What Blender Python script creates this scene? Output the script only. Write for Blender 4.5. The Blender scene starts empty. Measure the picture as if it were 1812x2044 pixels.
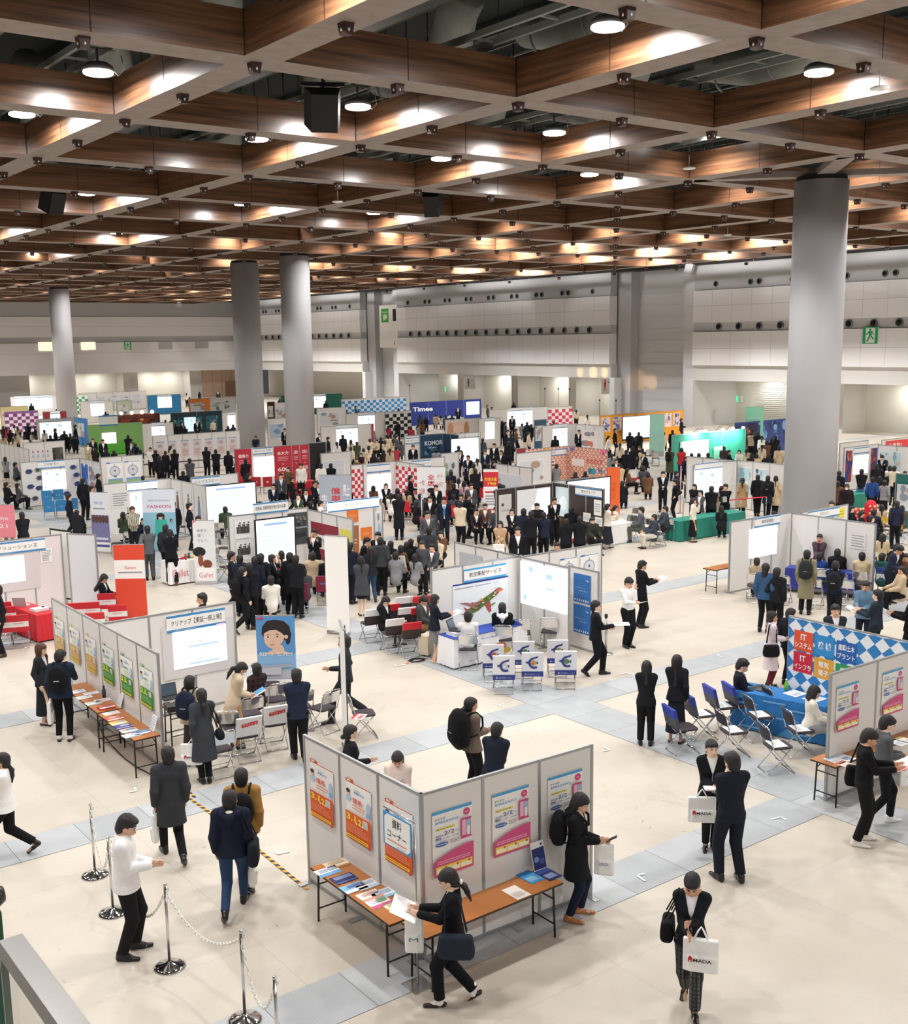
import bpy, math, random
import numpy as np
from mathutils import Vector, Matrix
random.seed(7)
SC = bpy.context.scene
COL = SC.collection

# ---------------------------------------------------------------- camera
CAM_H = 7.2
FOC, PY, YAW, PITCH, ROLL = 2250.33, 1070.0, 0.646606, -0.170934, -0.0139896
def cam_axes():
 cy, sy = math.cos(YAW), math.sin(YAW)
 f = np.array([sy*math.cos(PITCH), cy*math.cos(PITCH), math.sin(PITCH)])
 r = np.array([cy, -sy, 0.0]); u = np.cross(r, f)
 return (r*math.cos(ROLL)+u*math.sin(ROLL), -r*math.sin(ROLL)+u*math.cos(ROLL), f)
CRT, CU, CF = cam_axes()
cam = bpy.data.cameras.new('camera')
cam.sensor_fit = 'HORIZONTAL'; cam.sensor_width = 36.0
cam.lens = FOC/1812*36.0
cam.shift_y = (PY-1022)/1812
cam.clip_start = 0.05; cam.clip_end = 500
co = bpy.data.objects.new('camera', cam); COL.objects.link(co)
m = Matrix(((CRT[0], CU[0], -CF[0], 0), (CRT[1], CU[1], -CF[1], 0), (CRT[2], CU[2], -CF[2], CAM_H), (0, 0, 0, 1)))
co.matrix_world = m
SC.camera = co
# ---------------------------------------------------------------- world, exposure
w = bpy.data.worlds.new('world'); SC.world = w; w.use_nodes = True
w.node_tree.nodes['Background'].inputs[0].default_value = (.8, .85, .9, 1)
w.node_tree.nodes['Background'].inputs[1].default_value = 0.05
SC.view_settings.view_transform = 'Standard'; SC.view_settings.look = 'None'
SC.view_settings.gamma = 1; SC.view_settings.use_curve_mapping = False
SC.view_settings.exposure = 0.45
SC.cycles.max_bounces = 6; SC.cycles.diffuse_bounces = 4; SC.cycles.glossy_bounces = 2
SC.cycles.transmission_bounces = 4; SC.cycles.transparent_max_bounces = 6
SC.cycles.caustics_reflective = False; SC.cycles.caustics_refractive = False
SC.cycles.use_denoising = True; SC.cycles.use_adaptive_sampling = True; SC.cycles.adaptive_threshold = .03
SC.cycles.sample_clamp_indirect = 6.0
# the hall's lamp grid (one lamp per bay of the ceiling lattice; unseen ones added on the right)
S, OI, OJ = 6.8636, 11.194, 21.186      # pitch and origin of the lattice
ZC = CAM_H+5.5                          # underside of the lattice
LAMP_W = 270.0
def disc_light(name, loc, r, watt, col=(1, .975, .945), spread=math.pi, rot=None):
 d = bpy.data.lights.new(name, 'AREA'); d.shape = 'DISK'; d.size = r*2; d.energy = watt; d.color = col; d.spread = spread
 o = bpy.data.objects.new(name, d); COL.objects.link(o); o.location = loc
 if rot: o.rotation_euler = rot
 return o
LAMPS = []                              # (x, y, visible below the lattice)
for i in range(-3, 8):
 for k, j in enumerate((-3.8,-1.45, -.63, .70, 1.52, 3.65, 5.0, 5.82, 7.95, 9.3, 10.12, 12.25, 13.6, 14.42, 16.4)):
  if i > 2 and j > -1: jj = j-.12
  else: jj = j
  LAMPS.append((OI+(i+.8)*S, OJ+jj*S, not (i >= 2 and j > -.7 and (i > 2 or j > 4 or j == .70))))

# ---------------------------------------------------------------- helpers
def ray(x, y): return CF+CRT*(x-906)/FOC+CU*(PY-y)/FOC
def at(x, y, z=0.0):
 """point of the hall at height z seen along a measured direction"""
 d = ray(x, y); t = (z-CAM_H)/d[2]
 return Vector((d[0]*t, d[1]*t, z))
def px(p):
 v = np.array([p[0], p[1], p[2]-CAM_H]); zz = v@CF
 return (906+FOC*(v@CRT)/zz, PY-FOC*(v@CU)/zz)

MATS = {}
def mat(col, rough=.55, metal=0.0, emit=0.0, noise=0.0, scale=20.0, bump=0.0, spec=.5, alpha=None, coat=0.0):
 key = (tuple(round(c, 3) for c in col), rough, metal, emit, noise, scale, bump, spec, alpha, coat)
 if key in MATS: return MATS[key]
 m = bpy.data.materials.new('mat_%03d' % len(MATS)); m.use_nodes = True
 nt = m.node_tree; b = nt.nodes['Principled BSDF']
 b.inputs['Base Color'].default_value = (*([c*.35 for c in col] if emit else col), 1); b.inputs['Roughness'].default_value = rough
 b.inputs['Metallic'].default_value = metal; b.inputs['Specular IOR Level'].default_value = spec
 if coat: b.inputs['Coat Weight'].default_value = coat; b.inputs['Coat Roughness'].default_value = .2
 if emit:
  b.inputs['Emission Color'].default_value = (*col, 1); b.inputs['Emission Strength'].default_value = emit
 if alpha is not None: b.inputs['Alpha'].default_value = alpha
 if noise or bump:
  tc = nt.nodes.new('ShaderNodeTexCoord'); n = nt.nodes.new('ShaderNodeTexNoise')
  n.inputs['Scale'].default_value = scale; n.inputs['Detail'].default_value = 4
  nt.links.new(tc.outputs['Object'], n.inputs['Vector'])
  if noise:
   mx = nt.nodes.new('ShaderNodeMix'); mx.data_type = 'RGBA'
   mx.inputs['A'].default_value = (*[max(0, c*(1-noise)) for c in col], 1)
   mx.inputs['B'].default_value = (*[min(1, c*(1+noise)) for c in col], 1)
   nt.links.new(n.outputs['Fac'], mx.inputs['Factor']); nt.links.new(mx.outputs['Result'], b.inputs['Base Color'])
  if bump:
   bp = nt.nodes.new('ShaderNodeBump'); bp.inputs['Strength'].default_value = bump; bp.inputs['Distance'].default_value = .02
   nt.links.new(n.outputs['Fac'], bp.inputs['Height']); nt.links.new(bp.outputs['Normal'], b.inputs['Normal'])
 MATS[key] = m; return m
def srgb(r, g, b):
 f = lambda c: (c/255/12.92 if c <= 10 else ((c/255+.055)/1.055)**2.4)
 return (f(r), f(g), f(b))
def hx(s, **k): return mat(srgb(int(s[0:2], 16), int(s[2:4], 16), int(s[4:6], 16)), **k)
def cloth(s): return hx(s, rough=.85, noise=.12, scale=9, spec=.2, bump=.5)

class MB:
 """collects faces and links them as one mesh object"""
 def __init__(s): s.v = []; s.f = []; s.m = []; s.mats = []; s.sm = []
 def mi(s, m):
  if m not in s.mats: s.mats.append(m)
  return s.mats.index(m)
 def add(s, vs, fs, m, smooth=False):
  o = len(s.v); s.v += [tuple(v) for v in vs]; k = s.mi(m)
  for f in fs: s.f.append(tuple(o+i for i in f)); s.m.append(k); s.sm.append(smooth)
 def box(s, c, d, m, rz=0.0, M=None):
  vs = [Vector((x*d[0]/2, y*d[1]/2, z*d[2]/2)) for x in (-1, 1) for y in (-1, 1) for z in (-1, 1)]
  R = Matrix.Rotation(rz, 3, 'Z') if M is None else M
  vs = [R@v+Vector(c) for v in vs]
  s.add(vs, [(0, 1, 3, 2), (4, 6, 7, 5), (0, 4, 5, 1), (2, 3, 7, 6), (0, 2, 6, 4), (1, 5, 7, 3)], m); return s
 def b2(s, p, q, m): return s.box([(a+b)/2 for a, b in zip(p, q)], [abs(a-b) for a, b in zip(p, q)], m)
 def tube(s, pts, r, m, n=8, closed=False, caps=True):
  pts = [Vector(p) for p in pts]; rs = r if isinstance(r, (list, tuple)) else [r]*len(pts); rings = []
  N = len(pts); prev = None
  for i, p in enumerate(pts):
   a = pts[(i-1) % N] if (closed or i > 0) else p; b = pts[(i+1) % N] if (closed or i < N-1) else p
   t = (b-a).normalized()
   if prev is None:
    up = Vector((0, 0, 1)) if abs(t.z) < .9 else Vector((1, 0, 0)); x = t.cross(up).normalized()
   else: x = (prev-t*prev.dot(t)).normalized()
   prev = x; y = t.cross(x)
   rings.append([p+(x*math.cos(2*math.pi*k/n)+y*math.sin(2*math.pi*k/n))*rs[i] for k in range(n)])
  vs = [v for r_ in rings for v in r_]; fs = []
  for i in range(N if closed else N-1):
   j = (i+1) % N
   for k in range(n):
    l = (k+1) % n; fs.append((i*n+k, i*n+l, j*n+l, j*n+k))
  if caps and not closed: fs += [tuple(range(n))[::-1], tuple((N-1)*n+k for k in range(n))]
  s.add(vs, fs, m, True); return s
 def lathe(s, prof, c, m, n=24):
  vs = []; fs = []
  for r_, z in prof:
   for k in range(n): vs.append((c[0]+r_*math.cos(2*math.pi*k/n), c[1]+r_*math.sin(2*math.pi*k/n), c[2]+z))
  for i in range(len(prof)-1):
   for k in range(n):
    l = (k+1) % n; fs.append((i*n+k, i*n+l, (i+1)*n+l, (i+1)*n+k))
  fs += [tuple(range(n))[::-1], tuple((len(prof)-1)*n+k for k in range(n))]
  s.add(vs, fs, m, True); return s
 def ell(s, c, r, m, n=10, R=None):
  vs = []; fs = []
  for i in range(n+1):
   a = math.pi*i/n
   for k in range(2*n):
    b = math.pi*k/n; v = Vector((math.sin(a)*math.cos(b)*r[0], math.sin(a)*math.sin(b)*r[1], math.cos(a)*r[2]))
    if R is not None: v = R@v
    vs.append(v+Vector(c))
  for i in range(n):
   for k in range(2*n): l = (k+1) % (2*n); fs.append((i*2*n+k, (i+1)*2*n+k, (i+1)*2*n+l, i*2*n+l))
  s.add(vs, fs, m, True); return s
 def build(s, name, parent=None, loc=None, rz=None):
  me = bpy.data.meshes.new(name); me.from_pydata(s.v, [], s.f)
  for m_ in s.mats: me.materials.append(m_)
  me.polygons.foreach_set('material_index', s.m); me.polygons.foreach_set('use_smooth', s.sm); me.update()
  return link(name, me, parent, loc, rz)
def link(name, me, parent=None, loc=None, rz=None):
 o = bpy.data.objects.new(name, me); COL.objects.link(o)
 if parent is not None: o.parent = parent
 if loc is not None: o.location = loc
 if rz is not None: o.rotation_euler = (0, 0, rz)
 return o
THINGS = []
def tag(o, label, cat, group=None, kind=None):
 o['label'] = label; o['category'] = cat
 if group: o['group'] = group
 if kind: o['kind'] = kind
 THINGS.append(o); return o
def struct(o): o['kind'] = 'structure'; return o
def thing(name, label, cat, loc=(0, 0, 0), rz=0.0, group=None):
 o = bpy.data.objects.new(name, None); COL.objects.link(o); o.location = loc; o.rotation_euler = (0, 0, rz)
 o.empty_display_size = .1
 return tag(o, label, cat, group)
def dup(root, loc=None, rz=None, label=None, group=None):
 """copy of a thing with copies of its parts and sub-parts"""
 def cp(o, par):
  c = o.copy(); COL.objects.link(c); c.parent = par
  for ch in KIDS.get(o.name, []): cp(ch, c)
  return c
 if root.name not in KIDS: kids(root)
 r = cp(root, None)
 if loc is not None: r.location = loc
 if rz is not None: r.rotation_euler = (0, 0, rz)
 if label: r['label'] = label
 if group: r['group'] = group
 THINGS.append(r); return r
KIDS = {}
def kids(o):
 KIDS[o.name] = [c for c in COL.objects if c.parent == o]
 for c in KIDS[o.name]: kids(c)

# --- lettering: glyph outlines tessellated once and reused
_TX = {}
def glyphs(text, bold=0.0):
 k = (text, bold)
 if k not in _TX:
  cu = bpy.data.curves.new('t', 'FONT'); cu.body = text; cu.size = 1; cu.resolution_u = 3; cu.offset = bold
  o = bpy.data.objects.new('t', cu); COL.objects.link(o)
  dg = bpy.context.evaluated_depsgraph_get(); me = bpy.data.meshes.new_from_object(o.evaluated_get(dg))
  vs = [(v.co.x, v.co.y) for v in me.vertices]; fs = [tuple(p.vertices) for p in me.polygons]
  bpy.data.objects.remove(o); bpy.data.curves.remove(cu); bpy.data.meshes.remove(me)
  if vs:
   x0 = min(v[0] for v in vs); x1 = max(v[0] for v in vs); y0 = min(v[1] for v in vs); y1 = max(v[1] for v in vs)
   vs = [((v[0]-x0), (v[1]-y0)) for v in vs]; _TX[k] = (vs, fs, x1-x0, y1-y0)
  else: _TX[k] = ([], [], 1, 1)
 return _TX[k]
class Flat(MB):
 """printed sheet: origin o, unit u (along), unit v (up), normal n towards the reader; layers a fraction of a millimetre apart"""
 def __init__(s, o, u, v, n, w, h, base=None, t=.004):
  super().__init__(); s.o = Vector(o); s.u = Vector(u); s.vv = Vector(v); s.n = Vector(n); s.w = w; s.h = h; s.k = 0; s.t = t
  if base is not None:
   c = s.o+s.u*(w/2)+s.vv*(h/2); M = Matrix((s.u, s.n, s.vv)).transposed()
   s.box(c+s.n*(t/2), (w, t, h), base, M=M)
 def P(s, a, b, k=None): return s.o+s.u*(a*s.w)+s.vv*(b*s.h)+s.n*(s.t+.0012*(k if k is not None else s.k))
 def rect(s, a0, b0, a1, b1, m): s.k += 1; s.add([s.P(a0, b0), s.P(a1, b0), s.P(a1, b1), s.P(a0, b1)], [(0, 1, 2, 3)], m); return s
 def poly(s, pts, m): s.k += 1; s.add([s.P(a, b) for a, b in pts], [tuple(range(len(pts)))], m); return s
 def disc(s, a, b, ra, rb, m, n=20, a0=0, a1=2*math.pi):
  return s.poly([(a+ra*math.cos(a0+(a1-a0)*i/n), b+rb*math.sin(a0+(a1-a0)*i/n)) for i in range(n+(a1-a0 < 6.2))], m)
 def text(s, t, a, b, wid, m, hgt=None, bold=0.0, ali='l', sk=0.0):
  """wid: width as a fraction of the sheet; hgt: height as fraction of sheet, else natural"""
  vs, fs, W, H = glyphs(t, bold); s.k += 1
  sx = wid/W; sy = (hgt/H) if hgt else (wid*s.w/W)/s.h
  if ali == 'c': a -= wid/2
  s.add([s.P(a+x*sx+sk*y, b+y*sy) for x, y in vs], fs, m); return s
def lines(fl, a0, b0, a1, b1, n, m, th=.35, seed=1):
 """rows of small print"""
 rr = random.Random(seed); dy = (b1-b0)/n
 for i in range(n):
  e = a1-(a1-a0)*rr.choice((0, 0, .1, .25)); y = b1-(i+.7)*dy
  fl.k += 1; fl.add([fl.P(a0, y), fl.P(e, y), fl.P(e, y+dy*th), fl.P(a0, y+dy*th)], [(0, 1, 2, 3)], m)
# ================================================================ the hall
X, Y, Z = Vector((1, 0, 0)), Vector((0, 1, 0)), Vector((0, 0, 1))
def floor_mat():
 m = bpy.data.materials.new('polished_concrete'); m.use_nodes = True; nt = m.node_tree; b = nt.nodes['Principled BSDF']
 N, L = nt.nodes.new, nt.links.new
 tc = N('ShaderNodeTexCoord'); sp = N('ShaderNodeSeparateXYZ'); L(tc.outputs['Object'], sp.inputs[0])
 def noise(sc, det, rough=.6, dist=0):
  n = N('ShaderNodeTexNoise'); n.inputs['Scale'].default_value = sc; n.inputs['Detail'].default_value = det
  n.inputs['Roughness'].default_value = rough; n.inputs['Distortion'].default_value = dist; L(tc.outputs['Object'], n.inputs['Vector']); return n
 def ramp(src, p0, c0, p1, c1):
  r = N('ShaderNodeValToRGB'); e = r.color_ramp.elements; e[0].position = p0; e[0].color = (*c0, 1); e[1].position = p1; e[1].color = (*c1, 1); L(src, r.inputs[0]); return r
 def mix(f, a, c, mode='MIX'):
  x = N('ShaderNodeMix'); x.data_type = 'RGBA'; x.blend_type = mode
  for v, s_ in ((f, 'Factor'), (a, 'A'), (c, 'B')):
   if isinstance(v, (int, float)): x.inputs[s_].default_value = v
   elif isinstance(v, tuple): x.inputs[s_].default_value = (*v, 1)
   else: L(v, x.inputs[s_])
  return x.outputs['Result']
 base = ramp(noise(.35, 6).outputs['Fac'], .35, (.53, .475, .40), .68, (.64, .585, .505)).outputs[0]
 st = ramp(noise(.9, 8, .7, .6).outputs['Fac'], .60, (1, 1, 1), .74, (.74, .73, .70)).outputs[0]
 base = mix(.9, base, st, 'MULTIPLY')
 fine = ramp(noise(14, 5, .7).outputs['Fac'], .3, (.94, .94, .94), .7, (1, 1, 1)).outputs[0]
 base = mix(.6, base, fine, 'MULTIPLY')
 spot = ramp(noise(3.1, 3, .5, 1.5).outputs['Fac'], .735, (1, 1, 1), .75, (.6, .53, .45)).outputs[0]
 base = mix(.7, base, spot, 'MULTIPLY')
 # slab joints every 3.05 m
 def joint(ax, off, per, wd):
  a = N('ShaderNodeMath'); a.operation = 'ADD'; a.inputs[1].default_value = off+per*100; L(sp.outputs[ax], a.inputs[0])
  md = N('ShaderNodeMath'); md.operation = 'MODULO'; md.inputs[1].default_value = per; L(a.outputs[0], md.inputs[0])
  lt = N('ShaderNodeMath'); lt.operation = 'LESS_THAN'; lt.inputs[1].default_value = wd; L(md.outputs[0], lt.inputs[0]); return lt.outputs[0]
 jm = N('ShaderNodeMath'); jm.operation = 'MAXIMUM'; L(joint(0, .4, 3.05, .02), jm.inputs[0]); L(joint(1, .6, 3.05, .02), jm.inputs[1])
 jf = N('ShaderNodeMath'); jf.operation = 'MULTIPLY'; jf.inputs[1].default_value = .35; L(jm.outputs[0], jf.inputs[0])
 base = mix(jf.outputs[0], base, (.40, .37, .33))
 L(base, b.inputs['Base Color']); b.inputs['Roughness'].default_value = .42; b.inputs['Specular IOR Level'].default_value = .35
 return m
f = MB(); f.add([(-25, -12, 0), (95, -12, 0), (95, 150, 0), (-25, 150, 0)], [(0, 1, 2, 3)], floor_mat()); struct(f.build('floor'))
# trench covers: grey ribbed steel plates let into the floor
def plate_mat():
 m = bpy.data.materials.new('ribbed_steel'); m.use_nodes = True; nt = m.node_tree; b = nt.nodes['Principled BSDF']; N, L = nt.nodes.new, nt.links.new
 tc = N('ShaderNodeTexCoord'); br = N('ShaderNodeTexBrick'); L(tc.outputs['Object'], br.inputs['Vector'])
 br.offset = 0; br.inputs['Scale'].default_value = 1; br.inputs['Brick Width'].default_value = 1.02; br.inputs['Row Height'].default_value = 50
 br.inputs['Mortar Size'].default_value = .006; br.inputs['Color1'].default_value = (.43, .455, .475, 1); br.inputs['Color2'].default_value = (.53, .555, .575, 1)
 br.inputs['Mortar'].default_value = (.2, .21, .22, 1)
 wv = N('ShaderNodeTexWave'); wv.inputs['Scale'].default_value = 9; wv.bands_direction = 'X'; L(tc.outputs['Object'], wv.inputs['Vector'])
 n = N('ShaderNodeTexNoise'); n.inputs['Scale'].default_value = 2; n.inputs['Detail'].default_value = 6; L(tc.outputs['Object'], n.inputs['Vector'])
 r = N('ShaderNodeValToRGB'); r.color_ramp.elements[0].position = .3; r.color_ramp.elements[0].color = (.86, .86, .86, 1); r.color_ramp.elements[1].position = .7; L(n.outputs['Fac'], r.inputs[0])
 r2 = N('ShaderNodeValToRGB'); r2.color_ramp.elements[0].color = (.9, .9, .9, 1); L(wv.outputs['Fac'], r2.inputs[0])
 a = N('ShaderNodeMix'); a.data_type = 'RGBA'; a.blend_type = 'MULTIPLY'; a.inputs['Factor'].default_value = 1; L(br.outputs[0], a.inputs['A']); L(r.outputs[0], a.inputs['B'])
 c = N('ShaderNodeMix'); c.data_type = 'RGBA'; c.blend_type = 'MULTIPLY'; c.inputs['Factor'].default_value = 1; L(a.outputs['Result'], c.inputs['A']); L(r2.outputs[0], c.inputs['B'])
 L(c.outputs['Result'], b.inputs['Base Color']); b.inputs['Roughness'].default_value = .5; b.inputs['Metallic'].default_value = .0
 return m
PM = plate_mat(); k = 0
for y0 in range(0, 8):
 k += 1; q = MB(); yy = 3.5+6.1*y0; q.add([(-20, 0, 0), (80, 0, 0), (80, .85, 0), (-20, .85, 0)], [(0, 1, 2, 3)], PM)
 o = q.build('trim_%d' % k, loc=(0, yy, .004)); struct(o)
for x0 in (-4.1, 14.25, 32.6):
 k += 1; q = MB(); q.add([(-10, 0, 0), (60, 0, 0), (60, 1.1, 0), (-10, 1.1, 0)], [(0, 1, 2, 3)], PM)
 o = q.build('trim_%d' % k, loc=(x0+1.1, 0, .006), rz=math.pi/2); struct(o)
# ---- walls
WL = hx('F0EEF0', rough=.7, noise=.02, scale=.5); WG = hx('B6B6B8', rough=.7); WD = hx('7E7E80', rough=.7); WB = hx('D0CECB', rough=.7, noise=.03, scale=.4)
WC = hx('D0D0D2', rough=.7, noise=.03, scale=.3); WW = hx('E8E6DF', rough=.75, noise=.02, scale=.5); SEAM = hx('C2C2C4'); DK = hx('26262A', rough=.9)
XW, YB = 71.8, 145.2
def banded(mb, bays, face, ax):
 """upper wall: alternating white and grey bands as panels standing proud of the structural wall"""
 for a0, a1 in bays:
  for z0, z1, m_, pr in ((12.25, 12.95, WG, .0), (10.98, 12.25, WG, .02), (8.42, 10.95, WL, .12), (7.68, 8.42, WG, .0), (5.03, 7.68, WL, .12)):
   if ax == 'x': mb.b2((face-pr, a0, z0), (face+.8, a1, z1), m_)
   else: mb.b2((a0, face-pr, z0), (a1, face+.8, z1), m_)
  for z in (9.7, 6.35): # panel joints
   if ax == 'x': mb.b2((face-.124, a0, z), (face, a1, z+.03), SEAM)
   else: mb.b2((a0, face-.124, z), (a1, face, z+.03), SEAM)
  n = int((a1-a0)/1.9)
  for i in range(1, n):
   a = a0+(a1-a0)*i/n
   for z0, z1 in ((8.5, 10.9), (5.1, 7.6)):
    if ax == 'x': mb.b2((face-.124, a-.012, z0), (face, a+.012, z1), SEAM)
wr = MB()
BAYS = [(112.5, 145), (71.9, 105.0), (20, 62.4)]
banded(wr, BAYS, XW, 'x')
SX = XW+5.5          # recess depth of the alcoves below
for a0, a1 in BAYS:
 wr.b2((XW+.1, a0, 3.8), (SX, a1, 5.03), WB)       # soffit beam
wr.b2((SX, 15, 0), (SX+.5, 146, 3.9), WW)
for a in (112.15, 105.25, 71.65, 62.65):                    # returns beside each alcove
 wr.b2((XW, a-.3, 0), (SX, a+.3, 3.85), WC)
for a in (97.0, 88.0, 79.5, 50.5, 40.0): wr.b2((XW+2.6, a-.5, 0), (SX, a+.5, 3.8), WB)
# recessed service bays between the panels
for a0, a1 in ((105.0, 112.5), (62.4, 71.9)):
 wr.b2((XW+1.9, a0, 0), (XW+2.3, a1, 12.95), WC)
 wr.b2((XW+.3, a0, 0), (XW+2, a0+1.3, 12.95), WC); wr.b2((XW+.9, a1-1.6, 0), (XW+2, a1, 12.95), WG)
 for z in range(1, 12): wr.b2((XW+1.86, a0, z), (XW+1.92, a1, z+.03), SEAM)
wr.b2((XW+8, 0, 0), (XW+8.3, 145, 13), WG)
wr.b2((XW-.2, -12, 12.95), (XW+8, 146, 13.6), DK)       # dark box, its colour standing for the shaded gap under the lattice
for z in [i*.16 for i in range(1, 24)]:                    # slatted shutters in the alcoves
 wr.b2((SX-.05, 99.5, z), (SX, 104.5, z+.03), WC); wr.b2((SX-.05, 56.6, z), (SX, 60.2, z+.03), WC)
for z in [i*.2 for i in range(1, 32)]: wr.b2((XW+1.84, 106.4, z), (XW+1.9, 111, z+.04), SEAM)
struct(wr.build('wall_right'))
wb = MB(); banded(wb, [(-25, 75)], YB, 'y')
wb.b2((-25, YB+.1, 3.75), (77, YB+5.5, 5.03), WL); wb.b2((-25, YB+5, 0), (77, YB+5.4, 3.9), WW)
for a0, a1 in ((56.6, 58.6), (66.1, 67.9), (38, 44.3)): wb.b2((a0, YB+2.6, 0), (a1, YB+5, 3.76), WB)
wb.b2((67.9, YB+2.2, 0), (74.3, YB+5, 3.76), hx('C9AE97', rough=.6))
for a in (69.3, 70.7, 72.2): wb.b2((a, YB+2.18, 0), (a+.04, YB+2.3, 3.7), hx('A98D78'))
wb.b2((71.2, YB+2.15, 0), (72.8, YB+2.3, 2.1), hx('8D6F5C'))
struct(wb.build('wall_back'))
wl = MB(); wl.b2((-25.3, -12, 0), (-25, 150, 17), WC); struct(wl.build('wall_left'))
wf = MB(); wf.b2((-25, -12.3, 0), (95, -12, 17), WC); struct(wf.build('wall_front'))
# ---- ceiling lattice of veneered box beams
def wood(dirx):
 m = bpy.data.materials.new('walnut_veneer'); m.use_nodes = True; nt = m.node_tree; b = nt.nodes['Principled BSDF']; N, L = nt.nodes.new, nt.links.new
 tc = N('ShaderNodeTexCoord'); mp = N('ShaderNodeMapping'); L(tc.outputs['Object'], mp.inputs[0])
 mp.inputs['Scale'].default_value = (.25, 3, 7) if dirx else (3, .25, 7)
 n = N('ShaderNodeTexNoise'); n.inputs['Scale'].default_value = 1.6; n.inputs['Detail'].default_value = 7; n.inputs['Roughness'].default_value = .62; L(mp.outputs[0], n.inputs['Vector'])
 r = N('ShaderNodeValToRGB'); e = r.color_ramp.elements; e[0].position = .32; e[0].color = (.055, .026, .014, 1); e[1].position = .72; e[1].color = (.26, .122, .060, 1); L(n.outputs['Fac'], r.inputs[0])
 L(r.outputs[0], b.inputs['Base Color']); b.inputs['Roughness'].default_value = .34; b.inputs['Coat Weight'].default_value = .45; b.inputs['Coat Roughness'].default_value = .2
 bp = N('ShaderNodeBump'); bp.inputs['Strength'].default_value = .12; bp.inputs['Distance'].default_value = .02; L(n.outputs['Fac'], bp.inputs['Height']); L(bp.outputs[0], b.inputs['Normal'])
 return m
def pale():
 m = bpy.data.materials.new('pale_limed_board'); m.use_nodes = True; nt = m.node_tree; b = nt.nodes['Principled BSDF']; N, L = nt.nodes.new, nt.links.new
 tc = N('ShaderNodeTexCoord'); n = N('ShaderNodeTexNoise'); n.inputs['Scale'].default_value = 3; n.inputs['Detail'].default_value = 6; L(tc.outputs['Object'], n.inputs['Vector'])
 r = N('ShaderNodeValToRGB'); e = r.color_ramp.elements; e[0].position = .3; e[0].color = (.235, .185, .16, 1); e[1].position = .7; e[1].color = (.31, .25, .22, 1); L(n.outputs['Fac'], r.inputs[0])
 L(r.outputs[0], b.inputs['Base Color']); b.inputs['Roughness'].default_value = .6
 return m
WX, WY, PL = wood(True), wood(False), pale()
JT = hx('2A1710', rough=.6)
ce = MB(); BW, BD = .425, .85
def beam(mb, p, q, side, ztop=BD):
 (x0, y0), (x1, y1) = p, q
 v = [(x0, y0, ZC), (x1, y0, ZC), (x1, y1, ZC), (x0, y1, ZC), (x0, y0, ZC+ztop), (x1, y0, ZC+ztop), (x1, y1, ZC+ztop), (x0, y1, ZC+ztop)]
 mb.add(v, [(3, 2, 1, 0)], PL); mb.add(v, [(4, 5, 6, 7), (0, 1, 5, 4), (1, 2, 6, 5), (2, 3, 7, 6), (3, 0, 4, 7)], side)
ys = [OJ+S*j for j in range(-5, 19)]; xs = [OI+S*i for i in range(-5, 9)]
for y in ys: beam(ce, (xs[0]-BW, y-BW), (xs[-1]+BW, y+BW), WX)
for x in xs:
 for y in ys[:-1]: beam(ce, (x-BW, y+BW), (x+BW, y+S-BW), WY)
for x in xs:                 # veneer joints and the dark corner seams
 for y in ys:
  for dx in (-1, 1):
   ce.box((x+dx*(BW+.003), y+BW+.012, ZC+BD/2), (.012, .024, BD), JT); ce.box((x+dx*(BW+.003), y-BW-.012, ZC+BD/2), (.012, .024, BD), JT)
  ce.box((x+S*.5, y-BW-.003, ZC+BD/2), (.02, .006, BD), JT); ce.box((x-BW-.003, y+S*.5, ZC+BD/2), (.006, .02, BD), JT); ce.box((x+BW+.003, y+S*.5, ZC+BD/2), (.006, .02, BD), JT)
struct(ce.build('ceiling'))
# roof deck and plant above the open lattice
RF = hx('3A403F', rough=.9, noise=.3, scale=.4)
rf = MB(); rf.b2((-26, -13, 17.2), (96, 151, 17.4), RF)
for x in np.arange(-24, 72, 3.43): rf.b2((x-.12, -12, 16.7), (x+.12, 150, 17.2), hx('4A504F'))
struct(rf.build('ceiling_roof_deck'))
DUCT = hx('8F928C', rough=.75, noise=.18, scale=3, bump=.6); RAIL = hx('5A605F', rough=.5, metal=.4); CH = hx('8E9390', rough=.5, metal=.3)
def duct(x, j):
 y = OJ+j*S; t = thing('air_duct', 'grey insulated air duct bending above ceiling bay', 'air duct', (x, y, ZC+1.9), 0, 'insulated ducts above the lattice')
 mb = MB(); pts = [(-1.2, -2.6, 1.4), (-1, -1.8, 1.1), (-.6, -1.0, .6), (-.2, -.2, .25), (0, .8, .1), (0, 2.0, .2), (0, 3.4, .5)]
 mb.tube(pts, [.5, .56, .6, .62, .6, .56, .5], DUCT, 16); mb.build('insulated_sleeve', t)
 b = MB()
 for yy in (.8, 2.6): b.tube([(math.cos(a)*.64, yy, .15+math.sin(a)*.64) for a in np.arange(0, 6.28, .4)], .035, CH, 5, closed=True)
 b.build('strap_band', t); return t
d0 = duct(OI+.3*S, -.2)
for i in range(-2, 3):
 for j in (-1.2, -.2, .8, 1.8, 2.8):
  if (i, j) != (0, -.2): dup(d0, (OI+(i+.3)*S, OJ+j*S, ZC+1.9))
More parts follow.
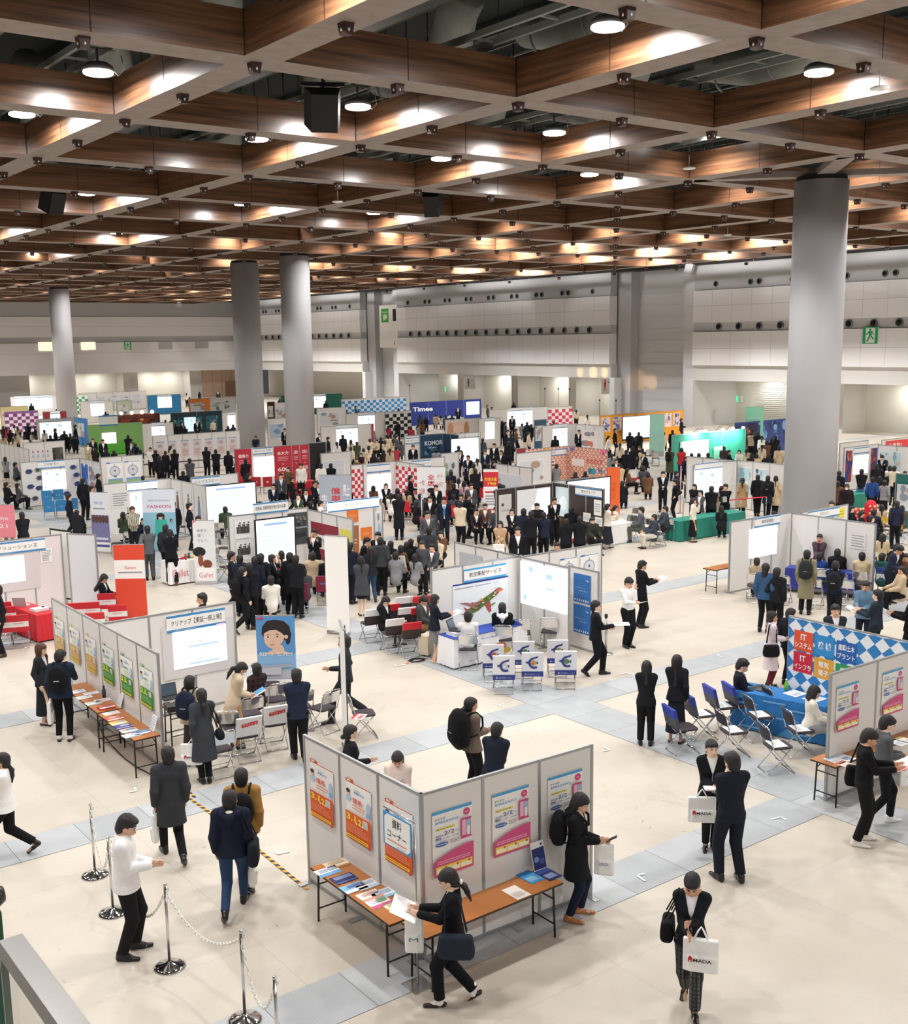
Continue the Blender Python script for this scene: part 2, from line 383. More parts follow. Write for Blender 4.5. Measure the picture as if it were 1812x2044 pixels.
def catwalk(x):
 t = thing('catwalk', 'grey steel service catwalk with railings running above the ceiling lattice', 'catwalk', (x, 0, ZC+1.5), 0, 'catwalks above the lattice')
 mb = MB(); mb.b2((-.4, 0, 0), (.4, 75, .06), RAIL); mb.build('deck', t)
 r = MB()
 for sx in (-.42, .42):
  for z in (.35, .7, 1.05): r.tube([(sx, 0, z), (sx, 75, z)], .025, CH, 6)
 r.build('handrail', t)
 p = MB()
 for y in np.arange(0, 75, 1.14):
  for sx in (-.42, .42): p.tube([(sx, y, 0), (sx, y, 1.08)], .03, RAIL, 5)
  p.tube([(0, y, 1.1), (0, y, 3)], .02, RAIL, 4)
 p.build('railing_posts', t)['kind'] = 'stuff'; return t
c0 = catwalk(OI+.52*S)
for i in (-2, -1, 1, 2, 3): dup(c0, (OI+(i+.52)*S, 0, ZC+1.5))
def rails(x):
 t = thing('lighting_channel', 'pale steel channel carrying the bay lamps above the ceiling lattice', 'steel channel', (x, 0, ZC+1.05), 0, 'lamp channels above the lattice')
 mb = MB()
 for dx in (-.35, .35): mb.b2((dx-.05, 0, 0), (dx+.05, 75, .14), CH)
 for y in np.arange(1, 75, 2.2): mb.b2((-.4, y, .05), (.4, y+.06, .1), CH)
 mb.build('channel', t); return t
r0 = rails(OI+.8*S)
for i in (-3, -2, -1, 1, 2, 3): dup(r0, (OI+(i+.8)*S, 0, ZC+1.05))
# lamps
GL = hx('FFFFFF', emit=14.0); HOUS = hx('6B6E70', rough=.4, metal=.5); CAB = hx('C9C9C6', rough=.5)
ZL = ZC+.5
def lamp(x, y):
 t = thing('bay_lamp', 'round glowing bay lamp hanging in an opening of the timber ceiling', 'ceiling lamp', (x, y, ZL), 0, 'round bay lamps in the lattice')
 MB().lathe([(.30, 0), (.33, .02), (.33, .06), (.30, .07)], (0, 0, 0), GL, 24).build('lens', t)
 h = MB().lathe([(.34, .07), (.34, .16), (.24, .24), (.1, .27)], (0, 0, 0), HOUS, 20); h.tube([(0, 0, .26), (0, 0, .56)], .03, HOUS, 6); h.b2((-.4, -.03, .54), (.4, .03, .58), HOUS); hh = h.build('housing', t)
 MB().tube([(.28, 0, .2), (.5, .1, .05), (.65, .1, .2), (.6, .1, .5)], .012, CAB, 5).build('cable', hh)
 return t
l0 = None
ROWS = sorted({round(y, 1) for x, y, v in LAMPS if v}); OD = 'first second third fourth fifth sixth seventh eighth ninth tenth eleventh twelfth thirteenth fourteenth fifteenth sixteenth seventeenth eighteenth nineteenth twentieth'.split()
XS_ = sorted({round(x, 1) for x, y, v in LAMPS})
for x, y, vis in LAMPS:
 z = ZL if vis else ZL+.85  # lamps out of sight are added, raised above the beams
 if l0 is None: l0 = lamp(x, y)
 else:
  o = dup(l0, (x, y, z))
  if vis and 0 < px((x, y, z))[0] < 1812 and 0 < px((x, y, z))[1] < 500 and y > 10: o['label'] = 'round glowing bay lamp, '+OD[ROWS.index(round(y, 1))]+' lamp row going away, '+OD[XS_.index(round(x, 1))]+' along'
 disc_light('bay_light', (x, y, z-.03), .3, LAMP_W*(1 if x < 45 else 2.0 if x < 56 else 3.4), spread=3.14 if vis else 2.2, rot=(0, math.radians(-30), 0) if x > 50 else None)  # lights nearest the right wall are boosted and tilted to brighten it
# brackets below the nodes and mid-spans
BK = hx('3B211A', rough=.5); WT = hx('FFFFFF', rough=.4)
bk = thing('ceiling_bracket', 'small dark brown bracket under the pale ceiling lattice', 'ceiling bracket', (xs[5], ys[5], ZC), 0, 'dark brackets under the lattice')
q = MB(); q.add([(-.11, -.11, 0), (.11, -.11, 0), (.11, .11, 0), (-.11, .11, 0), (-.085, -.085, -.2), (.085, -.085, -.2), (.085, .085, -.2), (-.085, .085, -.2)],
 [(0, 1, 2, 3), (7, 6, 5, 4), (0, 4, 5, 1), (1, 5, 6, 2), (2, 6, 7, 3), (3, 7, 4, 0)], BK); q.build('bracket_shell', bk)
q = MB(); q.ell((0, -.1, -.12), (.022, .015, .03), WT, 5); q.ell((-.1, 0, -.12), (.015, .022, .03), WT, 5); q.build('pilot_light', bk)
cand = []
for i in range(-5, 9):
 for j in range(-3, 18):
  for di, dj in ((0, 0), (.5, 0), (0, .5)):
   p = (OI+(i+di)*S, OJ+(j+dj)*S, ZC); u_, v_ = px(p)
   if -20 < u_ < 1832 and -30 < v_ < 600 and p[1] > 3 and p[0] < XW: cand.append((p[0]**2+p[1]**2, p))
cand.sort()
for n_, (_, p) in enumerate(cand[:290]):
 if n_ == 0: bk.location = p
 else: dup(bk, p)
# ---- round columns
CC = hx('BCBCC0', rough=.6, noise=.02, scale=.8)
for (x, y, lb) in ((35.18+.0, 24.9, 'thick round grey concrete column beside the booth with a blank white screen'), (35.7, 63.4, 'round grey column standing behind the black booth wall and red banners'),
                 (35.7, 70.2, 'round grey column just behind its twin near the red banner booth'), (35.9, 108.6, 'slim distant round grey column near the back wall')):
 t = thing('round_column', lb, 'column', (x, y, 0)); MB().lathe([(.93, 0), (.93, ZC-.15)], (0, 0, 0), CC, 48).build('shaft', t)
 MB().lathe([(.86, ZC-.15), (.86, ZC)], (0, 0, 0), DK, 32).build('shadow_gap_ring', t)  # ring coloured dark to stand for the shade in the gap
 if y < 30:
  b = MB()
  for a in (math.pi*.25, math.pi*.75, math.pi*1.25, math.pi*1.75):
   R = Matrix.Rotation(a, 3, 'Z'); b.box(R@Vector((2.3, 0, ZC+.1)), (4.2, .6, .2), PL, rz=a)
  b.build('raking_strut', t)
# ---- air nozzles on the bands
NZ = hx('6F7072', rough=.4, metal=.3)
nz = thing('air_nozzle', 'round black air nozzle in the upper grey wall band', 'air nozzle', (XW, 99, 8.05), 0, 'round air nozzles in the grey bands')
q = MB(); q.lathe([(.30, 0), (.30, .06), (.25, .1), (.22, .1)], (0, 0, 0), NZ, 20); q.lathe([(.21, .02), (.21, .11)], (0, 0, 0), hx('0A0A0B', rough=.9), 16); o = q.build('ring', nz); o.rotation_euler = (0, -math.pi/2, 0)
first = True
for a0, a1 in BAYS:
 n = min(20, max(3, int((a1-a0)/1.82))); BN = {112.5: 'farthest', 71.9: 'middle', 20: 'nearest'}[a0]; ku = 0
 for i in range(n):
  y = a0+2.6+(a1-a0-5.2)*i/(n-1)
  if first: nz.location = (XW-.01, y, 8.05); first = False
  else: dup(nz, (XW-.01, y, 8.05), label='black air nozzle, lower row of the '+BN+' wall bay, '+OD[min(19, i)]+' along')
 n = int((a1-a0)/4.0)
 for i in range(n+1):
  y = a0+2.2+(a1-a0-4.4)*i/n
  for d in ((-.4, .4) if 0 < i < n else (0,)): dup(nz, (XW-.03, y+d, 11.4), label='small black air nozzle, upper row of the '+BN+' wall bay, '+OD[min(19, ku)]+' along').scale = (.8, .8, .8); ku += 1
# alcove wall-washers: real downlights under the soffits
dl = thing('alcove_downlight', 'small round downlight in the alcove soffit under the wall', 'downlight', (SX-1.2, 100, 3.79), 0, 'downlights under the alcove soffits')
MB().lathe([(.12, -.03), (.14, 0)], (0, 0, 0), hx('FFFFFF', emit=6), 12).build('lens', dl)
first = True
for y in (101.5, 93, 84, 76.5, 58.5, 54, 46, 36): 
 if first: dl.location = (SX-1.2, y, 3.79); first = False
 else: dup(dl, (SX-1.2, y, 3.79))
 disc_light('downlight', (SX-1.2, y, 3.74), .15, 75, (1, .97, .88))
for x in (44.5, 50, 53.5, 61, 64, 71, 76):
 dup(dl, (x, YB+3.4, 3.74)); disc_light('downlight', (x, YB+3.4, 3.7), .15, 60, (1, .97, .88))
# ================================================================ figures: smooth-blended volumes meshed as one continuous surface
EDG = [(0, 1), (2, 3), (4, 5), (6, 7), (0, 2), (1, 3), (4, 6), (5, 7), (0, 4), (1, 5), (2, 6), (3, 7)]
OFF = np.array([(i >> 2 & 1, i >> 1 & 1, i & 1) for i in range(8)])
class Vol:
 def __init__(s, h): s.h = h; s.pr = []; s.cut = []
 def cap(s, a, b, ra, rb=None, k=.02, fl=None): s.pr.append(('c', np.array(a, float), np.array(b, float), ra, ra if rb is None else rb, k, fl)); return s
 def ell(s, c, r, k=.02, R=None): s.pr.append(('e', np.array(c, float), np.array(r, float), R, None, k, None)); return s
 def box(s, c, r, rd=.02, k=.01, R=None): s.pr.append(('b', np.array(c, float), np.array(r, float), R, rd, k, None)); return s
 def chain(s, pts, rs, k=.02, fl=None):
  for i in range(len(pts)-1): s.cap(pts[i], pts[i+1], rs[i], rs[i+1], k, fl)
  return s
 def sub(s, fn): s.cut.append(fn); return s
 def _bb(s, p):
  if p[0] == 'c': r = max(p[3], p[4])*(max(1, p[6][1]) if p[6] else 1); return np.minimum(p[1], p[2])-r, np.maximum(p[1], p[2])+r
  r = np.max(p[2])+(p[4] or 0) if p[3] is not None else p[2]+(p[4] or 0); return p[1]-r, p[1]+r
 def mesh(s):
  h = s.h; bbs = [s._bb(p) for p in s.pr]
  lo = np.min([b[0] for b in bbs], 0)-3*h; hi = np.max([b[1] for b in bbs], 0)+3*h
  n = np.ceil((hi-lo)/h).astype(int)+1
  D = np.full(n, 1.0, np.float32); ax = [lo[i]+h*np.arange(n[i]) for i in range(3)]
  for p, bb in zip(s.pr, bbs):
   k = p[5]; i0 = np.maximum(0, np.floor((bb[0]-k-2*h-lo)/h).astype(int)); i1 = np.minimum(n, np.ceil((bb[1]+k+2*h-lo)/h).astype(int)+1)
   sl = tuple(slice(a, b) for a, b in zip(i0, i1))
   G = np.stack(np.meshgrid(*[ax[i][sl[i]] for i in range(3)], indexing='ij'), -1).astype(np.float32)
   if p[0] == 'c':
    a, b, ra, rb, _, fl = p[1:]; ab = b-a; L = ab@ab; q = G-a.astype(np.float32)
    t = np.clip(q@(ab/max(L, 1e-9)).astype(np.float32), 0, 1); e = q-t[..., None]*ab.astype(np.float32)
    if fl:
     nv = np.array(fl[0], np.float32); c = e@nv; e = e+c[..., None]*nv*(1/fl[1]-1)
     d = (np.sqrt((e*e).sum(-1))-(ra+(rb-ra)*t))*min(1, fl[1])
    else: d = np.sqrt((e*e).sum(-1))-(ra+(rb-ra)*t)
   elif p[0] == 'e':
    q = G-p[1].astype(np.float32)
    if p[3] is not None: q = q@p[3].astype(np.float32)
    q = q/p[2].astype(np.float32); d = (np.sqrt((q*q).sum(-1))-1)*float(np.min(p[2]))
   else:
    q = G-p[1].astype(np.float32)
    if p[3] is not None: q = q@p[3].astype(np.float32)
    q = np.abs(q)-p[2].astype(np.float32); d = np.sqrt((np.maximum(q, 0)**2).sum(-1))+np.minimum(q.max(-1), 0)-p[4]
   o = D[sl]; hh = np.maximum(k-np.abs(o-d), 0)/max(k, 1e-6); D[sl] = np.minimum(o, d)-hh*hh*k*.25
  if s.cut:
   G = np.stack(np.meshgrid(*ax, indexing='ij'), -1)
   for fn in s.cut: D = np.maximum(D, fn(G))
  D[0] = D[-1] = 1; D[:, 0] = D[:, -1] = 1; D[:, :, 0] = D[:, :, -1] = 1
  S_ = D < 0; C = np.zeros(tuple(n-1), np.int8)
  for o in OFF: C += S_[o[0]:n[0]-1+o[0], o[1]:n[1]-1+o[1], o[2]:n[2]-1+o[2]]
  idx = np.argwhere((C > 0) & (C < 8)); vid = np.full(tuple(n-1), -1, np.int32); vid[tuple(idx.T)] = np.arange(len(idx))
  cv = np.stack([D[tuple((idx+o).T)] for o in OFF], 1); acc = np.zeros((len(idx), 3)); cnt = np.zeros(len(idx))
  for a, b in EDG:
   m = (cv[:, a] < 0) != (cv[:, b] < 0); t = cv[m, a]/(cv[m, a]-cv[m, b]); acc[m] += OFF[a]+(OFF[b]-OFF[a])*t[:, None]; cnt[m] += 1
  V = lo+(idx+acc/cnt[:, None])*h; Q = []
  for x in range(3):
   y, z = (x+1) % 3, (x+2) % 3
   A = np.take(S_, range(n[x]-1), x); B = np.take(S_, range(1, n[x]), x); e = np.argwhere(A != B)
   e = e[(e[:, y] > 0) & (e[:, z] > 0) & (e[:, y] < n[y]-1) & (e[:, z] < n[z]-1)]
   fl_ = A[tuple(e.T)]; dy = np.zeros(3, int); dy[y] = 1; dz = np.zeros(3, int); dz[z] = 1
   q = np.stack([vid[tuple((e-dy-dz).T)], vid[tuple((e-dz).T)], vid[tuple(e.T)], vid[tuple((e-dy).T)]], 1)
   q[~fl_] = q[~fl_][:, ::-1]; Q.append(q)
  return V, np.concatenate(Q)
def vmesh(name, vol, m, parent, extra=None, matfn=None):
 V, Q = vol.mesh() if isinstance(vol, Vol) else vol
 nv, nq = len(V), len(Q); mats = [m]; mi = np.zeros(nq, np.int32)
 if matfn is not None: mi, mats = matfn(V, Q, m)
 vs = [V]; fs = Q.tolist(); mil = mi.tolist()
 if extra is not None and extra.v:
  o = nv; vs.append(np.array(extra.v)); 
  for m_ in extra.mats:
   if m_ not in mats: mats = mats+[m_]
  fs += [[o+i for i in f] for f in extra.f]; mil += [mats.index(extra.mats[i]) for i in extra.m]
 me = bpy.data.meshes.new(name); me.from_pydata(np.concatenate(vs).tolist(), [], fs)
 for m_ in mats: me.materials.append(m_)
 me.polygons.foreach_set('material_index', mil); me.polygons.foreach_set('use_smooth', [True]*len(fs)); me.update()
 return link(name, me, parent)
def nrm(v): return v/max(1e-9, np.linalg.norm(v))
def rotm(ax, a):
 c, s = math.cos(a), math.sin(a)
 return np.array({'x': [[1, 0, 0], [0, c, -s], [0, s, c]], 'y': [[c, 0, s], [0, 1, 0], [-s, 0, c]], 'z': [[c, -s, 0], [s, c, 0], [0, 0, 1]]}[ax])
def ik(a, b, l1, l2, pole):
 d = b-a; L = np.linalg.norm(d)
 if L > (l1+l2)*.995: b = a+d*((l1+l2)*.995/L); d = b-a; L = np.linalg.norm(d)
 x = (l1*l1-l2*l2+L*L)/(2*L); y = math.sqrt(max(0, l1*l1-x*x)); dn = d/L
 p = np.array(pole, float); p = nrm(p-dn*(p@dn)); return a+dn*x+p*y, b
ARM = {'d': (.035, .03, -.50), 'D': (.03, .10, -.49), 'F': (.02, .20, -.46), 'B': (.04, -.18, -.46), 'h': (-.13, .27, -.30), 'H': (-.10, .22, -.36), 'f': (-.07, .38, -.22), 'r': (-.02, .46, -.30),
       'p': (-.07, .16, .16), 'u': (-.14, .22, .03), 'c': (-.16, .24, -.20), 'm': (-.13, .30, -.12), 's': (-.06, .28, -.36), 't': (-.02, .36, -.33), 'o': (.10, .42, .02), 'b': (.16, .10, -.32), 'k': (.12, .0, -.34), 'w': (-.08, .30, -.05)}
LEG = {'s': ((-.10, .02, 0), (.10, 0, 0)), 'S': ((-.12, .06, 0), (.12, -.05, 0)), 'n': ((-.06, .01, 0), (.06, 0, 0)), 'w': ((-.08, .30, .0), (.08, -.32, .09)), 'W': ((-.08, -.32, .09), (.08, .30, 0)),
       'v': ((-.07, .18, 0), (.07, -.20, .05)), 'V': ((-.07, -.20, .05), (.07, .18, 0)), 'c': ((-.10, .42, 0), (.10, .40, 0)), 'C': ((-.08, .50, 0), (.09, .36, 0))}
SKIN = {0: srgb(222, 178, 150), 1: srgb(205, 158, 128), 2: srgb(232, 195, 170)}
SKM = {k: mat(v, rough=.55, noise=.04, scale=30) for k, v in SKIN.items()}
HAIRM = {'k': hx('161213', rough=.5, noise=.5, scale=70, bump=.8), 'b': hx('2E1D16', rough=.5, noise=.4, scale=70, bump=.8), 'r': hx('4E2C1C', rough=.5, noise=.4, scale=70, bump=.8)}
EYE = hx('17100E', rough=.2); EYW = hx('E8E0DA', rough=.3); LIP = hx('B0605A', rough=.5); NAIL = hx('E8BFAE', rough=.35)
def figure(name, h=1.70, sex='m', arms='dd', legs='s', top='suit', tc='1B1D22', bot='t', bc='16171B', shoe='141214', hair='s', hc='k', head=(0, 0), lean=0.0, shirt='EDEDEE', tie=None, skin=0,
           vox=.012, fine=True, twist=0.0, socks=None, mask=False, belly=0.0, tights=None, pat=None, sh=None):
 """Build one person at the origin facing +Y; returns the root empty and the hand positions"""
 s = h/1.70; fem = sex == 'f'; sit = legs[0] in 'cC'
 root = bpy.data.objects.new(name, None); COL.objects.link(root); root.empty_display_size = .1
 pz = (.50 if sit else .93)*s; 
 LG = LEG[legs[0]]; drop = {'w': .05, 'W': .05, 'v': .02, 'V': .02}.get(legs[0], 0)*s; pz -= drop
 hipw = (.085 if fem else .09)*s; shw = (.150 if fem else .172)*s
 Rl = rotm('z', -math.radians(twist))@rotm('x', -math.radians(lean)); P0 = np.array([0, 0, pz])
 U = lambda x, y, z: P0+Rl@(np.array([x, y, z])*s)          # upper body frame, z from the pelvis
 waist, chest, neck = U(0, 0, .13), U(0, .0, .34), U(0, -.01, .53)
 shl = {-1: U(-shw/s, -.005, .458), 1: U(shw/s, -.005, .458)}
 Rh = Rl@rotm('z', -math.radians(head[0]))@rotm('x', -math.radians(head[1]))
 hp = U(0, .004, .543); sH = s*1.09; Hd = lambda x, y, z: hp+Rh@(np.array([x, y, z])*sH)
 hips = {-1: np.array([-hipw, 0, pz-.02*s]), 1: np.array([hipw, 0, pz-.02*s])}
 # legs
 J = {}
 for sd, (fx, fy, fz) in zip((-1, 1), LG):
  ank = np.array([fx*s, fy*s-.02*s+(.0 if not sit else 0), (fz+.085)*s])
  if sit: kn = np.array([fx*s*.95, .43*s, .50*s]); ank[2] = .085*s
  else: kn, ank = ik(hips[sd], ank, .43*s, .42*s, (0, 1, .1))
  pitch = 0 if fz < .03 else -.65
  J[sd] = (hips[sd], kn, ank, pitch)
 A = {}
 for sd, c in zip((-1, 1), arms):
  ox, oy, oz = ARM[c]; tgt = shl[sd]+Rl@(np.array([sd*ox, oy, oz])*s) if not (c in 'st' and not sit) else shl[sd]+Rl@(np.array([sd*ox, oy, oz])*s)
  el, wr_ = ik(shl[sd], tgt, .285*s, .25*s, Rl@np.array([sd*.2, -.8 if oz < 0 else -.15, (-.5 if oz > -.4 else 0) if oz < 0 else -1.3]))
  A[sd] = (shl[sd], el, wr_, c)
 # ---------- body: one surface
 B = Vol(vox)
 B.ell(Hd(0, -.012, .115), np.array((.073, .092, .088))*sH, .02, Rh).ell(Hd(0, .018, .055), np.array((.055, .068, .062))*sH, .03, Rh)
 B.ell(Hd(0, .035, .018), np.array((.034, .042, .03))*sH, .02, Rh)
 if fine:
  B.cap(Hd(0, .082, .085), Hd(0, .101, .058), .007*sH, .0125*sH, .012).ell(Hd(0, .086, .033), np.array((.024, .012, .011))*sH, .01, Rh)
  for sd in (-1, 1): B.ell(Hd(sd*.073, -.008, .075), np.array((.012, .022, .031))*sH, .008, Rh).cap(Hd(sd*.016, .082, .104), Hd(sd*.045, .070, .103), .007*sH, .006*sH, .012)
 B.cap(Hd(0, -.015, .03), neck, .050*s, .056*s, .03)
 bf = (Rl@np.array([0, 1, 0]), .70); B.cap(neck, chest, .06*s, .10*s, .04, bf); B.cap(chest, waist, .105*s, .092*s, .03, bf); B.cap(waist, P0, .092*s, .108*s, .03, bf)
 for sd in (-1, 1):
  hpj, kn, ank, pit = J[sd]
  B.cap(hpj, kn, .066*s, .046*s, .03).cap(kn, ank, .046*s, .032*s, .02)
  fo = np.array([0, math.cos(pit), math.sin(pit)]); B.cap(ank+np.array([0, -.02, -.035])*s, ank+fo*.11*s+np.array([0, 0, -.058])*s, .028*s, .018*s, .015)
  sh_, el, wr_, c = A[sd]
  B.cap(neck, sh_, .045*s, .05*s, .04).cap(sh_, el, .046*s, .038*s, .02).cap(el, wr_, .037*s, .025*s, .02)
  hand_dir = nrm(wr_-el)
  if c in 'hHfcrmtsow': hand_dir = nrm(hand_dir+Rl@np.array([-.15*sd, .35, .10]))
  elif c in 'pu': hand_dir = nrm(hand_dir*.7+np.array([0, .1, .6]))
  side = nrm(np.cross(hand_dir, Rl@np.array([-sd*1.0, .25, 0])))  # across the palm towards the thumb
  if c in 'dDFBbk': side = nrm(np.array([0, 1, 0])-hand_dir*hand_dir[1])
  pn = nrm(np.cross(side, hand_dir))*sd
  if c in 'hHfcrmtsow' and pn[2] < 0 and c not in 'ts': pn = -pn
  if c in 'dDFBbk' and pn[0]*sd > 0: pn = -pn
  if c in 'rts' and pn[2] > 0: pn = -pn
  pc = wr_+hand_dir*.05*s; A[sd] = A[sd]+(pc+hand_dir*.04*s, hand_dir, pn)
  B.cap(wr_, pc+hand_dir*.02*s, .024*s, .030*s, .01, (pn, .5))
  B.box(pc+hand_dir*.012*s, np.array((.026, .030, .006))*s, .008*s, .01, np.stack([side, hand_dir, pn], 1))
  if fine:
   kp = pc+hand_dir*.045*s; curl = .75 if c in 'dDFBbk' else .55
   for fi, (o_, L) in enumerate(((.029, .068), (.010, .078), (-.010, .072), (-.029, .056))):
    b0 = kp+side*o_*s; b1 = b0+nrm(hand_dir+pn*curl*.35+side*o_*2)*L*.5*s; b2 = b1+nrm(hand_dir+pn*curl*1.5)*L*.5*s
    B.cap(b0, b1, .0088*s, .0082*s, .004).cap(b1, b2, .0082*s, .0068*s, .003)
   t0 = pc-hand_dir*.012*s+side*.026*s; t1 = t0+nrm(side*.8+hand_dir*.6+pn*.4)*.034*s; B.cap(t0, t1, .0115*s, .0095*s, .006).cap(t1, t1+nrm(hand_dir+pn*.7+side*.15)*.030*s, .0095*s, .0075*s, .003)
  else: B.cap(pc, pc+nrm(hand_dir+pn*.5)*.09*s, .028*s, .018*s, .01, (pn, .55))
 X_ = MB()
 if fine:
  Rm = Matrix(Rh.tolist())
  for sd in (-1, 1):
   X_.ell(Hd(sd*.030, .0765, .089), (.0125*sH, .006*sH, .0055*sH), EYW, 5, Rm); X_.ell(Hd(sd*.029, .0805, .089), (.0065*sH, .0040*sH, .0055*sH), EYE, 5, Rm)
   X_.tube([Hd(sd*.014, .0855, .108), Hd(sd*.030, .086, .113), Hd(sd*.047, .074, .108)], .0034*sH, HAIRM[hc], 4)
   X_.tube([Hd(sd*.016, .083, .094), Hd(sd*.030, .0835, .0965), Hd(sd*.044, .076, .092)], .0018*sH, EYE, 4)
  X_.ell(Hd(0, .0945, .0355), (.021*sH, .006*sH, .0042*sH), LIP, 5, Rm); X_.ell(Hd(0, .093, .029), (.017*sH, .006*sH, .0042*sH), LIP, 5, Rm)
 def bodymat(V, Q, m_):
  if not tights: return np.zeros(len(Q), np.int32), [m_]
  c = V[Q[:, 0]]; mk = (c[:, 2] < (.56 if sit else .80)*s) & (c[:, 2] < 1e9) 
  if sit: mk &= (c[:, 1] > .2*s) & (c[:, 2] < .62*s) & (np.abs(c[:, 0]) < .2*s) & (c[:, 2] < .58*s)
  for sd in (-1, 1):
   hp_ = A[sd][4]; mk &= ((c-hp_)**2).sum(1) > (.14*s)**2
  return mk.astype(np.int32), [m_, cloth(tights)]
 vmesh('body', B, SKM[skin], root, X_, bodymat)
 # ---------- hair
 if hair != 'bald':
  H = Vol(max(.009, vox*.8)); H.ell(Hd(0, -.020, .128), np.array((.086, .101, .092))*sH, .02, Rh).ell(Hd(0, -.045, .062), np.array((.077, .070, .088))*sH, .03, Rh)
  fr = .062 if hair in 'sS' else .074
  if hair in 's':
   H.ell(Hd(.0, .035, .172), np.array((.066, .055, .028))*sH, .02, Rh)
   rr = random.Random(str(tc)+str(arms)+str(h))
   for _ in range(9): a_ = rr.uniform(0, 6.28); b_ = rr.uniform(.1, 1.2); H.ell(Hd(math.cos(a_)*math.sin(b_)*.078, -.015+math.sin(a_)*math.sin(b_)*.088, .128+math.cos(b_)*.082), np.array((.022, .024, .012))*sH, .012, Rh)
  elif hair == 'S': H.ell(Hd(0, .045, .155), np.array((.070, .045, .035))*sH, .02, Rh).ell(Hd(0, -.06, .10), np.array((.078, .055, .07))*sH, .02, Rh)
  else: H.ell(Hd(0, .045, .150), np.array((.068, .044, .034))*sH, .02, Rh)
  if hair in 'lLB':   # bob / long / very long
   dn = {'B': -.05, 'l': -.19, 'L': -.30}[hair]
   for sd in (-1, 0, 1): H.cap(Hd(sd*.058, -.03-.028*(sd == 0), .10), Hd(sd*.062, -.045-.045*(sd == 0)*(hair != 'B'), dn), .034*sH, .030*sH, .03)
   if hair == 'B':
    for sd in (-1, 1): H.cap(Hd(sd*.072, .01, .09), Hd(sd*.068, .015, -.02), .022*sH, .026*sH, .02)
  if hair == 'p':     # ponytail
   H.chain([Hd(0, -.10, .08), Hd(0, -.155, .03), Hd(0, -.16, -.07), Hd(0, -.145, -.18)], [.028*sH, .036*sH, .034*sH, .012*sH], .015)
  if hair == 'P':     # low ponytail
   H.chain([Hd(0, -.09, .02), Hd(0, -.125, -.04), Hd(0, -.125, -.12), Hd(0, -.115, -.22)], [.026*sH, .032*sH, .028*sH, .01*sH], .015)
  if hair == 'o': H.ell(Hd(0, -.125, .04), np.array((.038, .034, .036))*sH, .012, Rh)
  if hair == 'h': H = Vol(vox); H.ell(Hd(0, -.02, .12), np.array((.090, .108, .102))*sH, .02, Rh).cap(Hd(0, -.06, .03), Hd(0, -.05, -.06), .07*sH, .075*sH, .03)
  Rt = Rh.T; ey = .112 if hair in 'sS' else .118
  def face(G):
   q = (G-hp)@Rh/sH; x, y, z = q[..., 0], q[..., 1], q[..., 2]
   zz = ey+.012*(1-np.abs(x)/.07)
   w_ = .066 if hair in 'lLBh' else .085
   f1 = np.minimum(np.minimum(y-(.012 if hair in 'lLBh' else .022), zz-z), w_-np.abs(x))
   if hair in 'sSpPo': f1 = np.maximum(f1, np.minimum(np.minimum(y+.03-(z*.25), .085-z), .2-np.abs(x))) if hair in 'sS' else np.maximum(f1, np.minimum(y+.01, .045-z))
   return f1*sH
  H.sub(face); vmesh('hair', H, HAIRM[hc], root)
 if mask:
  M_ = Vol(.008); M_.ell(Hd(0, .045, .038), np.array((.058, .058, .040))*sH, .01, Rh); M_.sub(lambda G: (.035-((G-hp)@Rh/sH)[..., 1])*sH); vmesh('face_mask', M_, hx('F2F2F0', rough=.9), root)
 # ---------- garments
 g = {'suit': .022, 'coat': .034, 'long': .034, 'jack': .036, 'puff': .055, 'sweat': .022, 'shirt': .014, 'vest': .02, 'hood': .036}[top]
 hem = {'suit': -.10, 'coat': -.34, 'long': -.50, 'jack': -.10, 'puff': -.10, 'sweat': -.06, 'shirt': .0, 'vest': -.02, 'hood': -.08}[top]
 if sit: hem = max(hem, -.10)
 fr_ = Rl@np.array([0, 1, 0])
 def torso(T, g, hem, wide=1.0, sleeve=True):
  fl = (fr_, .66)
  T.cap(U(-.05*wide, -.005, .385), U(.05*wide, -.005, .385), (.094+g)*s, (.094+g)*s, .04, fl)
  T.cap(U(0, 0, .36), U(0, 0, .13), (.138 if not fem else .118)*s+g*s, ((.122 if not fem else .098)+g+belly)*s, .05, (fr_, .74))
  if fem: T.ell(U(0, .055, .31), np.array((.105, .055+g*.4, .055))*s, .04, Rl)
  hz = max(hem, -.06); T.cap(U(0, 0, .12), U(0, 0, hz*.6), ((.122 if not fem else .105)+g+belly)*s, (.150+g)*s, .05, (fr_, .76))
  if hem < -.06 and not sit: T.cap(U(0, 0, -.0), U(0, .0, hem), (.142+g)*s, (.152+g*1.3+(.03 if fem and top != 'suit' else .012))*s, .04, (fr_, .74))
  if sit: T.cap(P0+np.array([0, -.01, 0]), P0+np.array([0, .06*s, -.01]), .14*s+g*s*.5, .13*s, .04)
  for sd in (-1, 1):
   sh_, el, wr_ = A[sd][:3]; T.cap(U(0, -.015, .505), sh_-Rl[:, 2]*.008*s, (.034+g)*s, (.048+g*.6)*s, .05)
   if sleeve: T.cap(sh_, el, (.048+g*.6)*s, (.041+g*.6)*s, .03).cap(el, wr_-nrm(wr_-el)*.012*s, (.042+g*.7)*s, (.034+g*.55)*s, .015)
  T.sub(lambda G: -((G-neck)@Rl[:, 2]-(-0.0)*s)*0-((neck+Rl[:, 2]*(.045 if top in ('hood', 'puff', 'coat') else .022)*s-G)@Rl[:, 2]))
  if not sit:
   zc = U(0, 0, hem); T.sub(lambda G: (-((G-zc)@Rl[:, 2])) if hem > -.2 else (zc[2]-G[..., 2]+0*G[..., 0]))
